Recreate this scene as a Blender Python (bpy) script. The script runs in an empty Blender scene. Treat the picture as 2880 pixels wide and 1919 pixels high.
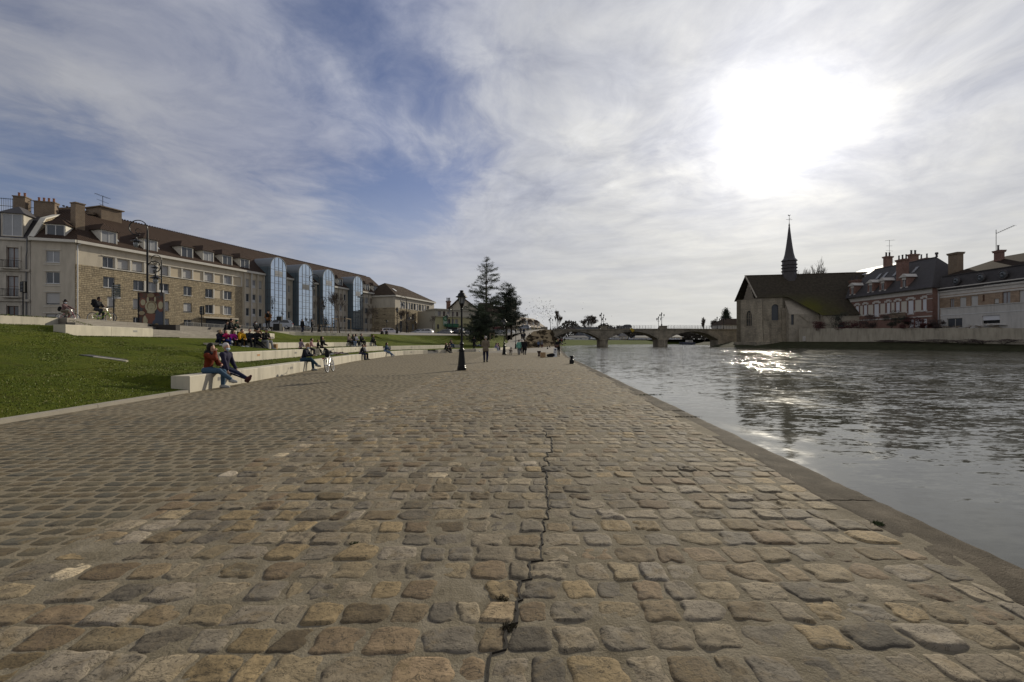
import bpy, math, random
import numpy as np
from mathutils import Vector, Matrix
R = math.radians
rnd = random.Random(7)
rng = np.random.default_rng(11)
scene = bpy.context.scene
COL = scene.collection
FPX, CX, HY, CAMZ = 1280.0, 1440.0, 962.0, 1.45     # focal length in photo pixels, centre column, horizon row, eye height
WATER = -0.15
def W(px, py, Y):                                     # point of the place seen at a photo pixel, at a given distance
    return ((px-CX)/FPX*Y, Y, CAMZ-(py-HY)/FPX*Y)
def WX(px, Y): return (px-CX)/FPX*Y
def WZ(py, Y): return CAMZ-(py-HY)/FPX*Y

# ---------------------------------------------------------------- materials
MATS = {}
class NT:
    def __init__(s, name):
        s.m = bpy.data.materials.new(name); s.m.use_nodes = True
        s.t = s.m.node_tree; s.b = s.t.nodes['Principled BSDF']; s.o = s.t.nodes['Material Output']
    def n(s, typ, **kw):
        nd = s.t.nodes.new(typ)
        for k, v in kw.items():
            if k in nd.inputs: nd.inputs[k].default_value = v
            else: setattr(nd, k, v)
        return nd
    def l(s, a, b): s.t.links.new(a, b)
    def mix(s, fac, a, b, mode='MIX'):
        nd = s.t.nodes.new('ShaderNodeMix'); nd.data_type = 'RGBA'; nd.blend_type = mode
        for i, v in ((0, fac), (6, a), (7, b)):
            if isinstance(v, (int, float, tuple, list)):
                nd.inputs[i].default_value = v if i == 0 else (*v[:3], 1)
            else: s.l(v, nd.inputs[i])
        return nd.outputs[2]
    def math(s, op, a, b=None, c=None, clamp=False):
        nd = s.t.nodes.new('ShaderNodeMath'); nd.operation = op; nd.use_clamp = clamp
        for i, v in enumerate((a, b, c)):
            if v is None: continue
            if isinstance(v, (int, float)): nd.inputs[i].default_value = v
            else: s.l(v, nd.inputs[i])
        return nd.outputs[0]
    def ramp(s, fac, stops):
        nd = s.t.nodes.new('ShaderNodeValToRGB')
        el = nd.color_ramp.elements
        while len(el) < len(stops): el.new(0.5)
        for e, (p, c) in zip(el, stops): e.position = p; e.color = (*c, 1) if len(c) == 3 else c
        s.l(fac, nd.inputs[0]); return nd.outputs[0]
    def coord(s, scale=(1, 1, 1), rot=(0, 0, 0), kind='Object'):
        tc = s.t.nodes.new('ShaderNodeTexCoord'); mp = s.t.nodes.new('ShaderNodeMapping')
        mp.inputs['Scale'].default_value = scale; mp.inputs['Rotation'].default_value = rot
        s.l(tc.outputs[kind], mp.inputs[0]); return mp.outputs[0]
    def noise(s, vec, scale, detail=4, rough=.55, dist=0):
        nd = s.n('ShaderNodeTexNoise'); nd.inputs['Scale'].default_value = scale
        nd.inputs['Detail'].default_value = detail; nd.inputs['Roughness'].default_value = rough
        nd.inputs['Distortion'].default_value = dist
        if vec is not None: s.l(vec, nd.inputs['Vector'])
        return nd.outputs['Fac']
    def bump(s, h, strength=.3, dist=.02, normal=None):
        nd = s.n('ShaderNodeBump'); nd.inputs['Strength'].default_value = strength
        nd.inputs['Distance'].default_value = dist; s.l(h, nd.inputs['Height'])
        if normal is not None: s.l(normal, nd.inputs['Normal'])
        return nd.outputs[0]
    def done(s, color=None, rough=None, normal=None, metal=None, spec=None):
        for k, v in (('Base Color', color), ('Roughness', rough), ('Normal', normal), ('Metallic', metal), ('Specular IOR Level', spec)):
            if v is None: continue
            if isinstance(v, (int, float)): s.b.inputs[k].default_value = v
            elif isinstance(v, (tuple, list)): s.b.inputs[k].default_value = (*v[:3], 1)
            else: s.l(v, s.b.inputs[k])
        return s.m
def mat(name, col, rough=.7, var=.2, scale=2.5, bump=0, bscale=25, metal=0, spec=.4, stain=0, streak=False):
    """plain material with a little tone variation; stain adds broad weathering, streak runs it down the wall"""
    if name in MATS: return MATS[name]
    g = NT(name); v = g.coord()
    n1 = g.noise(v, scale, 5)
    lo = tuple(c*(1-var) for c in col); hi = tuple(min(1, c*(1+var)) for c in col)
    c = g.mix(n1, lo, hi)
    if stain:
        vv = g.coord((1, 1, .18)) if streak else v
        n2 = g.noise(vv, .9 if not streak else 1.6, 6, .65)
        f = g.ramp(n2, [(.45, (0, 0, 0)), (.75, (1, 1, 1))])
        c = g.mix(g.math('MULTIPLY', f, stain), c, tuple(x*.45 for x in col))
    nrm = None
    if bump: nrm = g.bump(g.noise(v, bscale, 4), bump, .02)
    MATS[name] = g.done(c, rough, nrm, metal, spec); return MATS[name]

# ---------------------------------------------------------------- mesh building
ORG = {}
class MB:
    """collects shapes; xf=(ox,oy,oz,angle) places them in the world"""
    def __init__(s, xf=None): s.v = []; s.f = []; s.m = []; s.mi = 0; s.xf = xf
    def add(s, vs, fs, mi=None):
        o = len(s.v)
        if s.xf:
            ox, oy, oz, a = s.xf; c, n = math.cos(a), math.sin(a)
            vs = [(ox+x*c-y*n, oy+x*n+y*c, oz+z) for x, y, z in vs]
        s.v += [tuple(map(float, v)) for v in vs]
        s.f += [tuple(i+o for i in f) for f in fs]
        s.m += [s.mi if mi is None else mi]*len(fs); return s
    def box(s, x0, y0, z0, x1, y1, z1, mi=None):
        return s.hexa([(x0, y0, z0), (x1, y0, z0), (x1, y1, z0), (x0, y1, z0)], [(x0, y0, z1), (x1, y0, z1), (x1, y1, z1), (x0, y1, z1)], mi)
    def hexa(s, b, t, mi=None):
        return s.add(list(b)+list(t), [(3, 2, 1, 0), (4, 5, 6, 7), (0, 1, 5, 4), (1, 2, 6, 5), (2, 3, 7, 6), (3, 0, 4, 7)], mi)
    def cbox(s, c, size, rz=0, tilt=None, mi=None):
        M = Matrix.Rotation(rz, 3, 'Z')
        if tilt: M = M @ Matrix.Rotation(tilt[0], 3, 'X') @ Matrix.Rotation(tilt[1], 3, 'Y')
        vs = []
        for z in (-.5, .5):
            for x, y in ((-.5, -.5), (.5, -.5), (.5, .5), (-.5, .5)):
                p = M @ Vector((x*size[0], y*size[1], z*size[2])); vs.append((c[0]+p.x, c[1]+p.y, c[2]+p.z))
        return s.hexa(vs[:4], vs[4:], mi)
    def bar(s, a, b, w, h=None, mi=None):
        """square bar from a to b"""
        h = h or w; a = Vector(a); b = Vector(b); d = (b-a)
        if d.length < 1e-6: return s
        d.normalize(); up = Vector((0, 0, 1)) if abs(d.z) < .95 else Vector((0, 1, 0))
        x = d.cross(up).normalized(); y = x.cross(d).normalized()
        q = [x*(-w/2)+y*(-h/2), x*(w/2)+y*(-h/2), x*(w/2)+y*(h/2), x*(-w/2)+y*(h/2)]
        return s.hexa([a+k for k in q], [b+k for k in q], mi)
    def quad(s, a, b, c, d, mi=None): return s.add([a, b, c, d], [(0, 1, 2, 3)], mi)
    def tri(s, a, b, c, mi=None): return s.add([a, b, c], [(0, 1, 2)], mi)
    def poly(s, pts, mi=None): return s.add(pts, [tuple(range(len(pts)))], mi)
    def prism(s, pts, vec, mi=None):
        n = len(pts); q = [tuple(p[k]+vec[k] for k in range(3)) for p in pts]
        return s.add(list(pts)+q, [tuple(range(n))[::-1], tuple(range(n, 2*n))]+[(i, (i+1) % n, n+(i+1) % n, n+i) for i in range(n)], mi)
    def tube(s, pts, r, n=8, cap=True, mi=None, closed=False):
        pts = [Vector(p) for p in pts]; m = len(pts)
        rs = [r]*m if isinstance(r, (int, float)) else list(r)
        vs = []; prev = None
        for i, p in enumerate(pts):
            if closed: d = pts[(i+1) % m]-pts[i-1]
            else: d = pts[min(i+1, m-1)]-pts[max(i-1, 0)]
            d.normalize()
            if prev is None:
                up = Vector((0, 0, 1)) if abs(d.z) < .9 else Vector((1, 0, 0)); x = d.cross(up).normalized()
            else:
                x = (prev-d*prev.dot(d)); x = x.normalized() if x.length > 1e-6 else d.orthogonal().normalized()
            prev = x; y = d.cross(x)
            for k in range(n):
                a = 2*math.pi*k/n; vs.append(p+x*(rs[i]*math.cos(a))+y*(rs[i]*math.sin(a)))
        fs = []
        for i in range(m if closed else m-1):
            j = (i+1) % m
            for k in range(n): fs.append((i*n+k, i*n+(k+1) % n, j*n+(k+1) % n, j*n+k))
        if cap and not closed: fs += [tuple(range(n))[::-1], tuple((m-1)*n+k for k in range(n))]
        return s.add(vs, fs, mi)
    def lathe(s, prof, n=16, c=(0, 0, 0), sq=False, mi=None, rot=0):
        vs = []; fs = []; m = len(prof)
        for r, z in prof:
            for k in range(n):
                a = 2*math.pi*(k+.5)/n+rot; vs.append((c[0]+r*math.cos(a), c[1]+r*math.sin(a), c[2]+z))
        for i in range(m-1):
            for k in range(n): fs.append((i*n+k, i*n+(k+1) % n, (i+1)*n+(k+1) % n, (i+1)*n+k))
        fs += [tuple(range(n))[::-1], tuple((m-1)*n+k for k in range(n))]
        return s.add(vs, fs, mi)
    def ball(s, c, r, n=10, m=7, mi=None):
        if isinstance(r, (int, float)): r = (r, r, r)
        vs = [(c[0], c[1], c[2]-r[2])]; fs = []
        for i in range(1, m):
            t = math.pi*i/m-math.pi/2
            for k in range(n):
                a = 2*math.pi*k/n; vs.append((c[0]+r[0]*math.cos(t)*math.cos(a), c[1]+r[1]*math.cos(t)*math.sin(a), c[2]+r[2]*math.sin(t)))
        vs.append((c[0], c[1], c[2]+r[2])); L = len(vs)-1
        for k in range(n): fs.append((0, 1+(k+1) % n, 1+k)); fs.append((L, L-n+k, L-n+(k+1) % n))
        for i in range(m-2):
            for k in range(n): fs.append((1+i*n+k, 1+i*n+(k+1) % n, 1+(i+1)*n+(k+1) % n, 1+(i+1)*n+k))
        return s.add(vs, fs, mi)
    def ring(s, c, rad, r, axis='y', n=24, k=6, mi=None, rz=0, a0=0, a1=2*math.pi):
        pts = []; full = abs(a1-a0-2*math.pi) < 1e-6
        for i in range(n if full else n+1):
            a = a0+(a1-a0)*i/n; u, w = rad*math.cos(a), rad*math.sin(a)
            p = {'y': (u, 0, w), 'x': (0, u, w), 'z': (u, w, 0)}[axis]
            q = (p[0]*math.cos(rz)-p[1]*math.sin(rz), p[0]*math.sin(rz)+p[1]*math.cos(rz), p[2])
            pts.append((c[0]+q[0], c[1]+q[1], c[2]+q[2]))
        return s.tube(pts, r, k, True, mi, full)
    def build(s, name, mats, parent=None, world=True, smooth=False, loc=None):
        me = bpy.data.meshes.new(name)
        org = (0, 0, 0)
        if parent is not None and world: org = ORG.get(parent.as_pointer(), (0, 0, 0))
        elif loc is not None: org = loc
        v = [(x-org[0], y-org[1], z-org[2]) for x, y, z in s.v] if org != (0, 0, 0) else s.v
        me.from_pydata(v, [], s.f)
        for m in (mats if isinstance(mats, (list, tuple)) else [mats]): me.materials.append(m)
        if any(s.m): me.polygons.foreach_set('material_index', s.m)
        if smooth: me.polygons.foreach_set('use_smooth', [True]*len(s.f)); 
        me.update()
        o = bpy.data.objects.new(name, me); COL.objects.link(o)
        if smooth and smooth != 'all': 
            try: me.set_sharp_from_angle(angle=R(40))
            except Exception: pass
        if parent is not None: o.parent = parent
        elif loc is not None: o.location = loc
        ORG[o.as_pointer()] = org
        return o
def thing(name, label, cat, loc=(0, 0, 0), rz=0, group=None):
    o = bpy.data.objects.new(name, None); COL.objects.link(o); o.location = loc; o.rotation_euler = (0, 0, rz)
    o.empty_display_size = .2; ORG[o.as_pointer()] = tuple(loc)
    return tag(o, label, cat, group)
def tag(o, label=None, cat=None, group=None, kind=None):
    if label: o['label'] = label
    if cat: o['category'] = cat
    if group: o['group'] = group
    if kind: o['kind'] = kind
    return o
def dup(root, loc=None, rz=None, label=None, scale=None):
    r = root.copy(); COL.objects.link(r)
    if loc is not None: r.location = loc
    if rz is not None: r.rotation_euler = (0, 0, rz)
    if scale is not None: r.scale = (scale,)*3 if isinstance(scale, (int, float)) else scale
    if label: r['label'] = label
    for ch in list(root.children):
        c = ch.copy(); COL.objects.link(c); c.parent = r
        for g in list(ch.children):
            d = g.copy(); COL.objects.link(d); d.parent = c
    return r
def raw_mesh(name, V, F, mats, color=None, smooth=False, mi=None, kind=None, parent=None):
    """V (n,3) array, F (m,4) or (m,3) array"""
    me = bpy.data.meshes.new(name); V = np.asarray(V, np.float32); F = np.asarray(F, np.int32)
    me.vertices.add(len(V)); me.vertices.foreach_set('co', V.ravel())
    k = F.shape[1]; me.loops.add(F.size); me.loops.foreach_set('vertex_index', F.ravel())
    me.polygons.add(len(F)); me.polygons.foreach_set('loop_start', np.arange(0, F.size, k, dtype=np.int32))
    try: me.polygons.foreach_set('loop_total', np.full(len(F), k, np.int32))
    except Exception: pass
    for m in (mats if isinstance(mats, (list, tuple)) else [mats]): me.materials.append(m)
    if mi is not None: me.polygons.foreach_set('material_index', np.asarray(mi, np.int32))
    if smooth: me.polygons.foreach_set('use_smooth', np.ones(len(F), bool))
    me.update(calc_edges=True)
    if color is not None:
        a = me.color_attributes.new('Col', 'FLOAT_COLOR', 'POINT')
        c = np.ones((len(V), 4), np.float32); c[:, :3] = color; a.data.foreach_set('color', c.ravel())
    o = bpy.data.objects.new(name, me); COL.objects.link(o)
    if kind: o['kind'] = kind
    if parent is not None: o.parent = parent
    return o
def vnoise(x, y, seed=0, f=1.0):
    """smooth value noise on arrays"""
    x = np.asarray(x)*f; y = np.asarray(y)*f
    xi = np.floor(x); yi = np.floor(y); a = x-xi; b = y-yi; a = a*a*(3-2*a); b = b*b*(3-2*b)
    def h(i, j):
        t = np.sin(i*127.1+j*311.7+seed*74.7)*43758.5453; return t-np.floor(t)
    return (h(xi, yi)*(1-a)+h(xi+1, yi)*a)*(1-b)+(h(xi, yi+1)*(1-a)+h(xi+1, yi+1)*a)*b

def text_mesh(name, body, size, matl, align='LEFT', extrude=.008):
    """lettering as a real mesh"""
    f = bpy.data.curves.new(name+'_c', 'FONT'); f.body = body; f.size = size; f.extrude = extrude; f.align_x = align
    t = bpy.data.objects.new(name+'_c', f); COL.objects.link(t)
    me = bpy.data.meshes.new_from_object(t.evaluated_get(bpy.context.evaluated_depsgraph_get())); bpy.data.objects.remove(t)
    me.materials.clear(); me.materials.append(matl); o = bpy.data.objects.new(name, me); COL.objects.link(o); return o
# ---------------------------------------------------------------- camera, sun, sky
cam = bpy.data.cameras.new('camera'); camo = bpy.data.objects.new('camera', cam); COL.objects.link(camo)
camo.location = (0, 0, CAMZ); camo.rotation_euler = (R(90), 0, 0)
cam.sensor_width = 36; cam.lens = 36*FPX/2880; cam.shift_y = (HY-959.5)/2880; cam.clip_end = 6000; cam.clip_start = .05
scene.camera = camo
SUN = Vector(((2195-CX)/FPX, 1, (HY-350)/FPX)).normalized()
SUN_EL = math.asin(SUN.z); SUN_AZ = math.atan2(SUN.x, SUN.y)
sun = bpy.data.lights.new('sun', 'SUN'); sun.energy = 4.0; sun.angle = R(.6); sun.color = (1, .91, .74)
suno = bpy.data.objects.new('sun', sun); COL.objects.link(suno); suno.location = (60, 90, 60)
suno.rotation_euler = (-SUN).to_track_quat('-Z', 'Y').to_euler()
scene.view_settings.view_transform = 'Standard'; scene.view_settings.look = 'None'
scene.view_settings.exposure = 0; scene.view_settings.gamma = 1
try:
    scene.cycles.use_denoising = True; scene.cycles.denoiser = 'OPENIMAGEDENOISE'
    scene.cycles.sample_clamp_indirect = 6; scene.cycles.sample_clamp_direct = 0
    scene.cycles.max_bounces = 6; scene.cycles.transparent_max_bounces = 6; scene.cycles.caustics_reflective = False
except Exception: pass

world = bpy.data.worlds.new('World'); scene.world = world; world.use_nodes = True
class WT(NT):
    def __init__(s): s.t = world.node_tree
g = WT()
bg = g.t.nodes['Background']; bg.inputs['Strength'].default_value = .1
sky = g.n('ShaderNodeTexSky'); sky.sky_type = 'NISHITA'; sky.sun_disc = False
sky.sun_elevation = SUN_EL; sky.sun_rotation = SUN_AZ; sky.air_density = 1.0; sky.dust_density = .6; sky.ozone_density = 2.5
tc = g.n('ShaderNodeTexCoord'); D = tc.outputs['Generated']
nrm = g.n('ShaderNodeVectorMath', operation='NORMALIZE'); g.l(D, nrm.inputs[0]); D = nrm.outputs[0]
sx = g.n('ShaderNodeSeparateXYZ'); g.l(D, sx.inputs[0])
dx, dy, dz = sx.outputs
den = g.math('ADD', g.math('MAXIMUM', dz, 0.0), .12)
u = g.math('DIVIDE', dx, den); v = g.math('DIVIDE', dy, den)
def vec(a, b, c=0.0):
    n = g.n('ShaderNodeCombineXYZ')
    for i, q in enumerate((a, b, c)):
        if isinstance(q, (int, float)): n.inputs[i].default_value = q
        else: g.l(q, n.inputs[i])
    return n.outputs[0]
# high cloud: streaks that fan out from a far point, layered bands low down; a broad noise bends them
wv = vec(u, v)
wn = g.n('ShaderNodeTexNoise'); wn.inputs['Scale'].default_value = .6; wn.inputs['Detail'].default_value = 4; g.l(wv, wn.inputs['Vector'])
ws = g.n('ShaderNodeSeparateXYZ'); g.l(wn.outputs['Color'], ws.inputs[0])
wu = g.math('SUBTRACT', ws.outputs[0], .5); ww = g.math('SUBTRACT', ws.outputs[1], .5)
u2 = g.math('ADD', u, g.math('MULTIPLY', wu, .9)); v2 = g.math('ADD', v, g.math('MULTIPLY', ww, .9))
du = g.math('ADD', u2, .25); dv = g.math('SUBTRACT', 3.5, v2)
phi = g.math('ARCTAN2', du, dv); rho = g.math('SQRT', g.math('ADD', g.math('MULTIPLY', du, du), g.math('MULTIPLY', dv, dv)))
az = g.math('ARCTAN2', dx, dy)
lowf = g.ramp(dz, [(.15, (1,)*3), (.30, (0,)*3)])
def lin(a, b): return g.math('ADD', g.math('MULTIPLY', u2, a), g.math('MULTIPLY', v2, b))
fan = g.noise(vec(g.math('MULTIPLY', phi, 4.0), g.math('MULTIPLY', rho, 1.15)), 1.0, 9, .58, .5)
fan2 = g.noise(vec(g.math('MULTIPLY', phi, 9.0), g.math('MULTIPLY', rho, 4.2), 5.0), 1.0, 8, .64, .4)
band = g.noise(vec(g.math('ADD', g.math('MULTIPLY', az, 2.4), g.math('MULTIPLY', wu, .8)), g.math('ADD', g.math('MULTIPLY', dz, 17.0), g.math('MULTIPLY', az, .9)), 2.0), 1.0, 8, .60, .4)
band2 = g.noise(vec(g.math('MULTIPLY', az, 6.0), g.math('MULTIPLY', dz, 46.0), 7.0), 1.0, 6, .62, .5)
def mx(f, a, b): return g.math('ADD', g.math('MULTIPLY', a, g.math('SUBTRACT', 1.0, f)), g.math('MULTIPLY', b, f))
n_streak = mx(lowf, fan, band); n_fine = mx(lowf, fan2, band2)
n_mid = g.noise(vec(lin(1.5, .5), lin(-.5, 1.5), 13.0), 1.5, 8, .60, .35)
n_big = g.noise(vec(lin(.75, .2), lin(-.2, .6), 4.0), .9, 6, .58, .5)
def blob(px, py, k, w):
    c = Vector(((px-CX)/FPX, 1, (HY-py)/FPX)).normalized()
    d = g.n('ShaderNodeVectorMath', operation='DOT_PRODUCT'); g.l(D, d.inputs[0]); d.inputs[1].default_value = c
    e = g.math('EXPONENT', g.math('MULTIPLY', g.math('SUBTRACT', d.outputs['Value'], 1.0), k))
    return g.math('MULTIPLY', e, w)
acc = None
# clear (negative) and clouded (positive) parts of the sky
for b in ((1010, 150, 40, -.24), (1230, 260, 90, -.16), (820, 40, 40, -.16), (1340, 330, 120, -.12), (1130, 560, 170, -.40), (1330, 500, 300, -.18), (930, 575, 300, -.26), (1120, 390, 260, .14), (1230, 640, 300, -.12), (40, 500, 120, -.26), (260, 540, 260, -.16), (980, 690, 500, -.20), (720, 640, 400, -.14),
          (420, 300, 14, .08), (700, 330, 60, .10), (960, 470, 300, .16), (1420, 590, 300, .16), (1640, 420, 30, .10), (2200, 350, 3.0, .30), (1750, 820, 26, .16), (2700, 150, 8, .10)):
    q = blob(*b); acc = q if acc is None else g.math('ADD', acc, q)
base = g.math('ADD', g.math('ADD', g.math('SUBTRACT', g.math('MULTIPLY', n_streak, .86), .20), g.math('MULTIPLY', n_mid, .40)), g.math('ADD', g.math('MULTIPLY', n_big, .40), g.math('MULTIPLY', n_fine, .52)))
dens = g.math('ADD', g.math('ADD', base, acc), -.035)
cover = g.ramp(dens, [(.54, (.10,)*3), (.70, (.38,)*3), (.86, (.80,)*3), (1.0, (.97,)*3)])
# light of the cloud: brighter towards the sun, which stands behind it
sd = g.n('ShaderNodeVectorMath', operation='DOT_PRODUCT'); g.l(D, sd.inputs[0]); sd.inputs[1].default_value = SUN
ang = g.math('ARCCOSINE', g.math('MINIMUM', sd.outputs['Value'], 1.0))
def fall(w, k): return g.math('MULTIPLY', g.math('EXPONENT', g.math('MULTIPLY', ang, -1.0/w)), k)
wob = g.math('ADD', g.math('MULTIPLY', n_fine, 1.0), .5)
glow = g.math('ADD', g.math('MULTIPLY', fall(.047, 20.0), g.math('ADD', g.math('MULTIPLY', n_mid, 1.3), .3)), g.math('MULTIPLY', fall(.40, 7.0), wob))
cl = g.math('ADD', glow, g.math('ADD', 3.25, g.math('MULTIPLY', g.math('MULTIPLY', g.math('SUBTRACT', ang, 1.25), 1.2, clamp=True), 3.2)))  # unseen cloud opposite the sun gets extra brightness, as fill for shaded facades
shade = g.math('ADD', g.math('ADD', g.math('MULTIPLY', n_streak, .40), g.math('MULTIPLY', n_mid, .75)), g.math('ADD', g.math('MULTIPLY', n_fine, .30), .28))
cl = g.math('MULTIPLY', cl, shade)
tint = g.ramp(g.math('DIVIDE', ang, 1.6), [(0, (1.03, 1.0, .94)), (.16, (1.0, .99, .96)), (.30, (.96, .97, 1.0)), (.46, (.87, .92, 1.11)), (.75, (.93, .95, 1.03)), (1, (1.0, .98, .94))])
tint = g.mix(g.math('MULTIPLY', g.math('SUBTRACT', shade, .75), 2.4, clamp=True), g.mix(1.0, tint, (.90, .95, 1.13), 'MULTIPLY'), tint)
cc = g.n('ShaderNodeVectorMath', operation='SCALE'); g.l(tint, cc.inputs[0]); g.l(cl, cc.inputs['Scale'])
skyc = g.n('ShaderNodeVectorMath', operation='MULTIPLY'); g.l(sky.outputs[0], skyc.inputs[0]); skyc.inputs[1].default_value = (.72, .64, .72)
hz = g.ramp(dz, [(0, (1,)*3), (.12, (.72,)*3), (.32, (0,)*3)])          # low sky goes milky
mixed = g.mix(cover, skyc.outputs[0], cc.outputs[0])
milky = g.n('ShaderNodeVectorMath', operation='SCALE'); milky.inputs[0].default_value = (1.0, .985, .915)
g.l(g.math('ADD', g.math('MULTIPLY', glow, .40), 5.9), milky.inputs['Scale'])
side = g.math('SUBTRACT', 1.35, g.math('MULTIPLY', ang, 1.1), clamp=True)
out = g.mix(g.math('MULTIPLY', g.math('MULTIPLY', hz, side), g.math('ADD', g.math('MULTIPLY', n_streak, 1.2), .32)), mixed, milky.outputs[0])
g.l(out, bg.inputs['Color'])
# ---------------------------------------------------------------- lines of the left bank (x as a function of distance y)
def line(ys, xs):
    return lambda y: np.interp(y, ys, xs)
B1 = line([-12, 8, 13, 18, 26, 33.7, 40.6, 45, 50, 55, 58, 63, 66, 72.8, 85, 97, 112], [-8.8, -9.0, -9.2, -9.64, -10.7, -11.8, -12.15, -12.4, -12.0, -10.8, -9.5, -7.4, -5.3, -2.7, -1.5, -.4, .6])
B2 = line([-12, 10, 21.3, 32.8, 45, 53, 58.5, 70, 82, 90, 97, 112], [-12.8, -12.8, -13.2, -14.3, -15.2, -14.9, -13.6, -10.9, -9, -6, -3, -.3])
B3 = line([-12, 10, 22, 28, 31, 45.7, 54.5, 65, 75, 85, 92, 100, 112], [-17.3, -17.3, -17.8, -18.6, -16.4, -17.8, -16.3, -15.5, -14.8, -13, -8, -4.2, -.8])
T4 = line([-12, 15, 20.9, 27, 33, 37, 42, 46, 57, 70, 85, 92, 105, 112], [-20, -20.3, -20.5, -21.4, -22.6, -23.2, -23.2, -24, -23.5, -19.5, -16.5, -9, -3.9, -1.2])
TR = line([-12, 10, 23.5, 29, 33, 38, 42, 46, 54, 57, 63, 70, 85, 92, 105, 112], [-23.3, -23.3, -23.4, -24.6, -25.5, -26, -25.6, -25.8, -28.3, -27.6, -24.6, -21.3, -19.3, -9.9, -4.4, -1.7])
QE = line([-20, 0, 5.5, 43.7, 80, 116, 130, 157, 180], [2.15, 3.12, 3.44, 5.45, 8.6, 12.4, 14.2, 16.0, 18.5])       # quay edge
SB = lambda y: -3.15+0*np.asarray(y)                                                           # seam between old cobbles and setts
def on(y, a, b): return 1.0 if a <= y <= b else 0.0
def plaza_z(x, y):
    d = max(0.0, float(TR(min(max(y, -12), 112)))-x)
    return 2.7+min(1, max(0, d-3)/22)*.8+ (max(0, y-85)/27*.35 if y > 85 else 0)

# ---------------------------------------------------------------- ground materials
def stone_mat(name, bstr):
    g = NT(name)
    at = g.n('ShaderNodeAttribute'); at.attribute_name = 'Col'
    v = g.coord()
    n1 = g.noise(v, 9, 6, .62); n2 = g.noise(v, 45, 5, .6); n3 = g.noise(v, 1.1, 3)
    c = g.mix(.55, at.outputs['Color'], g.ramp(n1, [(.28, (.30, .28, .25)), (.5, (.62, .60, .56)), (.72, (1.0, .97, .9))]), 'MULTIPLY')
    n4 = g.noise(g.coord((1, 1, 1), (0, 0, .6)), 5.5, 5, .6, .8)
    c = g.mix(g.ramp(n4, [(.52, (0,)*3), (.68, (.65,)*3)]), c, (.185, .135, .070))
    c = g.mix(g.ramp(n4, [(.28, (.6,)*3), (.42, (0,)*3)]), c, (.085, .075, .06))
    c = g.mix(g.ramp(g.noise(v, 2.3, 6, .7, .3), [(.66, (0,)*3), (.74, (.5,)*3)]), c, (.36, .33, .28))
    ln = g.noise(g.coord((1, 2.2, 1), (0, 0, .5)), 6.5, 5, .62, 1.6)
    c = g.mix(g.ramp(ln, [(.480, (0,)*3), (.497, (.85,)*3), (.503, (.85,)*3), (.52, (0,)*3)]), c, (.035, .03, .022))
    c = g.mix(g.ramp(n2, [(.30, (.75,)*3), (.42, (0,)*3)]), c, (.03, .028, .024))
    c = g.mix(g.math('MULTIPLY', n3, .35), c, (.10, .082, .058))
    h = g.math('ADD', g.math('MULTIPLY', n1, .7), g.math('MULTIPLY', n2, .5))
    g.done(c, .8, g.bump(h, bstr, .015), 0, .1)
    return g.m
M_COB = stone_mat('old_cobble', .75); M_SETT = stone_mat('sett_stone', .4)
def mortar():
    g = NT('mortar'); v = g.coord()
    n1 = g.noise(v, 3.5, 6, .65); n2 = g.noise(v, 70, 4, .7); n3 = g.noise(v, 24, 5, .7)
    c = g.ramp(n1, [(.3, (.115, .096, .064)), (.5, (.175, .149, .104)), (.72, (.235, .204, .150))])
    c = g.mix(g.ramp(n2, [(.58, (0,)*3), (.72, (.55,)*3)]), c, (.30, .27, .22))
    c = g.mix(g.ramp(n3, [(.28, (.7,)*3), (.40, (0,)*3)]), c, (.035, .03, .022))
    return g.done(c, .9, g.bump(g.math('ADD', g.math('MULTIPLY', n3, 1.0), g.math('MULTIPLY', n2, .6)), .9, .012), 0, .08)
M_MORT = mortar()
def far_paving(name, sx_, sy_, c0, c1, j):
    g = NT(name); v = g.coord()
    b = g.n('ShaderNodeTexBrick'); g.l(v, b.inputs['Vector'])
    b.inputs['Scale'].default_value = 1; b.inputs['Brick Width'].default_value = sx_; b.inputs['Row Height'].default_value = sy_
    b.inputs['Mortar Size'].default_value = .018; b.inputs['Color1'].default_value = (*c0, 1); b.inputs['Color2'].default_value = (*c1, 1); b.inputs['Mortar'].default_value = (*j, 1)
    n = g.noise(v, 1.3, 5); c = g.mix(.5, b.outputs['Color'], g.ramp(n, [(.3, (.55,)*3), (.7, (1.1,)*3)]), 'MULTIPLY')
    return g.done(c, .75, g.bump(b.outputs['Fac'], -.5, .02), 0, .35)
M_FARC = far_paving('far_cobble', .24, .235, (.17, .145, .11), (.12, .10, .078), (.12, .105, .08))
M_FARS = far_paving('far_sett', .2, .166, (.125, .115, .10), (.095, .088, .078), (.10, .085, .065))
M_DIRT = mat('quay_ground', (.13, .115, .09), .9, .25, 2, .5, 40)
M_CONC = mat('pale_concrete', (.455, .415, .325), .8, .16, 1.6, .15, 60, stain=.75, streak=True)
M_CONCD = mat('step_stone', (.235, .22, .195), .8, .16, 3, .15, 40, stain=.5)
M_KERB = mat('kerb_stone', (.24, .215, .17), .8, .2, 4, .3, 40)
M_DARK = mat('dark_soil', (.02, .016, .011), .95, .3, 20)
M_ASPH = mat('asphalt', (.06, .058, .055), .9, .2, 2, .3, 60)
M_PLAZA = mat('plaza_paving', (.20, .18, .15), .85, .15, .8, .2, 8)

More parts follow.
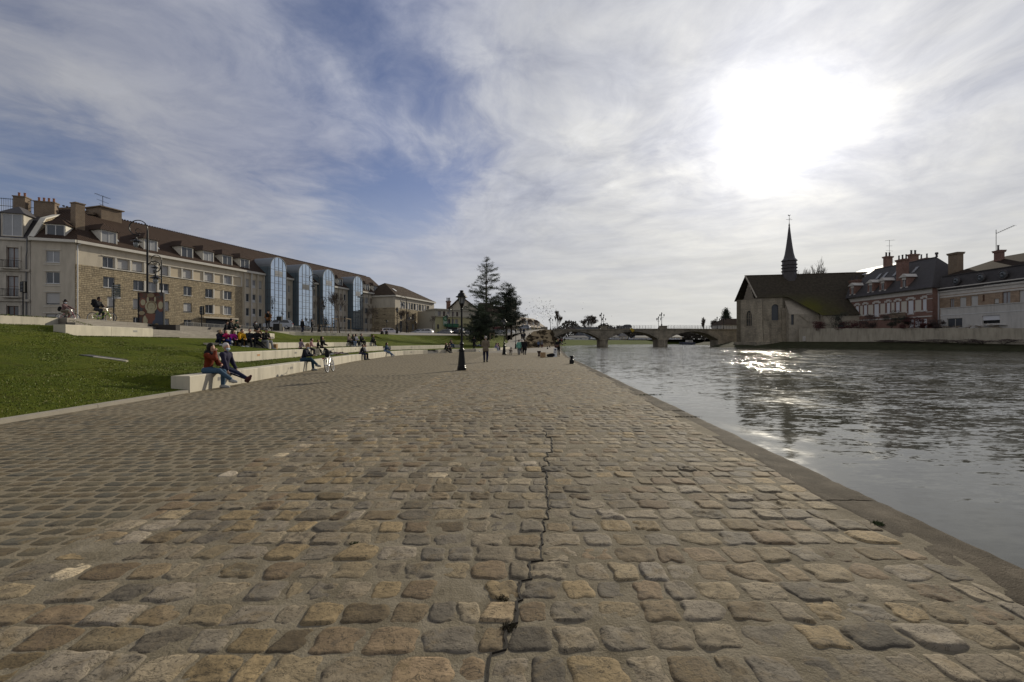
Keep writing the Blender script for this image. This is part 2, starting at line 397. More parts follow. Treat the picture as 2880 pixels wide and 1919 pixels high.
# ---------------------------------------------------------------- stones
def stones(name, rows, n, matl, relief, kind='structure', rag=.07, dm=(.25, 1.0)):
    """rows: arrays cx, cy, hx, hy, col(S,3), seed ; one pillow-shaped stone each, n x n grid"""
    cx, cy, hx, hy, colr, base = rows; S = len(cx)
    t = np.linspace(-1, 1, n); s_, t_ = np.meshgrid(t, t, indexing='ij'); s_ = s_.ravel(); t_ = t_.ravel()
    # square to rounded square
    p = 5.5 if n > 4 else 7.0
    rr = np.maximum(np.abs(s_), np.abs(t_)); L = (np.abs(s_)**p+np.abs(t_)**p)**(1/p)+1e-9
    us, ut = s_/L*rr, t_/L*rr
    ang = np.arctan2(ut, us)
    ph = rng.uniform(0, 6.28, (S, 5)); am = rng.normal(0, 1, (S, 5))*np.array([.5, .7, .6, .45, .35])*rag
    rad = 1+sum(am[:, k:k+1]*np.cos((k+2)*ang[None]+ph[:, k:k+1]) for k in range(5))
    X = cx[:, None]+hx[:, None]*us[None]*rad; Y = cy[:, None]+hy[:, None]*ut[None]*rad
    rot = rng.normal(0, .045, (S, 1)); dx_, dy_ = X-cx[:, None], Y-cy[:, None]
    sh = rng.normal(0, .09, (S, 1))
    X = cx[:, None]+dx_-rot*dy_+sh*dy_; Y = cy[:, None]+dy_+rot*dx_
    dome = rng.uniform(*dm, (S, 1)); flat = rng.uniform(3.5, 9.0, (S, 1))
    prof = 1-rr[None]**flat*dome-(1-dome)*(rr[None] > .99)*.6
    edge = np.where(rr[None] > .999, -.8, 0)
    tilt = rng.normal(0, .22, (S, 2))
    Z = base[:, None]+relief*(prof+edge)+relief*(tilt[:, :1]*us[None]+tilt[:, 1:]*ut[None])*(rr[None] < .999)
    if n >= 7:
        rough = rng.uniform(.1, 1.0, (S, 1))**2+(rng.random((S, 1)) < .18)*1.3
        nz = vnoise(X, Y, 3, 17)-.5+.6*(vnoise(X, Y, 5, 41)-.5)
        Z = Z+nz*relief*.75*(.35+rough)*(rr[None] < .999)
        chip = np.clip((vnoise(X, Y, 9, 9)-.70)/.1, 0, 1)*(rr[None] < .999); Z = Z-chip*relief*.45*rough
    V = np.stack([X, Y, Z], -1).reshape(-1, 3)
    C = np.repeat(colr[:, None, :], n*n, 1)
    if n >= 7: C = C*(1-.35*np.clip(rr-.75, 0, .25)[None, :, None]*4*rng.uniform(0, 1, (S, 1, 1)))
    i, j = np.meshgrid(np.arange(n-1), np.arange(n-1), indexing='ij'); q = (i*n+j).ravel()
    F1 = np.stack([q, q+n, q+n+1, q+1], -1)
    F = (F1[None]+(np.arange(S)*n*n)[:, None, None]).reshape(-1, 4)
    o = raw_mesh(name, V, F, matl, C.reshape(-1, 3), n > 3, kind=kind); return o
PAL = np.array([(.265, .212, .132), (.235, .198, .142), (.205, .178, .136), (.28, .212, .118), (.215, .165, .102), (.25, .215, .165), (.168, .148, .118), (.295, .245, .168), (.20, .147, .092), (.24, .20, .142)])
PAL2 = np.array([(.20, .17, .118), (.175, .152, .11), (.155, .138, .105), (.215, .172, .112), (.185, .145, .095), (.16, .148, .12)])
crack = line([-2, 2.02, 2.35, 2.74, 3.1, 3.5, 3.96, 4.5, 5.2, 5.8, 7.2], [-.15, -.10, .02, .06, .20, .24, .325, .34, .40, .52, .62])
def cobble_rows():
    out = []; y = .75; r = 0; cracks = []
    while y < 62:
        d = rng.uniform(.205, .25); yc = y+d/2
        x = -3.15+rng.uniform(-.05, .1); xe = float(QE(yc))-.45
        xs = []
        if yc < 7.2: target = float(crack(yc))
        while x < xe-.06:
            w = rng.uniform(.17, .30) if rng.random() > .1 else rng.uniform(.12, .17)
            if yc < 7.2 and x < target < x+w+.05 and not any(q[1] == r for q in cracks):
                if target-x > .11: w = target-x
                cracks.append((x+w if target-x > .11 else x, r, y, y+d))
            w = min(w, xe-x); xs.append((x, w)); x += w
        for x0, w in xs:
            g = rng.uniform(.001, .012)
            if w < .08: continue
            out.append((x0+w/2, yc+.018*math.sin(x0*1.1+r), w/2-g/2-.002, d/2-rng.uniform(.001, .011)))
        y += d; r += 1
    return np.array(out), cracks
cob, cracks = cobble_rows()
cc_ = PAL[rng.integers(0, len(PAL), len(cob))]*rng.uniform(.88, 1.4, (len(cob), 1))
rough_st = rng.random(len(cob)) < .16
cc_[rough_st] *= rng.uniform(.5, .8, (rough_st.sum(), 1))
near_seam = cob[:, 0] < -2.75
cc_[near_seam] *= rng.choice([1.0, 1.2, 1.5, 1.8], (near_seam.sum(), 1), p=[.4, .3, .2, .1])
cc_[rng.random(len(cob)) < .02] *= 1.5
keep = rng.random(len(cob)) > .012
hz_ = rng.normal(0, .0035, len(cob))
for nm, a, b, n in (('cobble_pavement', 0, 5.2, 15), ('cobble_pavement', 5.2, 10.5, 9), ('cobble_pavement', 10.5, 24, 5), ('cobble_pavement', 24, 62, 3)):
    m = keep & (cob[:, 1] >= a) & (cob[:, 1] < b)
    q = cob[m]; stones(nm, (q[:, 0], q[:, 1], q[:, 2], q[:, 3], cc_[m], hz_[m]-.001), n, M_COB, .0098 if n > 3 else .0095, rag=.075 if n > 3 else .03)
def sett_rows():
    out = []; y = .4; r = 0
    while y < 58:
        d = .166; x1 = -3.17+rng.uniform(-.03, .03); x0 = float(B1(y))+.06 if y > 13 else float(B1(y))+.02
        
        x = x1-(r % 2)*.1
        if r % 2: out.append((x1-.045, y+d/2, .04, d/2-.012))
        while x > x0+.1:
            w = rng.uniform(.19, .26); 
            if x-w < x0: w = x-x0
            out.append((x-w/2, y+d/2+rng.normal(0, .004), w/2-.005, d/2-rng.uniform(.004, .008))); x -= w
        y += d; r += 1
    return np.array(out)
st = sett_rows()
sc_ = PAL2[rng.integers(0, len(PAL2), len(st))]*rng.uniform(.72, 1.12, (len(st), 1))*np.array([.86, .88, .86])
hs_ = rng.normal(0, .0025, len(st))
for a, b, n in ((0, 9, 7), (9, 20, 4), (20, 58, 3)):
    m = (st[:, 1] >= a) & (st[:, 1] < b); q = st[m]
    stones('sett_pavement', (q[:, 0], q[:, 1], q[:, 2], q[:, 3], sc_[m], hs_[m]*.6+.0012), n, M_SETT, .0064, rag=.03, dm=(.1, .45))

# mortar bed and the far paving, where single stones can no longer be told apart
def strip_sheet(name, ys, fa, fb, z, matl, nx=2, kind='structure', zf=None):
    V = []; F = []
    for y in ys:
        a, b = float(fa(y)), float(fb(y))
        for k in range(nx+1):
            x = a+(b-a)*k/nx; V.append((x, y, (zf(x, y) if zf else z)))
    for i in range(len(ys)-1):
        for k in range(nx):
            q = i*(nx+1)+k; F.append((q, q+1, q+nx+2, q+nx+1))
    return raw_mesh(name, V, F, matl, kind=kind)
ys1 = np.concatenate([np.arange(-14, 12.5, 2), np.arange(13, 66, 1.5)])
M_SANDJ = mat('sandy_joint', (.195, .165, .115), .95, .25, 2.5, .5, 50, spec=.05)
strip_sheet('sett_bed', ys1[ys1 >= 0], lambda y: B1(y)-.04, lambda y: -3.17, .0022, M_SANDJ, 4)
strip_sheet('quay_ground', ys1, lambda y: B1(y)-.05, lambda y: QE(y)-.3, .0015, M_MORT, 6)
def mortar_patch():
    ya, yb, st_ = 1.2, 11.5, .045
    ny = int((yb-ya)/st_); nx = 210; V = np.zeros((ny+1, nx+1, 3))
    for i in range(ny+1):
        y = ya+st_*i; a, b = max(-3.16, -1.2*y-1.6), float(QE(y))-.47
        V[i, :, 0] = np.linspace(a, b, nx+1); V[i, :, 1] = y
    X, Y = V[..., 0], V[..., 1]
    V[..., 2] = -.0002+(vnoise(X, Y, 1, 2.3)-.5)*.0075+(vnoise(X, Y, 6, 7)-.5)*.006+(vnoise(X, Y, 8, 16)-.5)*.0035
    V[[0, -1], :, 2] = -.004; V[:, [0, -1], 2] = -.004
    i, j = np.meshgrid(np.arange(ny), np.arange(nx), indexing='ij'); q = (i*(nx+1)+j).ravel()
    raw_mesh('mortar_bed', V.reshape(-1, 3), np.stack([q, q+1, q+nx+2, q+nx+1], 1), M_MORT, smooth=True, kind='structure')
mortar_patch()
ys2 = np.concatenate([np.arange(57, 131, 1.5)])
strip_sheet('path', ys2[ys2 < 60], lambda y: B1(y)-.05, SB, .002, M_FARS, 3)
ys3 = np.arange(60, 98, 1.0)
strip_sheet('path', ys3, lambda y: B1(y)-.05, lambda y: QE(y)-.3, .002, M_FARC, 3)
strip_sheet('path', np.arange(97, 178, 1.5), lambda y: np.interp(y, [97, 112, 131, 157, 178], [-.4, .6, 3.2, 9, 12]), lambda y: QE(y)-.3, .002, M_FARC, 3)

# the long crack: dark soil along the joints, with moss and tufts in it
mb = MB(); cracks.sort(key=lambda q: q[2]); pts = []
for x, r, y0, y1 in cracks: pts += [(x, y0+.012), (x+rnd.uniform(-.008, .008), (y0+y1)/2), (x, y1-.012)]
fine = []
for (xa, ya), (xb, yb) in zip(pts[:-1], pts[1:]):
    k = max(1, int(math.hypot(xb-xa, yb-ya)/.03))
    for q in range(k): fine.append((xa+(xb-xa)*q/k+rnd.uniform(-.006, .006), ya+(yb-ya)*q/k+rnd.uniform(-.004, .004)))
prev = None
for i, (x, y) in enumerate(fine):
    w = .0022+.009*max(0, vnoise(np.array([y*3.0]), np.array([x]), 4)[0]-.25)
    a, b = (x-w, y, .012), (x+w, y+.002, .012)
    if prev: mb.hexa([(prev[0][0], prev[0][1], -.03), (prev[1][0], prev[1][1], -.03), (b[0], b[1], -.03), (a[0], a[1], -.03)], [prev[0], prev[1], b, a])
    prev = (a, b)
tag(mb.build('dirt_seam', M_DARK), kind='stuff')

# stone coping along the water, rough and chipped, with a wall down to the water
def coping():
    V = []; F = []; y = -12.0; nx = 14
    while y < 176:
        L = rnd.uniform(1.8, 3.0); n = max(2, int(L/(.09 if 1 < y < 14 else .5))) if y > 0 else 2
        jog = rnd.choice([0, 0, 0, 0, .025, -.02]) if y > 3 else 0; zt = rnd.uniform(-.003, .008); o = len(V)
        for i in range(n+1):
            q = y+(L-.005)*i/n; e = float(QE(q))+jog+(vnoise(np.array([q]), np.array([0.]), 3, 13)[0]-.5)*.022+(vnoise(np.array([q]), np.array([1.]), 7, 1.1)[0]-.5)*.03
            a = float(QE(q))-.44-.09*vnoise(np.array([q]), np.array([2.]), 5, 3.1)[0]
            for k in range(nx+1):
                x = a+(e-a)*k/nx; t = k/nx
                z = zt+(vnoise(np.array([x]), np.array([q]), 12, 6)[0]-.5)*.014+(vnoise(np.array([x]), np.array([q]), 14, 19)[0]-.5)*.007-.02*max(0, t-.88)/.12-.012*max(0, .08-t)/.08
                if i in (0, n): z -= .004
                V.append((x, q, z))
            V.append((e+.01, q, -.75))
        w = nx+2
        for i in range(n):
            for k in range(nx+1): F.append((o+i*w+k, o+i*w+k+1, o+(i+1)*w+k+1, o+(i+1)*w+k))
        y += L
    return raw_mesh('quay_kerb', V, F, coping_mat(), smooth=True, kind='structure')
def coping_mat():
    g = NT('coping_stone'); v = g.coord()
    n = g.noise(v, 1.8, 7, .68, .3); n2 = g.noise(v, 22, 5, .7); n3 = g.noise(v, 90, 3, .6)
    c = g.ramp(n, [(.30, (.022, .017, .011)), (.46, (.050, .039, .026)), (.58, (.078, .062, .043)), (.74, (.14, .116, .084))])
    c = g.mix(g.ramp(n2, [(.62, (0,)*3), (.74, (.7,)*3)]), c, (.19, .165, .13))
    c = g.mix(g.ramp(n2, [(.27, (.8,)*3), (.38, (0,)*3)]), c, (.03, .026, .02))
    return g.done(c, .82, g.bump(g.math('ADD', g.math('MULTIPLY', n2, .6), n3), .7, .012), 0, .06)
coping()

# kerb of the near lawn
mb = MB(); y = -12
while y < 12.9:
    y2 = min(y+2.2, 12.97)
    xa, xb = float(B1(y)), float(B1(y2-.012))
    mb.hexa([(xa-.16, y, -.1), (xa, y, -.1), (xb, y2-.012, -.1), (xb-.16, y2-.012, -.1)], [(xa-.15, y, .085), (xa-.015, y, .075), (xb-.015, y2-.012, .075), (xb-.15, y2-.012, .085)]); y = y2
tag(mb.build('lawn_kerb', M_KERB), kind='structure')

# ---------------------------------------------------------------- lawn: strips between the lines of benches
BD = .52                                                         # bench depth
R1, R2, R3, R4, R5, R6 = (13.0, 97), (20.5, 82), (28, 54.5), (20.9, 46), (-12, 23.5), (54, 69.5)
def lawn_mat():
    g = NT('grass'); v = g.coord()
    n1 = g.noise(v, .45, 5, .6); n2 = g.noise(v, 6, 6, .7); n3 = g.noise(v, 40, 4, .7)
    c = g.ramp(n1, [(.3, (.066, .084, .009)), (.5, (.088, .107, .012)), (.72, (.12, .128, .018))])
    c = g.mix(g.ramp(n2, [(.36, (.75,)*3), (.54, (0,)*3)]), c, (.036, .052, .006))
    c = g.mix(g.ramp(g.noise(v, .8, 5, .62, .5), [(.58, (0,)*3), (.72, (.6,)*3)]), c, (.068, .060, .017))
    c = g.mix(g.ramp(n3, [(.6, (0,)*3), (.78, (.5,)*3)]), c, (.075, .10, .02))
    return g.done(c, .85, g.bump(g.math('ADD', n3, g.math('MULTIPLY', n2, .8)), 1.0, .06), 0, .04)
M_LAWN = lawn_mat()
def sm(y, a, b, e=.35):                                         # soft on/off at the ends of a bench
    return max(0.0, min(1.0, (y-a)/e+.0, (b-y)/e+.0)) if e else on(y, a, b)
def knots(y):
    x1, x2, x3, x4, x5 = (float(f(y)) for f in (B1, B2, B3, T4, TR))
    w1, w2, w3 = sm(y, *R1), sm(y, *R2), sm(y, *R3); w4 = sm(y, *R4)
    up = max(0, min(1, (y-82)/14))                              # far end runs flat into the ramp
    z1 = .075+.36*w1*(1-.3*up)
    z2f = .62+(.45-.62)*w2; z2b = .62+.28*w2
    r3 = max(0, min(1, (y-28)/2.5)) if y < 40 else 1
    z3f = 1.2+(1.33-.38*r3-1.2)*w3; z3b = 1.2+.15*w3
    z4f = 1.85+(1.72-1.85)*w4; z4b = 1.85+.33*w4
    z5 = 2.27+(.41 if not (on(y, *R6) or on(y, *R5)) else 0)
    z5 += max(0, y-85)/27*.35
    k = [(x1-(BD-.04)*w1-(.13 if y < 13 else 0), z1), (x2, z2f), (x2-(BD-.04)*w2, z2b), (x3, z3f), (x3-(BD-.04)*w3, z3b), (x4, z4f), (x4-(BD-.04)*w4, z4b), (x5+.02, z5)]
    return k
ysl = sorted(set([round(v, 3) for v in np.concatenate([np.arange(-12, 12.9, .5), [12.97, 13.0, 13.36], np.arange(13.5, 60, .5), np.arange(60, 112.1, .8),
      [20.49, 20.86, 20.9, 21.26, 23.49, 23.5, 27.99, 28.36, 45.64, 46, 46.01, 54, 53.99, 54.14, 54.5, 69.5, 69.51]])]))
def lawn_strip(i0, name='lawn', y0=-12, y1=112):
    ys = [y for y in ysl if y0 <= y <= y1]; nx = 12; V = []; F = []
    for y in ys:
        k = knots(y); (xa, za), (xb, zb) = k[i0], k[i0+1]
        for q in range(nx+1):
            t = q/nx; x = xa+(xb-xa)*t
            z = za+(zb-za)*(t if i0 else t**1.15)
            z += (vnoise(np.array([x]), np.array([y]), 2, 1.3)[0]-.5)*.06*min(1, 4*t*(1-t)+.05)
            V.append((x, y, z))
    for i in range(len(ys)-1):
        for q in range(nx):
            o = i*(nx+1)+q; F.append((o, o+1, o+nx+2, o+nx+1))
    return raw_mesh(name, V, F, M_LAWN, smooth=True, kind='structure')
for i in (0, 2, 4): lawn_strip(i)
lawn_strip(6, y0=-12, y1=23.5); lawn_strip(6, y0=46, y1=112)
# where there is no bench the strips meet: thin joining strips
for i in (1, 3, 5):
    lawn_strip(i, y0=-12, y1={1: 20.9, 3: 28.4, 5: 21.3}[i]); lawn_strip(i, y0={1: 81.6, 3: 54.1, 5: 45.6}[i], y1=112)
def lawn_z(x, y):
    k = knots(y)
    for (xa, za), (xb, zb) in zip(k[:-1], k[1:]):
        if xb <= x <= xa and xa-xb > 1e-6: return za+(zb-za)*(xa-x)/(xa-xb)
    return k[0][1] if x > k[0][0] else plaza_z(x, y)

# grass blades on the near lawn and ragged grass along the foot of the benches
def blades(N, pts_fn, hgt, name='grass_blades'):
    V = np.zeros((N, 3, 3), np.float32)
    for i in range(N):
        x, y, z = pts_fn(i); a = rnd.uniform(0, 6.28); h = hgt*rnd.uniform(.5, 1.3); w = .006+.0006*y
        dx_, dy_ = math.cos(a), math.sin(a)
        V[i] = ((x-dx_*w, y-dy_*w, z-.01), (x+dx_*w, y+dy_*w, z-.01), (x+rnd.uniform(-.6, .6)*h, y+rnd.uniform(-.6, .6)*h, z+h))
    c = np.array([(.085, .115, .014), (.11, .14, .02), (.065, .09, .011), (.14, .13, .035)])[rng.integers(0, 4, N)]*rng.uniform(.7, 1.2, (N, 1))
    return raw_mesh(name, V.reshape(-1, 3), np.arange(3*N).reshape(-1, 3), M_BLADE, np.repeat(c, 3, 0), kind='stuff')
g = NT('grass_blade'); at = g.n('ShaderNodeAttribute'); at.attribute_name = 'Col'; M_BLADE = g.done(at.outputs['Color'], .6, None, 0, .2)
def rp1(i):
    while True:
        y = rnd.uniform(5, 24)**1.0; k = knots(y); x = rnd.uniform(k[-1][0], k[0][0]-.02)
        if x > -1.15*y-1.5: return x, y, lawn_z(x, y)
blades(30000, rp1, .024)
def rp2(i):
    j = rnd.choice([0, 1, 1, 2, 2, 3, 3, 4])
    f, (a, b), s = ((B1, R1, 0), (B2, R2, 1), (B3, R3, 1), (T4, (20.9, 30), 1), (TR, (14, 23.4), 1))[j]
    y = rnd.uniform(a, min(b, 60)); x = float(f(y))
    if j == 0: x -= BD+rnd.uniform(-.02, .1)
    else: x += rnd.uniform(-.0, .22)**1.5
    return x, y, lawn_z(x, y)-.01
blades(9000, rp2, .055)

# ---------------------------------------------------------------- water
def water_mat():
    g = NT('river_water')
    v = g.coord((1, 1, 1)); ge = g.n('ShaderNodeNewGeometry')
    rot = R(-8)
    def slope(scale, rz, det, amp, dist=.3):
        t = g.n('ShaderNodeTexNoise'); t.inputs['Scale'].default_value = 1; t.inputs['Detail'].default_value = det; t.inputs['Roughness'].default_value = .55; t.inputs['Distortion'].default_value = dist
        g.l(g.coord(scale, (0, 0, R(rz))), t.inputs['Vector'])
        q = g.n('ShaderNodeVectorMath', operation='SUBTRACT'); g.l(t.outputs['Color'], q.inputs[0]); q.inputs[1].default_value = (.5, .5, .5)
        m_ = g.n('ShaderNodeVectorMath', operation='MULTIPLY'); g.l(q.outputs[0], m_.inputs[0]); m_.inputs[1].default_value = amp
        return m_.outputs[0]
    def add(a_, b_):
        q = g.n('ShaderNodeVectorMath', operation='ADD'); g.l(a_, q.inputs[0]); g.l(b_, q.inputs[1]); return q.outputs[0]
    def scl(a_, f):
        q = g.n('ShaderNodeVectorMath', operation='SCALE'); g.l(a_, q.inputs[0]); g.l(f, q.inputs['Scale']); return q.outputs[0]
    patch = g.ramp(g.noise(g.coord((.11, .05, 1), (0, 0, R(10))), 1.0, 6, .62, .5), [(.34, (.28,)*3), (.52, (.62,)*3), (.70, (1.0,)*3)])
    xyz = g.n('ShaderNodeSeparateXYZ'); g.l(ge.outputs['Position'], xyz.inputs[0])
    off = g.math('SUBTRACT', xyz.outputs[0], g.math('ADD', g.math('MULTIPLY', xyz.outputs[1], .052), 3.1))
    calm = g.math('ADD', g.math('MULTIPLY', g.math('MULTIPLY', off, 1/9.0, clamp=True), .85), .15)      # calmer close to the quay wall
    sl = add(slope((.28, .62, 1), -8, 3, (.20, .28, 0), .8), add(slope((1.2, 3.0, 1), -8, 3, (.52, .95, 0)), add(slope((3.6, 9.0, 1), 9, 3, (.62, 1.15, 0)), slope((11, 24, 1), -5, 2, (.42, .75, 0)))))
    sl = scl(sl, g.math('MULTIPLY', patch, calm))
    up = g.n('ShaderNodeVectorMath', operation='ADD'); g.l(sl, up.inputs[0]); up.inputs[1].default_value = (0, 0, 1)
    nn = g.n('ShaderNodeVectorMath', operation='NORMALIZE'); g.l(up.outputs[0], nn.inputs[0]); n = nn.outputs[0]
    c = g.ramp(g.noise(v, .1, 3), [(.3, (.036, .037, .026)), (.7, (.050, .050, .036))])
    g.b.inputs['IOR'].default_value = 1.33
    spk = g.ramp(g.noise(g.coord((.55, .30, 1), (0, 0, R(14))), 1.0, 5, .65, .6), [(.47, (.055,)*3), (.56, (.085,)*3), (.64, (.135,)*3)])
    return g.done(c, spk, n, 0, .5)
raw_mesh('river', [(-40, -60, WATER), (700, -60, WATER), (700, 520, WATER), (-40, 520, WATER)], [(0, 1, 2, 3)], water_mat(), kind='structure')

# ---------------------------------------------------------------- upper level, ramp, far banks
M_FARG = mat('far_grass', (.060, .076, .016), .95, .3, .25, .6, 4, spec=.02)
M_SLOPE = mat('dry_slope', (.075, .056, .032), .95, .4, .9, .8, 5, stain=.5, spec=.02)
M_GROUND = mat('far_ground', (.09, .082, .062), .95, .3, .05, spec=.05)
ysp = [y for y in ysl]
def sheet2(name, ys, xs_fn, z_fn, matl):
    V = []; F = []; n = None
    for y in ys:
        xs = xs_fn(y); n = len(xs); V += [(x, y, z_fn(x, y)) for x in xs]
    for i in range(len(ys)-1):
        for q in range(n-1):
            o = i*n+q; F.append((o, o+1, o+n+1, o+n))
    return raw_mesh(name, V, F, matl, kind='structure')
sheet2('plaza', ysp, lambda y: [float(TR(y))-d for d in (0, 1, 3, 8, 14, 20, 25)], plaza_z, M_PLAZA)
sheet2('street', ysp, lambda y: [float(TR(y))-25.0, float(TR(y))-60, -400], lambda x, y: 3.5+(max(0, y-85)/27*.35), M_ASPH)
# street rises to the bridge head beyond the lawn
RAMP = line([100, 112, 126, 140, 150, 162, 200, 330], [-2.6, -1.2, 1.0, 4.8, 9.5, 13.5, 14, 20])
def up_z(x, y): return float(np.interp(y, [112, 126, 140, 152, 170, 230, 330], [3.05, 3.7, 4.6, 5.55, 5.6, 4.2, 3.6]))
sheet2('street', list(np.arange(112, 331, 3)), lambda y: [float(RAMP(y)), float(RAMP(y))-6, float(RAMP(y))-20, -400], up_z, M_ASPH)
sheet2('pavement', [97, 100, 104, 108, 112, 119, 126, 133, 140, 148, 152], lambda y: [float(np.interp(y, [97, 112, 126, 140, 152], [1.6, 3.0, 4.2, 6.6, 11])), float(np.interp(y, [97, 104, 112, 126, 140, 152], [-.6, -1.6, -1.6, .8, 4.4, 9]))],
       lambda x, y: float(np.interp(y, [97, 112, 126, 140, 152], [.03, 1.35, 3.1, 4.7, 5.62])), M_PLAZA)
# bushy brown slope between the ramp and the quay
sheet2('embankment', list(np.arange(97, 157.1, 2.5)), lambda y: [float(np.interp(y, [97, 112, 126, 140, 152, 157], [1.6, 3.0, 4.2, 6.6, 11, 14])), float(np.interp(y, [97, 112, 126, 140, 152, 157], [1.9, 4.3, 6.6, 9.6, 13.6, 14.6])), float(np.interp(y, [97, 112, 126, 140, 152, 157], [2.1, 5.6, 8.8, 12.2, 16, 16]))],
       lambda x, y: (lambda t: float(np.interp(y, [97, 112, 126, 140, 152, 157], [.03, 1.35, 3.1, 4.7, 5.62, 5.7]))*t)(1.0 if abs(x-float(np.interp(y, [97, 112, 126, 140, 152, 157], [1.6, 3.0, 4.2, 6.6, 11, 14]))) < .01 else (.55 if abs(x-float(np.interp(y, [97, 112, 126, 140, 152, 157], [1.9, 4.3, 6.6, 9.6, 13.6, 14.6]))) < .01 else 0.0)), M_SLOPE)
# grass bank beyond the bridge, running round the bend
FB = [(13.5, 118), (14.6, 130), (17, 150), (22, 190), (36, 235), (60, 280), (110, 330), (190, 352), (420, 360)]
def bank(path, steps, name, matl):
    """steps: (offset to the land side, height)"""
    V = []; F = []; n = len(steps); P = [Vector((x, y, 0)) for x, y in path]
    for i, p in enumerate(P):
        d = (P[min(i+1, len(P)-1)]-P[max(i-1, 0)]).normalized(); nrm_ = Vector((-d.y, d.x, 0))
        for o, z in steps: q = p+nrm_*o; V.append((q.x, q.y, z))
    for i in range(len(P)-1):
        for k in range(n-1):
            o = i*n+k; F.append((o, o+1, o+n+1, o+n))
    return raw_mesh(name, V, F, matl, kind='structure')
bank(FB[3:], [(-3, -.6), (0, -.05), (6, 1.8), (10, 2.6)], 'riverbank', M_FARG)
bank([(17.2, 170), (20, 180), (22, 190)], [(-3, -.6), (0, .0), (4, .9), (6, 1.2)], 'riverbank', M_FARG)
bank(FB[3:], [(9.9, 2.595), (16, 2.6), (24, 2.8), (200, 3.0)], 'ground', M_GROUND)
bank([(14, 157), (19, 190), (24, 210)], [(3, .5), (6, 1.2), (9, 3.2)], 'path', M_PLAZA)
raw_mesh('ground', [(-2500, 331, 3.3), (20, 331, 3.3), (60, 380, 2.9), (2500, 380, 2.9), (2500, 5000, 2.9), (-2500, 5000, 2.9)], [(0, 1, 2, 3), (0, 3, 4, 5)][:1]+[(0, 3, 4, 5)], M_GROUND, kind='structure')
# right bank
RB = [(96, -60), (92, 20), (85, 77), (76, 102), (70, 122), (66, 132), (65.5, 150), (72, 158), (84, 190), (100, 236), (104, 262), (116, 274), (160, 292), (420, 300)]
bank([(x, y) for x, y in RB[::-1]], [(-2, -.7), (0, -.12), (1.2, .35), (4, .9), (6, 1.45), (8, 1.5)], 'riverbank', mat('bank_earth', (.040, .040, .022), .95, .45, .8, .9, 6, stain=.6, spec=.03))
bank([(x, y) for x, y in RB[::-1]], [(7.9, 1.495), (14, 1.5), (400, 2.5)], 'ground', M_FARG)
# ---------------------------------------------------------------- benches of the terraces
def bench(f, y0, y1, z0, z1, label, piece=2.9, lights=(), taper=0.0, depth=BD, base_fn=None, group='pale concrete terrace benches', orange=None):
    """long block along a line, cast in pieces with a joint between"""
    ym = (y0+y1)/2
    root = thing('concrete_bench', label, 'bench', (float(f(y0)), y0, z0), group=group)
    mb = MB(); y = y0
    zt = (lambda y: z1) if not callable(z1) else z1
    while y < y1-.05:
        ye = min(y+piece, y1); ye = y1 if y1-ye < .8 else ye
        n = max(2, int((ye-y)/.7)); yy = [y+(ye-.018-y)*k/n for k in range(n+1)]
        for a, b in zip(yy[:-1], yy[1:]):
            sec = []
            for q in (a, b):
                x = float(f(q)); d = (float(f(q+.05))-float(f(q-.05)))/.1; L = math.hypot(1, d); nx_, ny_ = -1/L, d/L
                zz = zt(q)
                sec.append([(x, q, z0-.25), (x+nx_*depth, q+ny_*depth, z0-.25), (x+nx_*depth, q+ny_*depth, zz), (x+nx_*.02, q+ny_*.02, zz), (x, q, zz-.02)])
            A, B = sec; n_ = 5
            fs = [(i, (i+1) % n_, n_+(i+1) % n_, n_+i) for i in range(n_)]
            if a == yy[0]: fs.append((0, 1, 2, 3, 4))
            if b == yy[-1]: fs.append((9, 8, 7, 6, 5))
            mb.add(A+B, fs)
        y = ye
    mb.build('block', M_CONC, root)
    for yl in lights:
        x = float(f(yl)); d = (float(f(yl+.05))-float(f(yl-.05)))/.1; a = math.atan2(1, d)
        m2 = MB((x, yl, zt(yl)-.2, a))
        for (u0, v0, u1, v1) in ((-.17, -.055, .17, -.04), (-.17, .04, .17, .055), (-.17, -.04, -.155, .04), (.155, -.04, .17, .04)): m2.box(u0, -.012, v0, u1, .01, v1) if 0 else m2.box(u0, -.008, v0, u1, .012, v1)
        m2.mi = 1; m2.box(-.155, -.004, -.04, .155, .01, .04)
        m2.build('step_light', [mat('steel', (.35, .34, .32), .4, .05, metal=.8), mat('orange_lens', (.45, .2, .05), .5) if orange == yl else mat('lamp_lens', (.22, .21, .19), .3)], root)
    return root
# d/dx convention: the face looks to the quay (+x)
bench(B1, 13.0, 40.6, 0, .476, 'long pale concrete bench along the setts, where the nearest couple sits', lights=(14.6, 20.6, 27.6, 37.5), orange=37.5)
bench(B1, 40.62, 56.0, 0, .476, 'pale concrete bench along the setts with a girl in denim on it', lights=(45.5, 52))
bench(B1, 58.2, 73, 0, .44, 'pale concrete bench by the setts behind the first lantern post', lights=(61, 66))
bench(B1, 73.05, 96.5, 0, .40, 'low concrete bench at the far end of the setts beside the ramp', lights=(80,))
bench(B2, 20.5, 33.0, .45, .95, 'second tier concrete bench behind the nearest couple, with an orange light', lights=(24.2, 29.4), orange=24.2)
bench(B2, 33.9, 52.6, .45, .95, 'second tier concrete bench behind the white bicycle', lights=(36.5, 44))
bench(B2, 54.6, 82, .45, .95, 'second tier concrete bench running to the couple under the lantern', lights=(60, 72))
bench(B3, 28, 45.6, .95, 1.4, 'third tier concrete bench seating a row of seven people', lights=(38.5,))
bench(B3, 45.65, 54.5, .95, 1.4, 'third tier concrete bench with five young people in dark clothes', lights=())
bench(T4, 20.9, 27.2, 1.72, 2.25, 'short concrete bench below the green bicycle, end of the steps', lights=(25.6,))
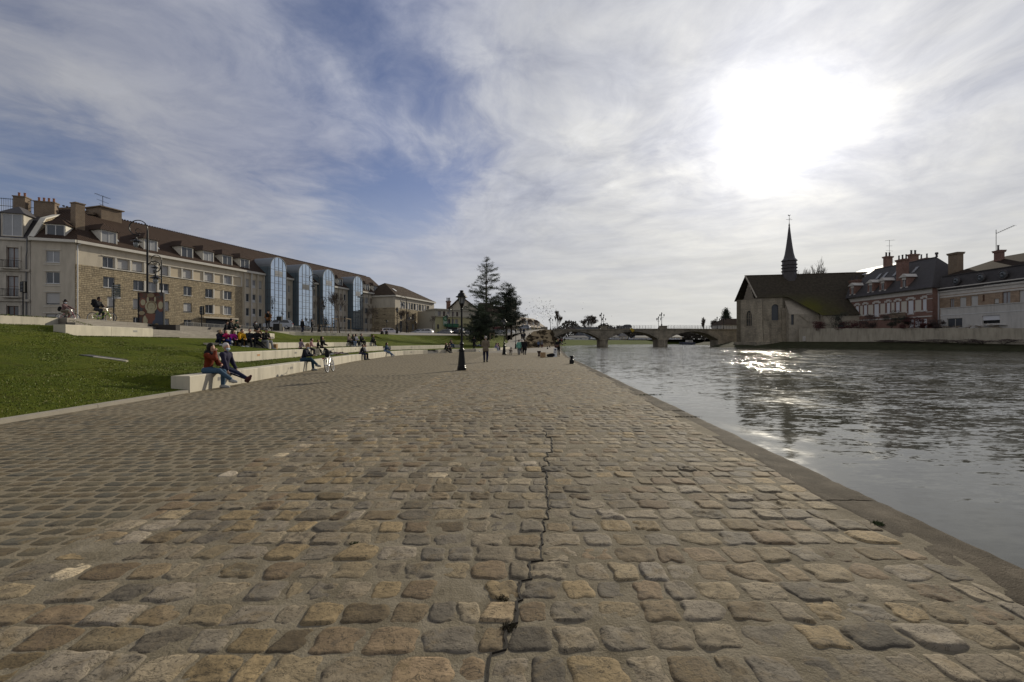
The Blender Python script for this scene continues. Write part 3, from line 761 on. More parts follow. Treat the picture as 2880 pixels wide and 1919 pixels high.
bench(T4, 37.0, 46, 1.74, lambda y: float(np.interp(y, [37, 46], [2.42, 2.28])), 'upper concrete bench behind the row of seven people', lights=())
bench(TR, -12, 23.5, 2.25, 2.7, 'long top concrete wall bench above the near lawn', lights=(), piece=4)
bench(TR, 54, 69.5, 2.2, 2.7, 'top concrete wall bench under the two standing men', lights=(58.5, 63), piece=2.6)
# short flights of steps through the benches
def gap_steps(f, y0, y1, z0, z1, label):
    root = thing('stone_steps', label, 'steps', (float(f(y0)), y0, z0), group='short flights of steps between the benches')
    mb = MB()
    for k in range(3):
        xo = -.02-.32*k
        mb.hexa([(float(f(y0))+xo-.31, y0, z0-.2), (float(f(y0))+xo, y0, z0-.2), (float(f(y1))+xo, y1, z0-.2), (float(f(y1))+xo-.31, y1, z0-.2)],
                [(float(f(y0))+xo-.31, y0, z0+(z1-z0)*(k+1)/3), (float(f(y0))+xo, y0, z0+(z1-z0)*(k+1)/3), (float(f(y1))+xo, y1, z0+(z1-z0)*(k+1)/3), (float(f(y1))+xo-.31, y1, z0+(z1-z0)*(k+1)/3)])
    mb.build('tread', M_CONCD, root)
gap_steps(B1, 56.05, 58.15, 0, .43, 'three low steps in the front bench beside a seated couple')
gap_steps(B2, 52.65, 54.55, .45, .9, 'three low steps in the second bench tier near the young couple')
# the broad timber-faced steps in the corner of the terrace
def wood_mat():
    g = NT('grey_timber'); v = g.coord((1, 1, 14))
    n = g.noise(v, 1.2, 6, .65, .3); n2 = g.noise(g.coord(), .5, 3)
    c = g.ramp(n, [(.3, (.14, .125, .105)), (.55, (.20, .18, .15)), (.75, (.25, .23, .20))])
    c = g.mix(.4, c, g.ramp(n2, [(.3, (.7,)*3), (.7, (1.1,)*3)]), 'MULTIPLY')
    return g.done(c, .75, g.bump(n, .3, .01), 0, .3)
M_WOOD = wood_mat()
root = thing('terrace_steps', 'broad grey timber-faced steps below the painted panel', 'steps', (-24, 30, 1.7))
SF = [(lambda y: float(T4(y)), 1.97, 27.2), (lambda y: float(T4(y))-.42, 2.22, 23.5), (lambda y: float(TR(y))+.85, 2.46, 23.5), (lambda y: float(TR(y))+.42, 2.70, 23.5), (lambda y: float(TR(y))+.0, 2.7, 0)]
for k in range(4):
    fr, zb, lo = SF[k]; bk = SF[k+1][0]; za = (1.72, 1.97, 2.22, 2.46)[k]
    mb = MB(); ys = [lo]+[y for y in np.arange(24, 45.9, .75) if y > lo+.2]
    for a, b in zip(ys[:-1], ys[1:]):
        e = .006 if int(a*1.33) % 4 == 0 else 0
        mb.hexa([(bk(a)-.03, a, za-.4), (fr(a), a, za-.4), (fr(b), b-e, za-.4), (bk(b)-.03, b-e, za-.4)], [(bk(a)-.03, a, zb), (fr(a), a, zb), (fr(b), b-e, zb), (bk(b)-.03, b-e, zb)])
    mb.build('step', M_WOOD, root)
# drain cover on the lawn
root = thing('drain_cover', 'dark flat grating with a pale concrete lip lying in the near lawn', 'drain cover', (-14.6, 16.8, lawn_z(-14.6, 16.8)))
zc = lambda x, y: lawn_z(x, y)
def slab(x0, y0, x1, y1, d0, d1):
    mb = MB(); c = [(x0, y0), (x1, y0), (x1, y1), (x0, y1)]; mb.hexa([(x, y, zc(x, y)-.1) for x, y in c], [(x, y, zc(x, y)+d) for (x, y), d in zip(c, (d0, d0, d1, d1))]); return mb
slab(-15.7, 16.5, -14.3, 16.95, .03, .02).build('grating', mat('grating', (.05, .05, .05), .8, .4, 12, .8, 30), root)
slab(-15.1, 16.40, -13.9, 16.49, .04, .045).build('concrete_lip', M_CONC, root)

# ---------------------------------------------------------------- building materials
def rubble_mat(name='rubble_stone', c0=(.46, .385, .265), c1=(.33, .272, .185), w=.62, h=.26, joint=(.17, .14, .095)):
    g = NT(name)
    ge = g.n('ShaderNodeTexCoord'); sp = g.n('ShaderNodeSeparateXYZ'); g.l(ge.outputs['Object'], sp.inputs[0])
    cb = g.n('ShaderNodeCombineXYZ'); g.l(g.math('ADD', g.math('MULTIPLY', sp.outputs[1], 1.0), g.math('MULTIPLY', sp.outputs[0], .35)), cb.inputs[0]); g.l(sp.outputs[2], cb.inputs[1])
    v0 = cb.outputs[0]
    nz = g.n('ShaderNodeTexNoise'); nz.inputs['Scale'].default_value = 1.4; nz.inputs['Detail'].default_value = 3; g.l(v0, nz.inputs['Vector'])
    vm = g.n('ShaderNodeVectorMath', operation='MULTIPLY_ADD'); g.l(nz.outputs['Color'], vm.inputs[0]); vm.inputs[1].default_value = (.22, .16, 0); g.l(v0, vm.inputs[2])
    b = g.n('ShaderNodeTexBrick'); g.l(vm.outputs[0], b.inputs['Vector']); b.inputs['Scale'].default_value = 1
    b.inputs['Brick Width'].default_value = w; b.inputs['Row Height'].default_value = h; b.inputs['Mortar Size'].default_value = .028; b.inputs['Mortar Smooth'].default_value = .4
    b.offset_frequency = 2; b.squash = .6; b.squash_frequency = 3; b.inputs['Bias'].default_value = -.1
    b.inputs['Color1'].default_value = (*c0, 1); b.inputs['Color2'].default_value = (*c1, 1); b.inputs['Mortar'].default_value = (*joint, 1)
    n = g.noise(g.coord(), 2.2, 6, .65); c = g.mix(.75, b.outputs['Color'], g.ramp(n, [(.28, (.5, .5, .5)), (.7, (1.15, 1.1, 1.0))]), 'MULTIPLY')
    nf = g.noise(g.coord(), 14, 4)
    h_ = g.math('ADD', g.math('MULTIPLY', b.outputs['Fac'], -.8), g.math('MULTIPLY', nf, .4))
    return g.done(c, .9, g.bump(h_, .9, .05), 0, .2)
M_RUB = rubble_mat()
def tile_mat(name, c, w=.28):
    g = NT(name); ge = g.n('ShaderNodeTexCoord'); sp = g.n('ShaderNodeSeparateXYZ'); g.l(ge.outputs['Object'], sp.inputs[0])
    a = g.math('ADD', sp.outputs[1], g.math('MULTIPLY', sp.outputs[0], .3))
    wv_ = g.math('SINE', g.math('MULTIPLY', a, 6.283/w)); rv = g.math('SINE', g.math('MULTIPLY', sp.outputs[2], 6.283/.24))
    n = g.noise(g.coord(), .7, 6, .65); n2 = g.noise(g.coord(), 9, 4)
    col = g.mix(n, tuple(x*.62 for x in c), tuple(x*1.35 for x in c))
    col = g.mix(g.math('MULTIPLY', n2, .5), col, tuple(x*.45 for x in c))
    return g.done(col, .8, g.bump(g.math('ADD', wv_, g.math('MULTIPLY', rv, .5)), .7, .05), 0, .08)
M_TILE = tile_mat('brown_roof_tile', (.062, .041, .030)); M_TILE2 = tile_mat('old_roof_tile', (.070, .050, .034), .2)
M_SLATE = mat('slate', (.052, .046, .046), .6, .35, 3, .3, 20, stain=.4)
M_REND = mat('cream_render', (.53, .465, .355), .85, .10, .6, .1, 30, stain=.35, streak=True)
M_REND2 = mat('grey_render', (.47, .42, .335), .85, .10, .6, .1, 30, stain=.45, streak=True)
M_PANEL = mat('beige_panel', (.50, .42, .295), .8, .08, 1.2)
M_PANELD = mat('brown_panel', (.235, .20, .155), .8, .1, 1.2)
M_WHITE = mat('white_paint', (.55, .55, .54), .5, .06, 2)
M_CORN = mat('cornice_white', (.56, .53, .46), .75, .08, 1.5, stain=.25)
def shutter_mat(name, c):
    g = NT(name); ge = g.n('ShaderNodeTexCoord'); sp = g.n('ShaderNodeSeparateXYZ'); g.l(ge.outputs['Object'], sp.inputs[0])
    w = g.math('SINE', g.math('MULTIPLY', sp.outputs[2], 6.283/.06)); return g.done(c, .6, g.bump(w, .3, .01), 0, .35)
M_SHUT = shutter_mat('roller_shutter', (.40, .39, .37))
def glass_mat(name, c, rough=.05, metal=0.0, spec=.5, wav=.02):
    g = NT(name); n = g.noise(g.coord(), .8, 2); return g.done(c, rough, g.bump(n, .25, wav), metal, spec)
M_GLASS = glass_mat('window_glass', (.055, .062, .07), .06)
M_CURT = mat('net_curtain', (.24, .245, .25), .35, .2, 3, spec=.6)
def mirror_mat():
    g = NT('mirror_glazing'); n = g.noise(g.coord(), .35, 3); n2 = g.noise(g.coord((1, 1, .25)), 1.1, 2)
    c = g.mix(n2, (.34, .43, .54), (.54, .62, .72)); return g.done(c, .03, g.bump(n, .35, .03), .92, .5)
M_MIRR = mirror_mat()
M_FRAMED = mat('dark_frame', (.055, .06, .068), .45, .1)
M_BLACK = mat('black_paint', (.007, .007, .007), .45, .2, 6, spec=.25)
M_BRICK = None
def brick_mat(name, c0, c1, w=.22, h=.07, mort=(.25, .22, .18)):
    g = NT(name); ge = g.n('ShaderNodeTexCoord'); sp = g.n('ShaderNodeSeparateXYZ'); g.l(ge.outputs['Object'], sp.inputs[0])
    cb = g.n('ShaderNodeCombineXYZ'); g.l(g.math('ADD', sp.outputs[1], sp.outputs[0]), cb.inputs[0]); g.l(sp.outputs[2], cb.inputs[1])
    b = g.n('ShaderNodeTexBrick'); g.l(cb.outputs[0], b.inputs['Vector']); b.inputs['Scale'].default_value = 1; b.inputs['Brick Width'].default_value = w; b.inputs['Row Height'].default_value = h
    b.inputs['Mortar Size'].default_value = .008; b.inputs['Color1'].default_value = (*c0, 1); b.inputs['Color2'].default_value = (*c1, 1); b.inputs['Mortar'].default_value = (*mort, 1)
    n = g.noise(g.coord(), 1.1, 6, .65); c = g.mix(.6, b.outputs['Color'], g.ramp(n, [(.3, (.55,)*3), (.7, (1.1,)*3)]), 'MULTIPLY')
    return g.done(c, .85, None, 0, .25)
M_BRICK = brick_mat('red_brick', (.215, .10, .078), (.165, .083, .066), mort=(.25, .2, .16)); M_BRICKB = brick_mat('brown_brick', (.20, .14, .085), (.15, .10, .065))
M_POT = mat('clay_pot', (.24, .10, .055), .8, .2)

# ---------------------------------------------------------------- facade pieces, in a frame (u along, v inwards, z up)
def facade(mb, u0, u1, z0, z1, ops, depth=.22, v=0.0, zones=None):
    """wall face with real openings; zones: list of (u0,u1,z0,z1,mi)"""
    us = sorted({u0, u1, *[o[0] for o in ops], *[o[1] for o in ops], *([q for zn in (zones or []) for q in zn[:2]])}); zs = sorted({z0, z1, *[o[2] for o in ops], *[o[3] for o in ops], *([q for zn in (zones or []) for q in zn[2:4]])})
    us = [q for q in us if u0-1e-6 <= q <= u1+1e-6]; zs = [q for q in zs if z0-1e-6 <= q <= z1+1e-6]
    for a, b in zip(us[:-1], us[1:]):
        for c, d in zip(zs[:-1], zs[1:]):
            um, zm = (a+b)/2, (c+d)/2
            if any(o[0] < um < o[1] and o[2] < zm < o[3] for o in ops): continue
            mi = 0
            for zn in (zones or []):
                if zn[0] < um < zn[1] and zn[2] < zm < zn[3]: mi = zn[4]
            mb.quad((a, v, c), (b, v, c), (b, v, d), (a, v, d), mi)
    for o in ops:
        a, b, c, d = o[:4]; w = v+depth
        mi = 0
        for zn in (zones or []):
            if zn[0] < (a+b)/2 < zn[1] and zn[2] < (c+d)/2 < zn[3]: mi = zn[4]
        mb.quad((a, v, c), (a, w, c), (a, w, d), (a, v, d), mi); mb.quad((b, v, c), (b, v, d), (b, w, d), (b, w, c), mi)
        mb.quad((a, v, d), (b, v, d), (b, w, d), (a, w, d), mi); mb.quad((a, v, c), (a, w, c), (b, w, c), (b, v, c), mi)
def window(xf, parent, u0, u1, z0, z1, kind='w', depth=.20, v=0.0, frame=None, sill=True, cols=2, glass=None, bars=0):
    frame = frame or M_WHITE; w = v+depth
    if kind == 's':
        m = MB(xf); m.box(u0, w-.05, z0+.12, u1, w, z1); m.box(u0-.04, v-.05, z0-.06, u1+.04, w, z0-.003)
        return m.build('shutter', M_SHUT, parent)
    if kind == 'p':
        m = MB(xf); m.box(u0+.002, v+.06, z0+.002, u1-.002, w, z1-.002); return m.build('infill_panel', M_PANEL, parent)
    if kind == 'd':
        m = MB(xf); m.box(u0+.002, v+.06, z0+.002, u1-.002, w, z1-.002); return m.build('infill_panel', M_PANELD, parent)
    m = MB(xf); t = .06
    m.box(u0, w-.06, z0, u0+t, w, z1); m.box(u1-t, w-.06, z0, u1, w, z1); m.box(u0+t, w-.06, z1-t, u1-t, w, z1); m.box(u0+t, w-.06, z0, u1-t, w, z0+t)
    for k in range(1, cols): q = u0+(u1-u0)*k/cols; m.box(q-.045, w-.065, z0+t, q+.045, w, z1-t)
    for k in range(1, bars+1): q = z0+(z1-z0)*k/(bars+1); m.box(u0+t, w-.055, q-.02, u1-t, w, q+.02)
    if kind == 'h': m.box(u0+t, w-.058, z0+t, u1-t, w-.001, z0+(z1-z0)*.3)      # solid lower part
    if sill: m.box(u0-.06, v-.07, z0-.07, u1+.06, v+.05, z0-.003)
    f = m.build('window', frame, parent)
    m = MB(xf); half = rnd.random() < .35
    m.box(u0+.02, w-.03, z0+.02, u1-.02, w-.02, z1-.02)
    m.build('pane', glass or (M_CURT if half else M_GLASS), f)
    return f
def dormer(xf, parent, uc, w, z0, zh, v0, slope, roofm, wallm, hip=True, over=.25):
    """dormer standing on a roof of given slope: front at v0, floor z0, wall height zh"""
    vb = v0+(zh)/slope+.3; vr = v0+(zh+w*.55)/slope
    a, b = uc-w/2, uc+w/2
    m = MB(xf); z1 = z0+zh
    m.quad((a, v0, z0), (a, v0, z1), (a, vb, z1), (a, v0+.02, z0)); m.quad((b, v0, z0), (b, v0+.02, z0), (b, vb, z1), (b, v0, z1))
    m.box(a, v0-.003, z0-.12, b, v0+.12, z0); m.box(a, v0, z0, a+.12, v0+.12, z1); m.box(b-.12, v0, z0, b, v0+.12, z1); m.box(a+.12, v0, z1-.12, b-.12, v0+.12, z1)
    d = m.build('dormer', wallm, parent)
    m = MB(xf); o = over; zt = z1+w*.55
    e = [(a-o, v0-o, z1-.02), (b+o, v0-o, z1-.02), (b+o, vb+.2, z1-.02), (a-o, vb+.2, z1-.02)]
    rf = (uc, v0+(.55*w if hip else -o), zt); rb = (uc, vr+.3, zt)
    m.add(e+[rf, rb], [(0, 1, 4), (1, 2, 5, 4), (2, 3, 5), (3, 0, 4, 5), (3, 2, 1, 0)]); m.build('dormer_roof', roofm, d)
    window(xf, d, a+.12, b-.12, z0, z1-.12, 'w', .10, v0, sill=False)
    return d
def chimney(xf, parent, u, v, z0, z1, su, sv, matl, pots=0, cap=True):
    m = MB(xf); m.box(u-su/2, v-sv/2, z0, u+su/2, v+sv/2, z1)
    if cap: m.box(u-su/2-.08, v-sv/2-.08, z1-.003, u+su/2+.08, v+sv/2+.08, z1+.14)
    c = m.build('chimney', matl, parent)
    if pots:
        for k in range(pots):
            m = MB(xf); q = u+(k-(pots-1)/2)*su/pots*.95 if su >= sv else u; r = v+(k-(pots-1)/2)*sv/pots*.95 if su < sv else v
            m.lathe([(.15, 0), (.13, .1), (.12, .5), (.15, .55), (.14, .6)], 8, (q, r, z1+.13)); m.build('chimney_pot', M_POT, c)
    return c

# ---------------------------------------------------------------- the long apartment building on the left
BO = (-58.6, 61.0, 3.5); BA = math.atan2(.958, .287); BX = (BO[0], BO[1], 0.0, BA)
dB = (math.cos(BA), math.sin(BA)); nB = (math.sin(BA), -math.cos(BA))          # along, outward
def ub(px, off=0.0):                                                           # place along the facade seen at photo column px
    k = (px-CX)/FPX; ox, oy = BO[0]+nB[0]*off, BO[1]+nB[1]*off
    return (k*oy-ox)/(dB[0]-k*dB[1])
root = thing('apartment_building', 'long cream and rubble-stone apartment block with glass towers under a brown tiled roof', 'building', BO)
ZC = 14.7; UE = ub(1083.7); US = ub(682)
rows = [(12.0, 13.5), (9.2, 10.7), (6.45, 7.95), (3.75, 5.15)]
def c1(x): return x*.3189
def c2(x): return 400+x*.2551
ops = []; wins = []
def addw(pxa, pxb, row, kind, cols=2):
    a, b = ub(pxa), ub(pxb); z0, z1 = rows[row]
    ops.append((a, b, z0, z1)); wins.append((a, b, z0, z1, kind, cols))
for a, b, k in ((c1(905), c1(1005), 'w'), (c1(1035), c1(1135), 's'), (c1(1165), c1(1260), 's'), (c1(1290), c1(1372), 's'), (c1(1400), c1(1482), 's'), (c2(180), c2(290), 's'), (c2(315), c2(430), 'p'), (c2(445), c2(545), 's'), (c2(565), c2(670), 'p'), (c2(685), c2(780), 's'), (c2(795), c2(885), 'p'), (c2(900), c2(985), 'w'), (c2(1000), c2(1085), 'p')):
    if k == 's' and abs(a-c2(180)) < 1: continue
    addw(a, b, 0, k)
addw(c2(190), c2(290), 0, 's')
for a, b, k in ((c1(910), c1(1012), 'w'), (c1(1175), c1(1272), 'w'), (c1(1290), c1(1385), 'w'), (c1(1405), c1(1490), 'h'), (c2(455), c2(548), 'w'), (c2(695), c2(780), 'w'), (c2(795), c2(890), 'p'), (c2(902), c2(988), 'w')): addw(a, b, 1, k)
for a, b, k in ((c1(945), c1(1015), 's'), (c1(1172), c1(1225), 's'), (c1(1425), c1(1492), 's'), (c2(455), c2(548), 's'), (c2(695), c2(782), 'w'), (c2(795), c2(890), 'p'), (c2(902), c2(988), 'w')): addw(a, b, 2, k)
for a, b, k in ((c1(1175), c1(1228), 'w'), (c1(1430), c1(1492), 'w'), (c2(458), c2(548), 'w')): addw(a, b, 3, k)
T = [(761, 805, 726), (840, 879, 744.6), (908, 940.7, 759.5), (993, 1020, 778.6)]
PT = 1.6
tow = [(ub(a, PT), ub(b, PT), py) for a, b, py in T]
# bays right of the stone, between and beyond the towers
def bays(ua, ub_, n, kinds):
    w = (ub_-ua)/n
    for i in range(n):
        for r in range(4):
            z0, z1 = rows[r]; k = kinds[(i*5+r*3) % len(kinds)] if not callable(kinds) else kinds(i, r)
            if k == '-': continue
            ops.append((ua+w*i+.28, ua+w*(i+1)-.12, z0, z1)); wins.append((ua+w*i+.28, ua+w*(i+1)-.12, z0, z1, k, 2 if w > 1.6 else 1))
bays(US+.2, tow[0][0]-.35, 3, lambda i, r: 's' if r == 0 and i != 1 else ('h' if i == 1 else 'w'))
for t0, t1 in ((0, 1), (1, 2)): bays(tow[t0][1]+.5, tow[t1][0]-.5, 2, lambda i, r: 'd' if (i+r) % 2 == 0 else 'w')
bays(tow[2][1]+.5, tow[3][0]-.5, 4, lambda i, r: 'd' if (i+r) % 2 == 0 else 'w')
bays(tow[3][1]+.5, UE-1.6, 5, lambda i, r: 'd' if (i % 2 == 0) else 'w')
# entrance recess with canopy
e0, e1 = ub(c2(700)), ub(c2(950)); ops.append((e0, e1, 3.3, 5.5))
zones = [(-1, US, 3.0, 11.93, 1), (tow[0][1], UE, 3.0, 14.7, 2), (US, tow[0][0], 3.0, 14.7, 3)]
m = MB(BX); facade(m, 0, UE, 3.0, ZC, ops, .24, 0, zones)
m.quad((0, .24, 3), (UE, .24, 3), (UE, .24, ZC), (0, .24, ZC), 4)
m.build('wall', [M_REND, M_RUB, M_REND2, M_REND, M_FRAMED], root)
for a, b, z0, z1, k, cs in wins: window(BX, root, a, b, z0, z1, k, .22, cols=cs, sill=(k in 'wh'))
m = MB(BX); m.box(e0-1.2, -1.1, 5.55, e1+1.2, .15, 5.8); m.build('canopy', M_REND, root)
m = MB(BX); m.box(e0+.1, .1, 3.3, e0+4.0, .2, 5.2); m.build('entrance', M_FRAMED, root)
# white fins in the top row, cornice, downpipe, band
m = MB(BX)
fx = [c1(1020), c1(1150), c1(1275), c1(1385), c1(1490), c2(303), c2(437), c2(555), c2(677), c2(788), c2(893), c2(993), c2(1092)]
for p_ in fx: q = ub(p_); m.box(q-.10, -.07, 11.95, q+.10, .05, 13.62)
for p_ in (c1(1278), c1(1392), c2(788), c2(893)): q = ub(p_); m.box(q-.12, -.06, 9.15, q+.12, .05, 10.75)
for p_ in (c2(788), c2(893)): q = ub(p_); m.box(q-.12, -.06, 6.4, q+.12, .05, 8.0)
m.box(ub(c1(905))-.1, -.09, 11.86, ub(c2(1092)), .02, 11.95); m.box(ub(c1(905))-.1, -.12, 13.6, ub(c2(1092)), .02, 13.7)
m.build('fin', M_CORN, root)
m = MB(BX)
nb = 3; w_ = (tow[0][0]-.35-US-.2)/nb
for i in range(4): q = US+.2+w_*i; m.box(q-.02, -.32, 3, q+.26, .03, ZC-.02)
def ribs(ua, ub_, n):
    w = (ub_-ua)/n
    for i in range(n+1): q = ua+w*i; m.box(q-.05, -.22, 3, q+.22, .03, ZC-.02)
    for z in (11.85, 9.05, 6.3): m.box(ua, -.06, z-.07, ub_, .03, z+.07)
for t0, t1, n in ((0, 1, 2), (1, 2, 2), (2, 3, 4)): ribs(tow[t0][1]+.5, tow[t1][0]-.5, n)
ribs(tow[3][1]+.5, UE-1.6, 5)
m.build('concrete_rib', M_REND2, root)
gut = [(0, tow[0][0]-.1)]+[(tow[i][1]+.1, tow[i+1][0]-.1) for i in range(3)]+[(tow[3][1]+.1, UE)]
for a, b in gut: m = MB(BX); m.box(a, -.55, ZC, b, .3, ZC+.38); m.build('cornice', M_CORN, root)
m = MB(BX); m.tube([(.25, -.1, 3), (.25, -.1, ZC-.3), (.45, -.4, ZC)], .07, 6)
q = ub(c2(1190)); m.tube([(q, -.4, 3), (q, -.4, ZC)], .07, 6); m.build('downpipe', M_WHITE, root)
# roof with a hip at the near end
RD, RZ = 6.6, 20.9; ZE = ZC+.36; SL = (RZ-ZE)/(RD+.5)
m = MB(BX)
m.add([(0, -.5, ZE), (UE+2, -.5, ZE), (UE+2, RD, RZ), (4.0, RD, RZ), (0, 13.5, ZE), (UE+2, 13.5, ZE)], [(0, 1, 2, 3), (3, 2, 5, 4), (0, 3, 4)])
# short end wall turns towards the left building: its own hip
SA = math.atan2(.316, .949)                                         # direction of the short wall seen from outside (left to right)
SWL = 4.6; SX = (BO[0]-.949*SWL, BO[1]-.316*SWL, 0.0, SA)
def wp(xf, u, v): c, n = math.cos(xf[3]), math.sin(xf[3]); return (xf[0]+u*c-v*n, xf[1]+u*n+v*c)
m2 = MB(); m2.add([(*wp(SX, 0, -.5), ZE), (*wp(BX, 0, -.5), ZE), (*wp(BX, 4.0, RD), RZ), (*wp(SX, 0, 6.4), RZ-.3)], [(0, 1, 2, 3)])
o1 = len(m.v); m.v += m2.v; m.f += [tuple(i+o1 for i in f) for f in m2.f]; m.m += m2.m
rf = m.build('roof', M_TILE, root)
m = MB(BX)
k = 2.4
while k < UE: m.ball((k, RD, RZ+.02), (.18, .16, .12), 6, 4); k += .42
m.build('ridge_tiles', M_TILE, rf)
for px in (304.5, c1(1325), 525, 585, 638.5, 688): dormer(BX, rf, ub(px)+.2, 2.1, ZE+.2, 2.05, .15, SL, M_TILE, M_CORN)
for px in (957, 1034, 1056): dormer(BX, rf, ub(px)+.2, 1.8, ZE+.2, 2.0, .15, SL, M_TILE, M_CORN)
for px in (336, 451):
    q = ub(px); m = MB(BX); m.hexa([(q-.45, .75, ZE+.75*SL+.55*SL), (q+.45, .75, ZE+.75*SL+.55*SL), (q+.45, 1.75, ZE+1.75*SL+.55*SL), (q-.45, 1.75, ZE+1.75*SL+.55*SL)], [(q-.45, .75, ZE+.75*SL+.7*SL), (q+.45, .75, ZE+.75*SL+.7*SL), (q+.45, 1.75, ZE+1.75*SL+.7*SL), (q-.45, 1.75, ZE+1.75*SL+.7*SL)]); m.build('skylight', M_CURT, rf)
chimney(BX, rf, ub(219, -2.4), 2.4, 16.0, 20.6, 1.1, 1.0, M_BRICKB)
h0, h1 = ub(272, -RD), ub(330, -RD); m = MB(BX); m.box(h0, RD-1, 19.0, h1, RD+2.4, 21.9); m.box(h0-.25, RD-1.25, 21.9, h1+.25, RD+2.6, 22.05); q = m.build('lift_housing', M_BRICKB, rf)
m = MB(BX); hm = h0+.8; m.tube([(hm, RD, 21.3), (hm, RD, 23.9)], .04, 5)
for z, L in ((23.8, 1.1), (23.0, .8), (22.4, .5)): m.tube([(hm-L, RD, z+.15), (hm+L, RD, z-.1)], .025, 4)
for k in range(7): m.tube([(hm-.9+k*.26, RD-.35, 23.9-.03*k), (hm-.9+k*.26, RD+.35, 23.9-.03*k)], .015, 4)
m.build('aerial', M_BLACK, rf)
m = MB(BX); m.box(UE-.3, .2, ZC, UE, 8, ZC+.1); m.build('gutter', M_CORN, rf)
# short end wall
ops2 = [(1.55, 3.0, z0, z1) for z0, z1 in rows]
m = MB(SX); facade(m, 0, SWL, 3.0, ZC, ops2, .22); m.quad((0, .24, 3), (SWL, .24, 3), (SWL, .24, ZC), (0, .24, ZC), 1); m.build('end_wall', [M_REND2, M_FRAMED], root)
for r, (z0, z1) in enumerate(rows): window(SX, root, 1.55, 3.0, z0, z1, 'w' if r < 2 else 's', .2)
m = MB(SX)
for z0, z1 in rows: m.box(1.3, -.08, z1+.12, 3.1, .02, z1+.2); m.box(1.3, -.08, z0-.35, 3.1, .02, z0-.27)
m.box(0, -.55, ZC, SWL+.35, .3, ZC+.36); m.build('cornice', M_CORN, root)
dormer(SX, rf, 2.35, 2.1, ZE+.2, 1.9, .4, (RZ-ZE)/6.7, M_TILE, M_CORN)
# glass stair towers
for i, (a, b, py) in enumerate(tow):
    yv = BO[1]+dB[1]*(a+b)/2; zt = WZ(py, yv); r = (b-a)/2; zs = zt-r; uc = (a+b)/2; zb = 5.0 if i != 1 else 4.6
    m = MB(BX); n = 14
    arc = [(uc-r*math.cos(math.pi*k/n), zs+r*math.sin(math.pi*k/n)) for k in range(n+1)]
    m.poly([(a, -PT, zb), (b, -PT, zb)]+[(u_, -PT, z_) for u_, z_ in arc[::-1]])
    tw = m.build('glass_tower', M_MIRR, root)
    m = MB(BX); m.quad((a, -PT, zb), (a, 5.5, zb), (a, 5.5, zs), (a, -PT, zs)); m.quad((b, -PT, zb), (b, -PT, zs), (b, 5.5, zs), (b, 5.5, zb)); m.box(a, -PT, zb-.25, b, .3, zb)
    m.build('side_glazing', glass_mat('side_glazing', (.10, .13, .15), .12) if 'side_glazing' not in bpy.data.materials else bpy.data.materials['side_glazing'], tw)
    m = MB(BX)
    for (u0_, z0_), (u1_, z1_) in zip(arc[:-1], arc[1:]): m.quad((u0_, -PT-.03, z0_), (u1_, -PT-.03, z1_), (u1_, 5.8, z1_), (u0_, 5.8, z0_)); m.bar((u0_, -PT-.02, z0_), (u1_, -PT-.02, z1_), .14, .10)
    m.build('barrel_roof', mat('zinc', (.15, .165, .18), .5, .15, 1.2, metal=.35, stain=.3), tw)
    m = MB(BX)
    for k in range(0, 5):
        q = a+(b-a)*(0, .26, .51, .76, 1)[k]; h = zs+math.sqrt(max(0, r*r-(q-uc)**2)); m.bar((q, -PT-.02, zb), (q, -PT-.02, h), .07, .06)
    z = zb; k = 0
    while z < zs+.3:
        m.bar((a, -PT-.02, z), (b, -PT-.02, z), .06, .06); m.bar((a+(b-a)*.26, -PT-.025, z+.45), (a+(b-a)*.76, -PT-.025, z+.45), .05, .05)
        m.bar((a-.02, -PT, z), (a-.02, 0, z), .05, .05); z += 1.38; k += 1
    for q in (-PT*.5,): m.bar((a-.02, q, zb), (a-.02, q, zs), .05, .05)
    m.build('glazing_bars', M_FRAMED, tw)
    m = MB(BX); z = zb+1.38*(int((zs-zb)/1.38)-(1 if i % 2 else 0))-.1; m.box(a+(b-a)*.27, -PT-.035, z-1.2, a+(b-a)*.75, -PT-.01, z-.1)
    m.build('opened_light', M_FRAMED if i == 1 else M_CURT, tw)
    m = MB(BX); m.box(a+.1, -PT+.4, 3, a+.4, -PT+.7, zb-.25); m.box(b-.4, -PT+.4, 3, b-.1, -PT+.7, zb-.25); m.build('tower_post', M_REND2, tw)

# block set forward at the far end, with a hipped roof
PF = 7.2
O2 = (BO[0]+dB[0]*UE+nB[0]*0, BO[1]+dB[1]*UE+nB[1]*0)
root = thing('corner_building', 'cream and stone block with a steep hipped brown roof beyond the glass towers', 'building', (O2[0], O2[1], 3.5))
def ub2(px):
    k = (px-CX)/FPX; ox, oy = BO[0]+nB[0]*PF, BO[1]+nB[1]*PF; return (k*oy-ox)/(dB[0]-k*dB[1])
ua, ue = ub2(1111), ub2(1221)
FX = (BO[0]+nB[0]*PF, BO[1]+nB[1]*PF, 0.0, BA)
Ya = BO[1]+nB[1]*PF+dB[1]*ua; zc2 = WZ(834, Ya)
L = ue-ua; ops3 = []; w3 = []
u0_ = ua+L*.10
def u3(px): return ub2(px)
c3 = lambda x: 800+x*.2125
for k in range(11):
    a = u3(c3(1530+ (1920-1530)*k/11))+.1; b = u3(c3(1530+(1920-1530)*(k+1)/11))-.25; ops3.append((a, b, zc2-3.0, zc2-1.1)); w3.append((a, b, zc2-3.0, zc2-1.1, 'w' if k % 3 else 's', 1))
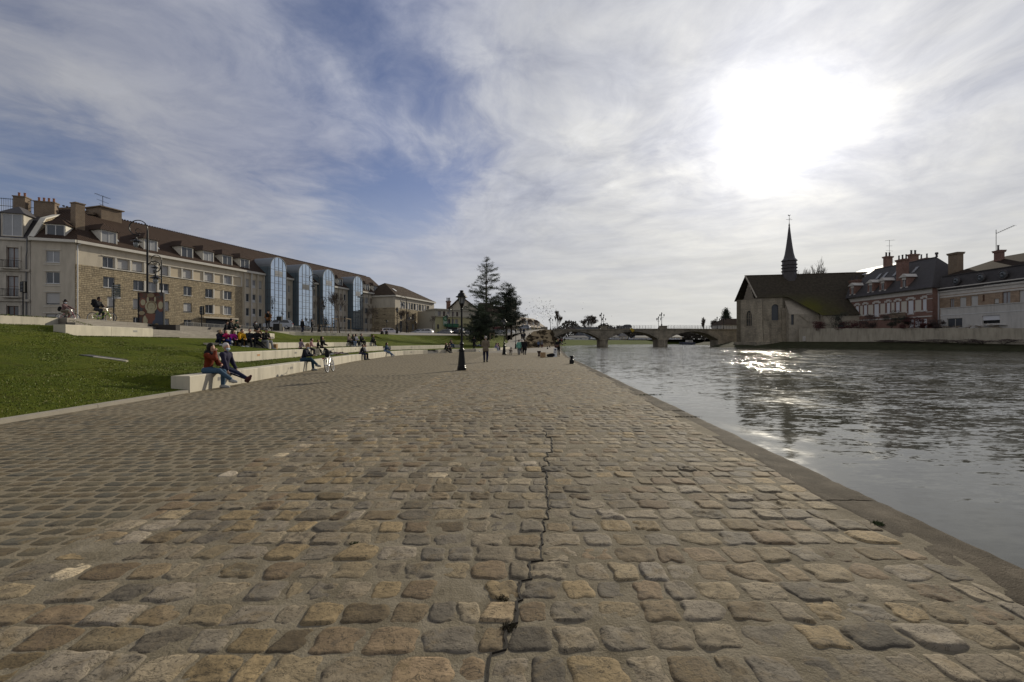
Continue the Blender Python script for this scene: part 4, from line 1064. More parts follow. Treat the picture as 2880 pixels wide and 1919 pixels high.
for xa, xb in ((1530, 1562), (1612, 1642), (1690, 1718), (1765, 1792), (1798, 1826), (1832, 1862)):
    for z0 in (zc2-6.1, zc2-9.0): ops3.append((u3(c3(xa)), u3(c3(xb)), z0, z0+1.8)); w3.append((u3(c3(xa)), u3(c3(xb)), z0, z0+1.8, 'w', 1))
ops3.append((u3(c3(1750)), u3(c3(1860)), 3.2, 5.6)); ops3.append((u3(c3(1530)), u3(c3(1560)), 3.3, 5.2)); w3.append((u3(c3(1530)), u3(c3(1560)), 3.3, 5.2, 'w', 1))
m = MB(FX); facade(m, ua, ue, 3, zc2, ops3, .22, 0, [(ua-1, ue-1.8, 2.9, zc2-3.05, 1)]); m.quad((ua, .23, 3), (ue, .23, 3), (ue, .23, zc2), (ua, .23, zc2), 2)
m.quad((ua, 0, 3), (ua, 0, zc2-3), (ua, PF+6, zc2-3), (ua, PF+6, 3), 1); m.quad((ua, 0, zc2-3), (ua, 0, zc2), (ua, PF+6, zc2), (ua, PF+6, zc2-3), 0)
m.quad((ue, 0, 3), (ue, 13, 3), (ue, 13, zc2), (ue, 0, zc2), 0); m.build('wall', [M_REND2, M_RUB, M_FRAMED], root)
for a, b, z0, z1, k, cs in w3: window(FX, root, a, b, z0, z1, k, .2, cols=cs, sill=False)
m = MB(FX); m.box(ua-.4, -.5, zc2, ue+.4, .3, zc2+.4); m.box(ua-.4, .3, zc2, ua+.3, PF+3, zc2+.4); m.build('cornice', M_CORN, root)
m = MB(FX); zr = WZ(794.6, Ya+5); ra, rb = ua+(L)*.20, ua+L*.62
m.add([(ua-.5, -.5, zc2+.4), (ue+.5, -.5, zc2+.4), (ue+.5, 13, zc2+.4), (ua-.5, 13, zc2+.4), (ra, 6.2, zr), (rb, 6.2, zr)], [(0, 1, 5, 4), (1, 2, 5), (2, 3, 4, 5), (3, 0, 4)])
rf2 = m.build('roof', M_TILE2, root)
m = MB(FX); q = ua+L*.12; s2 = (zr-zc2)/6.7; m.hexa([(q, 1.6, zc2+.55+1.9*s2), (q+.9, 1.6, zc2+.55+1.9*s2), (q+.9, 2.6, zc2+.55+2.9*s2), (q, 2.6, zc2+.55+2.9*s2)], [(q, 1.6, zc2+.65+1.9*s2), (q+.9, 1.6, zc2+.65+1.9*s2), (q+.9, 2.6, zc2+.65+2.9*s2), (q, 2.6, zc2+.65+2.9*s2)]); m.build('skylight', M_WHITE, rf2)

# ---------------------------------------------------------------- old stucco house at the left edge
LX = (SX[0]-.949*14.5, SX[1]-.316*14.5, 0.0, SA)
root = thing('town_house', 'old white stucco town house with iron balconies at the left edge', 'building', (SX[0]-7, SX[1]-2, 3.5))
M_STUC = mat('old_stucco', (.46, .42, .35), .9, .18, 1.5, .5, 9, stain=.6, streak=True)
ops4 = []
def cl(x):                                                        # columns of the left crop to the house front
    k = (c1(x)-CX)/FPX; return (k*LX[1]-LX[0])/(math.cos(SA)-k*math.sin(SA))
def clv(px, v):
    ox, oy = LX[0]-math.sin(SA)*v, LX[1]+math.cos(SA)*v; k = (px-CX)/FPX
    return (k*oy-ox)/(math.cos(SA)-k*math.sin(SA))
cols4 = [(cl(80)-.25, cl(168)), (cl(80)-3.6, cl(80)-2.2), (cl(80)-6.6, cl(80)-5.2)]
zr4 = [(11.0, 13.7), (7.3, 10.0), (3.3, 6.1)]
for a, b in cols4:
    for z0, z1 in zr4: ops4.append((a, b, z0, z1))
ZC4 = 14.9
m = MB(LX); facade(m, 0, 14.45, 3, ZC4, ops4, .35); m.quad((0, .36, 3), (14.45, .36, 3), (14.45, .36, ZC4), (0, .36, ZC4), 1)
for z in (14.6, 10.6, 6.7):
    m.box(0, -.28, z, 14.45, .05, z+.28, 0)
for a, b in cols4:
    for z0, z1 in zr4: m.box(a-.22, -.1, z0, a-.003, .05, z1+.2, 0); m.box(b+.003, -.1, z0, b+.22, .05, z1+.2, 0)
m.quad((14.45, 0, 3), (14.45, 12, 3), (14.45, 12, ZC4), (14.45, 0, ZC4))
m.build('wall', [M_STUC, M_FRAMED], root)
M_WOODF = mat('brown_window_frame', (.13, .055, .03), .6)
for a, b in cols4:
    for k, (z0, z1) in enumerate(zr4):
        window(LX, root, a, b, z0, z1, 'w', .3, frame=M_WOODF, sill=False, bars=1)
        if k < 2:
            m = MB(LX); m.box(a-.3, -.75, z0-.15, b+.3, .02, z0-.003, 0); m.mi = 1
            m.bar((a-.28, -.72, z0+.95), (b+.28, -.72, z0+.95), .05); m.bar((a-.28, -.72, z0+.1), (b+.28, -.72, z0+.1), .04)
            n_ = 12
            for q in range(n_+1): x = a-.28+(b-a+.56)*q/n_; m.bar((x, -.72, z0), (x, -.72, z0+.95), .025)
            m.bar((a-.28, -.72, z0+.95), (a-.28, 0, z0+.95), .04); m.bar((b+.28, -.72, z0+.95), (b+.28, 0, z0+.95), .04)
            m.build('balcony', [M_STUC, M_BLACK], root)
m = MB(LX); zt4 = 19.5
m.add([(0, -.2, ZC4), (14.45, -.2, ZC4), (14.45, 2.2, 17.8), (0, 2.2, 17.8), (14.45, 6, zt4), (0, 6, zt4)], [(0, 1, 2, 3), (3, 2, 4, 5)]); rf4 = m.build('roof', M_SLATE, root)
m = MB(LX); m.prism([(14.46, -.3, ZC4), (14.46, 2.1, 18.0), (14.46, 6.2, zt4+.25), (14.46, 12, zt4-3), (14.46, 12, ZC4)], (.5, 0, 0)); m.build('gable_wall', M_RUB, root)
m = MB(LX); m.bar((14.7, -.35, ZC4+.1), (14.7, 2.1, 18.15), .6, .18); m.bar((14.7, 2.1, 18.15), (14.7, 6.2, zt4+.4), .6, .18); m.build('gable_coping', M_CORN, root)
q = (cols4[0][0]+cols4[0][1])/2; dormer(LX, rf4, q, 2.2, ZC4+.3, 2.9, -.1, 1.6, M_SLATE, M_STUC)
chimney(LX, rf4, clv(62, 5), 5.0, 18.5, 21.4, 1.3, 1.2, M_BRICKB, 2); chimney(LX, rf4, clv(131, 5.2), 5.2, 18.5, 21.0, 2.3, 1.0, M_BRICKB, 4)
m = MB(LX)
for a, b in ((clv(25, 5.6)-4, clv(47, 5.6)), (clv(78, 5.6), clv(107, 5.6))):
    for z in (20.3, 21.3): m.bar((a, 5.6, z), (b, 5.6, z), .06)
    n_ = int((b-a)/.22)
    for k in range(n_+1): x = a+(b-a)*k/n_; m.bar((x, 5.6, 19.2), (x, 5.6, 21.4), .03)
m.build('roof_railing', M_BLACK, rf4)
m = MB(LX); m.tube([(14.1, -.12, 3), (14.1, -.12, 12.6), (14.3, -.35, 13.2), (14.3, -.35, ZC4)], .07, 6); m.build('downpipe', mat('lead_pipe', (.12, .12, .12), .6), root)
m = MB(LX); w0, w1 = clv(150, 8), clv(262, 8); m.box(w0, 8, 17, w1, 14, 20.9); m.add([(w0-.3, 7.6, 20.9), (w1+.3, 7.6, 20.4), (w1+.3, 14.4, 20.4), (w0-.3, 14.4, 20.9), ((w0+w1)/2, 7.6, 21.3), ((w0+w1)/2, 14.4, 21.3)], [(0, 1, 4), (1, 2, 5, 4), (2, 3, 5), (3, 0, 4, 5)]); m.build('back_wing', M_BRICKB, root)
# ---------------------------------------------------------------- stone bridge with three arches
M_BSTONE = None
def ashlar(name, c0, c1, w, h, joint, stain=.6):
    g = NT(name); ge = g.n('ShaderNodeTexCoord'); sp = g.n('ShaderNodeSeparateXYZ'); g.l(ge.outputs['Object'], sp.inputs[0])
    cb = g.n('ShaderNodeCombineXYZ'); g.l(g.math('ADD', sp.outputs[0], g.math('MULTIPLY', sp.outputs[1], .8)), cb.inputs[0]); g.l(sp.outputs[2], cb.inputs[1])
    b = g.n('ShaderNodeTexBrick'); g.l(cb.outputs[0], b.inputs['Vector']); b.inputs['Scale'].default_value = 1; b.inputs['Brick Width'].default_value = w; b.inputs['Row Height'].default_value = h
    b.inputs['Mortar Size'].default_value = .02; b.inputs['Color1'].default_value = (*c0, 1); b.inputs['Color2'].default_value = (*c1, 1); b.inputs['Mortar'].default_value = (*joint, 1)
    n = g.noise(g.coord((1, 1, .5)), .35, 7, .68); n2 = g.noise(g.coord(), 3, 6, .7)
    c = g.mix(.8, b.outputs['Color'], g.ramp(n, [(.3, (.35, .34, .33)), (.65, (1.15, 1.12, 1.05))]), 'MULTIPLY')
    c = g.mix(g.math('MULTIPLY', g.ramp(n2, [(.5, (0,)*3), (.72, (1,)*3)]), stain), c, tuple(x*.4 for x in c1))
    return g.done(c, .9, g.bump(g.math('ADD', n2, g.math('MULTIPLY', b.outputs['Fac'], -.5)), .7, .06), 0, .15)
M_BST = ashlar('bridge_stone', (.36, .32, .255), (.28, .25, .20), 1.1, .45, (.16, .14, .12))
M_BARCH = ashlar('arch_stone', (.30, .27, .22), (.20, .18, .15), .5, 1.4, (.10, .09, .08))
YB, BW = 157.0, 6.5
root = thing('stone_bridge', 'grey stone road bridge with three flat arches across the river', 'bridge', (45, YB, WATER))
xs_ = [WX(1552, YB), WX(1690, YB), WX(1708, YB), WX(1854, YB), WX(1876, YB), WX(2020, YB)]
zd = lambda x: float(np.interp(x, [10, 32, 54, 80], [5.45, 5.75, 5.85, 5.7]))
def arch_z(x, a, b): return 2.15+2.95*(1-((x-(a+b)/2)/((b-a)/2))**2)
m = MB(); mrs = [MB() for _ in range(6)]; mu = MB()
for yf in (YB, YB+BW):
    n = 26; s_ = 1 if yf == YB else -1
    edges = [(9.5, xs_[0])]; 
    for ia, (a, b) in enumerate(((xs_[0], xs_[1]), (xs_[2], xs_[3]), (xs_[4], xs_[5]))):
        mr = mrs[ia+(0 if yf == YB else 3)]
        for k in range(n):
            p, q = a+(b-a)*(1-math.cos(math.pi*k/n))/2, a+(b-a)*(1-math.cos(math.pi*(k+1)/n))/2
            m.quad((p, yf, arch_z(p, a, b)), (q, yf, arch_z(q, a, b)), (q, yf, zd(q)), (p, yf, zd(p)))
            ra, rb = arch_z(p, a, b), arch_z(q, a, b)
            mr.hexa([(p, yf-.06*s_, ra), (q, yf-.06*s_, rb), (q, yf+.2*s_, rb), (p, yf+.2*s_, ra)], [(p, yf-.06*s_, min(ra+.75, zd(p)-.1)), (q, yf-.06*s_, min(rb+.75, zd(q)-.1)), (q, yf+.2*s_, min(rb+.75, zd(q)-.1)), (p, yf+.2*s_, min(ra+.75, zd(p)-.1))])
            if yf == YB: mu.quad((p, YB, ra), (p, YB+BW, ra), (q, YB+BW, rb), (q, YB, rb))
    for a, b in ((9.5, xs_[0]), (xs_[1], xs_[2]), (xs_[3], xs_[4]), (xs_[5], 92)): m.quad((a, yf, -.6 if a in (9.5, xs_[5]) else 2.0), (b, yf, -.6 if a in (9.5, xs_[5]) else 2.0), (b, yf, zd(b)), (a, yf, zd(a)))
m.quad((xs_[0], YB, -.5), (xs_[0], YB+BW, -.5), (xs_[0], YB+BW, 2.2), (xs_[0], YB, 2.2)); m.quad((xs_[5], YB, -.5), (xs_[5], YB+BW, -.5), (xs_[5], YB+BW, 2.2), (xs_[5], YB, 2.2))
m.build('spandrel_wall', M_BST, root); mu.build('arch_vault', M_BST, root)
for q in mrs: q.build('arch_ring', M_BARCH, root)
m = MB(); k = 9.5
while k < 92: m.hexa([(k, YB-.25, zd(k)-.12), (k+2.5, YB-.25, zd(k+2.5)-.12), (k+2.5, YB+BW+.25, zd(k+2.5)-.12), (k, YB+BW+.25, zd(k)-.12)], [(k, YB-.25, zd(k)+.2), (k+2.5, YB-.25, zd(k+2.5)+.2), (k+2.5, YB+BW+.25, zd(k+2.5)+.2), (k, YB+BW+.25, zd(k)+.2)]); k += 2.5
m.build('deck', M_BST, root)
for a, b in ((xs_[1], xs_[2]), (xs_[3], xs_[4])):
    c = (a+b)/2; w = (b-a)/2-.1; m = MB()
    prof = [(-w-.35, YB+.2), (c*0-w*.55, YB-1.3), (0, YB-1.9), (w*.55, YB-1.3), (w+.35, YB+.2), (w+.35, YB+BW-.2), (0, YB+BW+1.8), (-w-.35, YB+BW-.2)]
    m.prism([(c+x, y, -1) for x, y in prof], (0, 0, 2.9)); m.prism([(c+x*1.1, YB+3.2+(y-YB-3.2)*1.04, 1.9) for x, y in prof], (0, 0, .4))
    m.build('pier', M_BST, root)
    m = MB(); m.box(c-w+.1, YB-.14, 2.3, c+w-.1, YB+.3, zd(c)-.2); m.box(c-w-.05, YB-.34, zd(c)-.2, c+w+.05, YB+.5, zd(c)+1.0); m.box(c-w-.2, YB-.45, zd(c)+1.0, c+w+.2, YB+.6, zd(c)+1.2); m.build('pedestal', M_BST, root)
m = MB(); m.box(10, YB-.5, 0, xs_[0]-1.5, YB+.3, zd(12)+1.15); m.build('abutment', M_BST, root)
m = MB(); k = 14.0
pk = [WX(1690, YB)-.2, WX(1708, YB)+.2, WX(1854, YB)-.2, WX(1876, YB)+.2]
while k < 92:
    k2 = min(k+2, 92); skip = any(pk[i] < k+1 < pk[i+1] for i in (0, 2))
    if not skip:
        for yy in (YB-.1, YB+BW+.1):
            for h in (.25, .65, 1.15): m.bar((k, yy, zd(k)+.2+h), (k2, yy, zd(k2)+.2+h), .05)
            m.bar((k, yy, zd(k)+.2), (k, yy, zd(k)+1.4), .07); m.bar((k+1, yy, zd(k)+.2), (k+1, yy, zd(k)+1.35), .04)
    k = k2
m.build('railing', mat('grey_iron', (.13, .13, .13), .6), root)
# bridge candelabra
def cand(px, Y, zb, label):
    r = thing('bridge_lamp', label, 'street lamp', (WX(px, Y), Y, zb), group='three-armed lamps on the bridge')
    m = MB(); m.lathe([(.22, 0), (.2, .5), (.09, .7), (.07, 3.0), (.05, 3.9)], 8); 
    for a in (0, 2.1, 4.2): m.tube([(0, 0, 2.9), (.3*math.cos(a), .3*math.sin(a), 2.75), (.75*math.cos(a), .75*math.sin(a), 3.0), (.8*math.cos(a), .8*math.sin(a), 3.3)], .035, 5)
    m.build('post', M_BLACK, r, world=False)
    for x, y, z in [(0, 0, 3.9)]+[(.8*math.cos(a), .8*math.sin(a), 3.3) for a in (0, 2.1, 4.2)]:
        m = MB(); m.lathe([(.1, 0), (.2, .38), (.24, .4), (.1, .6), (.03, .72)], 6, (x, y, z)); m.build('lantern', M_BLACK, r, world=False)
    return r
cz = zd(34)+1.2
cand(1691.5, YB, cz, 'near bridge lamp over the pier towards the left bank'); cand(1697, YB+BW, zd(35)+.2, 'far bridge lamp over the pier towards the left bank')
cand(1861, YB, cz+.1, 'near bridge lamp over the pier towards the church'); cand(1852, YB+BW, zd(55)+.2, 'far bridge lamp over the pier towards the church')
cand(1548, YB+BW, 5.7, 'bridge lamp at the left bank end of the bridge'); cand(2017, YB+BW, 5.9, 'bridge lamp at the church end of the bridge')
cand(2035, YB+4, 5.9, 'bridge lamp just left of the church wall')

# ---------------------------------------------------------------- church
M_CST = ashlar('church_stone', (.38, .335, .265), (.30, .265, .21), .9, .38, (.22, .195, .155), .7)
M_CPL = mat('church_plaster', (.32, .28, .22), .9, .25, 1.2, .5, 6, stain=.7)
def moss_roof():
    g = NT('mossy_tile'); n = g.noise(g.coord(), .14, 6, .62, .4); n2 = g.noise(g.coord(), 1.6, 6, .7); ge = g.n('ShaderNodeTexCoord'); sp = g.n('ShaderNodeSeparateXYZ'); g.l(ge.outputs['Object'], sp.inputs[0])
    rv = g.math('SINE', g.math('MULTIPLY', sp.outputs[2], 6.283/.3))
    c = g.ramp(n2, [(.3, (.030, .025, .018)), (.6, (.058, .048, .034)), (.8, (.085, .072, .052))])
    low = g.math('MULTIPLY', g.math('SUBTRACT', 15.5, sp.outputs[2]), .22, clamp=True)
    xm = g.math('SUBTRACT', 1.0, g.math('MULTIPLY', g.math('ABSOLUTE', g.math('ADD', sp.outputs[0], -9.0)), .09), clamp=True)
    f = g.math('MULTIPLY', g.math('MULTIPLY', low, xm), g.ramp(n, [(.32, (.2,)*3), (.6, (1,)*3)]))
    c = g.mix(g.math('MULTIPLY', f, 1.5, clamp=True), c, (.078, .074, .013))
    return g.done(c, .9, g.bump(g.math('ADD', rv, n2), .6, .06), 0, .15)
M_MOSS = moss_roof()
CO = Vector((73.0, 136.2, 0)); CA = math.atan2(-.22, 1.0); CXF = (CO.x, CO.y, 0.0, CA)
root = thing('church', 'medieval stone church with a tall slate spire and mossy roof at the water', 'church', (70.2, 136.2, WATER))
ZR, ZEV = 21.3, 14.6
# frame: u to the right along the ridge, v away from the river, ridge at v=0
m = MB(CXF)
facade(m, -1.2, 5.2, 1.0, ZEV, [(2.4, 4.2, 7.6, 12.2)], .5, -6.0)                        # front of the choir
m.quad((5.2, -6, 1), (5.2, -3, 1), (5.2, -3, ZEV+3), (5.2, -6, ZEV)); m.quad((5.2, -5.2, 6), (40, -5.2, 6), (40, -5.2, ZEV), (5.2, -5.2, ZEV))
m.quad((-4.0, 5.5, 1), (30, 5.5, 1), (30, 5.5, ZEV), (-4.0, 5.5, ZEV)); m.poly([(40, -5.5, 0), (40, 5.5, 0), (40, 5.5, ZEV), (40, 0, ZR), (40, -5.5, ZEV)])
m.build('nave_wall', M_CST, root)
ga = math.atan2(-6.0-0, -1.2+4.2); gl = math.hypot(3.0, 6.0)                              # splayed end wall from (-4.2,0) to (-1.2,-6)
gx, gy = CO.x+math.cos(CA)*-4.2-math.sin(CA)*0, CO.y+math.sin(CA)*-4.2
GXF = (gx, gy, 0.0, CA+ga)
m = MB(GXF)
op = (2.3, 4.4, 6.2, 10.6)
facade(m, 0, gl, 1.0, ZEV-.6, [op], .5); m.build('end_wall', M_CST, root)
m = MB(GXF); n = 10; uc = 3.35; r = 1.05
m.poly([(2.3, .35, 6.2), (4.4, .35, 6.2), (4.4, .35, 10.6), (2.3, .35, 10.6)], 0)
for k in range(n):                                                                       # pointed head, cut out of the rectangle with stone spandrels
    t0, t1 = k/n, (k+1)/n
    for sgn in (-1, 1):
        h = lambda t: 9.0+1.6*math.sqrt(max(0, 1-t**1.7))
        a_, b_ = uc+sgn*r*t0, uc+sgn*r*t1
        m.mi = 1; m.quad((a_, -.003, h(t0)), (b_, -.003, h(t1)), (b_, -.003, 10.62), (a_, -.003, 10.62)); m.mi = 0
for q in (-.35, .35): m.mi = 2; m.box(uc+q-.07, .1, 6.2, uc+q+.07, .34, 10.2)
m.box(uc-1.05, .1, 8.2, uc+1.05, .34, 8.32); m.ring((uc, .2, 9.5), .42, .07, 'y', 12, 4); m.mi = 0
m.build('window', [M_GLASS, M_CST, M_CST], root)
m = MB(CXF); m.box(2.4, -5.6, 7.6, 4.2, -5.5, 12.2); m.mi = 1
for k in range(8):
    for sgn in (-1, 1):
        h = lambda t: 11.2+1.0*math.sqrt(max(0, 1-t*t)); a_, b_ = 3.3+sgn*.9*k/8, 3.3+sgn*.9*(k+1)/8
        m.quad((a_, -6.003, h(k/8)), (b_, -6.003, h((k+1)/8)), (b_, -6.003, 12.22), (a_, -6.003, 12.22))
m.build('window', [M_FRAMED, M_CST], root)
m = MB(CXF)
m.hexa([(-1.9, -7.0, .5), (-.2, -7.4, .5), (.1, -5.9, .5), (-1.4, -5.8, .5)], [(-1.6, -6.5, 13.6), (-.4, -6.7, 13.6), (.0, -5.9, 14.0), (-1.3, -5.8, 14.0)])
m.box(-.1, -6.9, .5, 1.6, -5.98, 7.4); m.box(5.0, -6.6, .5, 5.9, -5.3, 11.0); m.build('buttress', M_CST, root)
m = MB(GXF); m.poly([(1.2, -.05, ZEV-.6), (5.4, -.05, ZEV-.6), (3.3, -.05, ZR-2.4)], 0)
for k in range(9): x = 1.6+k*.43; m.mi = 1; m.box(x-.07, -.10, ZEV-.6, x+.07, -.04, ZEV-.6+max(.2, 4.4-abs(x-3.3)*2.0))
m.build('timber_gable', [M_CPL, mat('old_timber', (.055, .04, .028), .85, .3)], root)
m = MB(CXF)
P = lambda u_, v_, z_: (u_, v_, z_)
m.quad(P(-1.6, -6.5, ZEV-.5), P(12, -6.5, ZEV-.5), P(12, 0, ZR), P(-3.0, 0, ZR)); m.quad(P(-3.0, 0, ZR), P(40, 0, ZR), P(40, 6, ZEV-.5), P(-4.6, 6, ZEV-.5))
m.quad(P(12, -6.5, ZEV-.5), P(40, -6.5, ZEV-.5), P(40, 0, ZR), P(12, 0, ZR)); m.tri(P(-3.0, 0, ZR), P(-4.6, .8, ZEV-.5), P(-1.6, -6.5, ZEV-.5)) if 0 else None
m.tri(P(-4.9, -.2, ZEV-.9), P(-3.0, 0, ZR), P(-4.4, 1.2, ZEV-.5))
m.quad(P(6.5, -6.5, ZEV-.5), P(13, -11.6, 8.6), P(23, -11.6, 8.6), P(26, -6.5, ZEV-.5))
m.quad(P(26, -6.5, ZEV-.5), P(23, -11.6, 8.6), P(34, -11.6, 8.6), P(40, -6.5, ZEV-.5))
rf = m.build('roof', M_MOSS, root)
m = MB(CXF); m.tube([(-3.1, 0, ZR+.05), (10, 0, ZR-.02), (24, 0, ZR+.04), (40, 0, ZR)], .16, 6); m.build('ridge_tiles', M_TILE2, rf)
m = MB(CXF); m.bar((-3.0, -.05, ZR+.1), (-1.7, -6.6, ZEV-.55), .3, .25); m.build('verge_board', M_CPL, rf)
# lower chapels on the river side
m = MB(CXF); facade(m, 5.9, 13.0, .8, 9.2, [(6.4, 7.1, 6.2, 9.0)], .4, -9.0); m.quad((13, -9, .8), (13, -5, .8), (13, -5, 13.0), (13, -9, 8.2)); m.quad((5.9, -9, .8), (5.9, -9, 9.2), (5.9, -6, 12.4), (5.9, -6, .8))
m.quad((5.9, -9, 9.2), (13, -9, 9.2), (13, -5.5, 13.2), (5.9, -5.5, 13.2), 0); m.hexa([(12.6, -9.6, .5), (13.5, -9.6, .5), (13.5, -8.9, .5), (12.6, -8.9, .5)], [(12.8, -9.2, 8.6), (13.3, -9.2, 8.6), (13.3, -8.9, 9.1), (12.8, -8.9, 9.1)])
m.poly([(6.4, -8.65, 6.2), (7.1, -8.65, 6.2), (7.1, -8.65, 9.0), (6.4, -8.65, 9.0)], 1)
m.bar((8.4, -9.1, 9.0), (10.6, -9.1, 7.0), .2); m.build('chapel', [M_CPL, M_FRAMED], root)
m = MB(CXF); facade(m, 13.5, 22.5, .8, 8.5, [(17.0, 18.6, 3.2, 6.6)], .5, -11.2); m.poly([(17.0, -10.8, 3.2), (18.6, -10.8, 3.2), (18.6, -10.8, 6.6), (17.0, -10.8, 6.6)], 1)
for k in range(8):
    for sgn in (-1, 1):
        h = lambda t: 5.8+.8*math.sqrt(max(0, 1-t*t)); a_, b_ = 17.8+sgn*.8*k/8, 17.8+sgn*.8*(k+1)/8
        m.quad((a_, -11.203, h(k/8)), (b_, -11.203, h((k+1)/8)), (b_, -11.203, 6.62), (a_, -11.203, 6.62), 0)
m.tri((13.5, -11.2, 8.5), (13.5, -5.5, 12.9), (13.5, -5.5, 8.5)); m.quad((13.5, -11.2, .8), (13.5, -11.2, 8.5), (13.5, -5.5, 8.5), (13.5, -5.5, .8))
m.build('aisle_wall', [M_CPL, M_FRAMED], root)
m = MB(CXF); pl = [(-5, .6), (-2.4, -8.2), (5.5, -9.8), (13.5, -10.8), (23, -12.6), (34, -12.6), (34, -5), (-5, 5)]
m.prism([(x, y, -1.2) for x, y in pl], (0, 0, 2.6)); m.box(24, -12.2, 1.4, 34, -11.6, 2.2); m.build('plinth', M_BST, root)
# spire
sx_, sy_ = 9.0, 0.0
m = MB(CXF); m.lathe([(2.3, 17.0), (1.95, 20.0), (1.85, 22.0), (2.1, 22.15), (2.1, 22.4), (1.85, 22.55), (1.85, 22.95), (2.1, 23.1), (2.1, 23.35), (1.85, 23.5), (1.85, 23.9), (2.1, 24.05), (2.1, 24.3), (1.85, 24.45), (1.85, 25.1), (2.15, 25.25), (2.1, 25.4)], 8, (sx_, sy_, 0)); t_ = m.build('spire_base', M_SLATE, root)
m = MB(CXF); m.lathe([(2.1, 25.38), (1.5, 26.1), (1.18, 27.4), (.86, 29.5), (.56, 32), (.28, 34.6), (.07, 36.6)], 8, (sx_, sy_, 0)); m.build('spire', M_SLATE, root)
m = MB(CXF); m.tube([(sx_, sy_, 35), (sx_, sy_, 38.7)], .06, 6); m.ball((sx_, sy_, 35.9), .25, 8, 6); m.bar((sx_-.8, sy_, 37.6), (sx_+.8, sy_, 37.45), .07); m.bar((sx_, sy_, 37.7), (sx_+.5, sy_, 38.0), .05)
m.add([(sx_-.35, sy_, 38.7), (sx_+.1, sy_-.04, 38.6), (sx_+.45, sy_, 39.0), (sx_+.1, sy_+.04, 38.6), (sx_-.3, sy_, 39.1)], [(0, 1, 2), (0, 2, 3), (0, 4, 1)]); m.build('weathercock', M_BLACK, root)

# ---------------------------------------------------------------- red brick house and its neighbour on the right bank
M_DARKSL = mat('dark_slate', (.040, .035, .034), .7, .35, 1.6, .3, 14, stain=.45)
M_CHALK = mat('pale_stone', (.48, .45, .41), .85, .14, 2, stain=.4)
M_SHUTW = shutter_mat('pale_shutter', (.57, .57, .59)); M_SHUTB = shutter_mat('grey_shutter', (.52, .48, .42))
HX = 92.0; Yn, Yf = HX*FPX/(2622-CX), HX*FPX/(2352-CX)
HXF = (HX, Yf, 0.0, -math.pi/2)                                    # u runs from the far end towards the camera, v inland
HL = Yf-Yn
def uh(px, off=0.0): return Yf-(HX+off)*FPX/(px-CX)
def d8(x): return 2350+x*.22525
root = thing('brick_house', 'red brick house with pale stone trim, grey shutters and a steep slate roof', 'house', (HX, (Yn+Yf)/2, 1.5))
ZEH = 13.4
cols8 = [(15, 48, 'w'), (62, 108, 'g'), (122, 170, 'w'), (182, 238, 'g'), (252, 290, 'w'), (302, 340, 'g'), (352, 392, 'w'), (404, 468, 'g'), (482, 540, 'w'), (555, 618, 'g'), (638, 680, 'w'), (692, 735, 'g'), (752, 800, 'w'), (816, 888, 'g'), (906, 972, 'w'), (990, 1070, 'g'), (1088, 1136, 'w')]
opsH = []; wH = []
for i, (a, b, k) in enumerate(cols8):
    ua, ub_ = uh(d8(a)), uh(d8(b)); z1 = 11.0; z0 = 7.8 if k == 'w' and i % 2 == 0 and i in (0, 4, 8, 14) else 8.3
    opsH.append((ua, ub_, z0, z1)); wH.append((ua, ub_, z0, z1, k))
for a, b in ((920, 975), (992, 1078), (1098, 1140)): ua, ub_ = uh(d8(a)), uh(d8(b)); opsH.append((ua, ub_, 3.9, 6.6)); wH.append((ua, ub_, 3.9, 6.6, 'w'))
m = MB(HXF); facade(m, 0, HL, 1.2, ZEH, opsH, .18, 0, [(-.1, HL+.1, 12.25, ZEH, 1)]); m.quad((0, .2, 1.2), (HL, .2, 1.2), (HL, .2, ZEH), (0, .2, ZEH), 2)
m.quad((HL, 0, 1.2), (HL, 1.2, 1.2), (HL, 1.2, ZEH), (HL, 0, ZEH), 0); m.quad((HL, 1.2, 1.2), (HL, 10, 1.2), (HL, 10, ZEH), (HL, 1.2, ZEH), 3); m.quad((0, 0, 1.2), (0, 10, 1.2), (0, 10, ZEH), (0, 0, ZEH))
m.build('wall', [M_BRICK, M_CHALK, M_FRAMED, mat('pale_roughcast', (.52, .52, .53), .9, .1, 2, stain=.3)], root)
for ua, ub_, z0, z1, k in wH:
    m = MB(HXF); m.box(ua+.01, .08, z0+.01, ub_-.01, .16, z1-.01); m.build('shutter', M_SHUTW if k == 'w' else M_SHUTB, root)
m = MB(HXF)
for ua, ub_, z0, z1, k in wH[:17]:
    if k == 'w': m.box(ua-.1, -.05, z1+.35, ub_+.1, .02, z1+.8)
    for q in (ua, ub_):
        for z in ((z1+.1, z1+.55), (z0-.1, z0+.3)): m.box(q-.18, -.045, z[0], q+.18, .02, z[1])
m.box(0, -.1, 7.0, HL, .02, 7.25); m.box(0, -.12, 12.2, HL, .02, 12.32)
for z in (11.9, 10.9, 8.0): m.box(HL-1.3, -.04, z, HL+.04, .02, z+.14)
m.build('stone_trim', M_CHALK, root)
m = MB(HXF); ua, ub_ = uh(d8(740)), uh(d8(925)); m.box(ua, -1.1, 7.1, ub_, .02, 7.3)
for k in range(int((ub_-ua)/.28)+1): m.box(ua+k*.28, -1.06, 7.3, ua+k*.28+.12, -.96, 8.2)
m.box(ua, -1.1, 8.2, ub_, -.92, 8.32); m.build('balcony', mat('balcony_stone', (.22, .17, .12), .9, .3), root)
m = MB(HXF); zrH = 21.0; hv = 6.0
m.add([(-.6, -.6, ZEH), (HL+.6, -.6, ZEH), (HL+.6, 11, ZEH), (-.6, 11, ZEH), (6.2, hv, zrH), (HL-5.4, hv, zrH)], [(0, 1, 5, 4), (1, 2, 5), (2, 3, 4, 5), (3, 0, 4)]); rfH = m.build('roof', M_DARKSL, root)
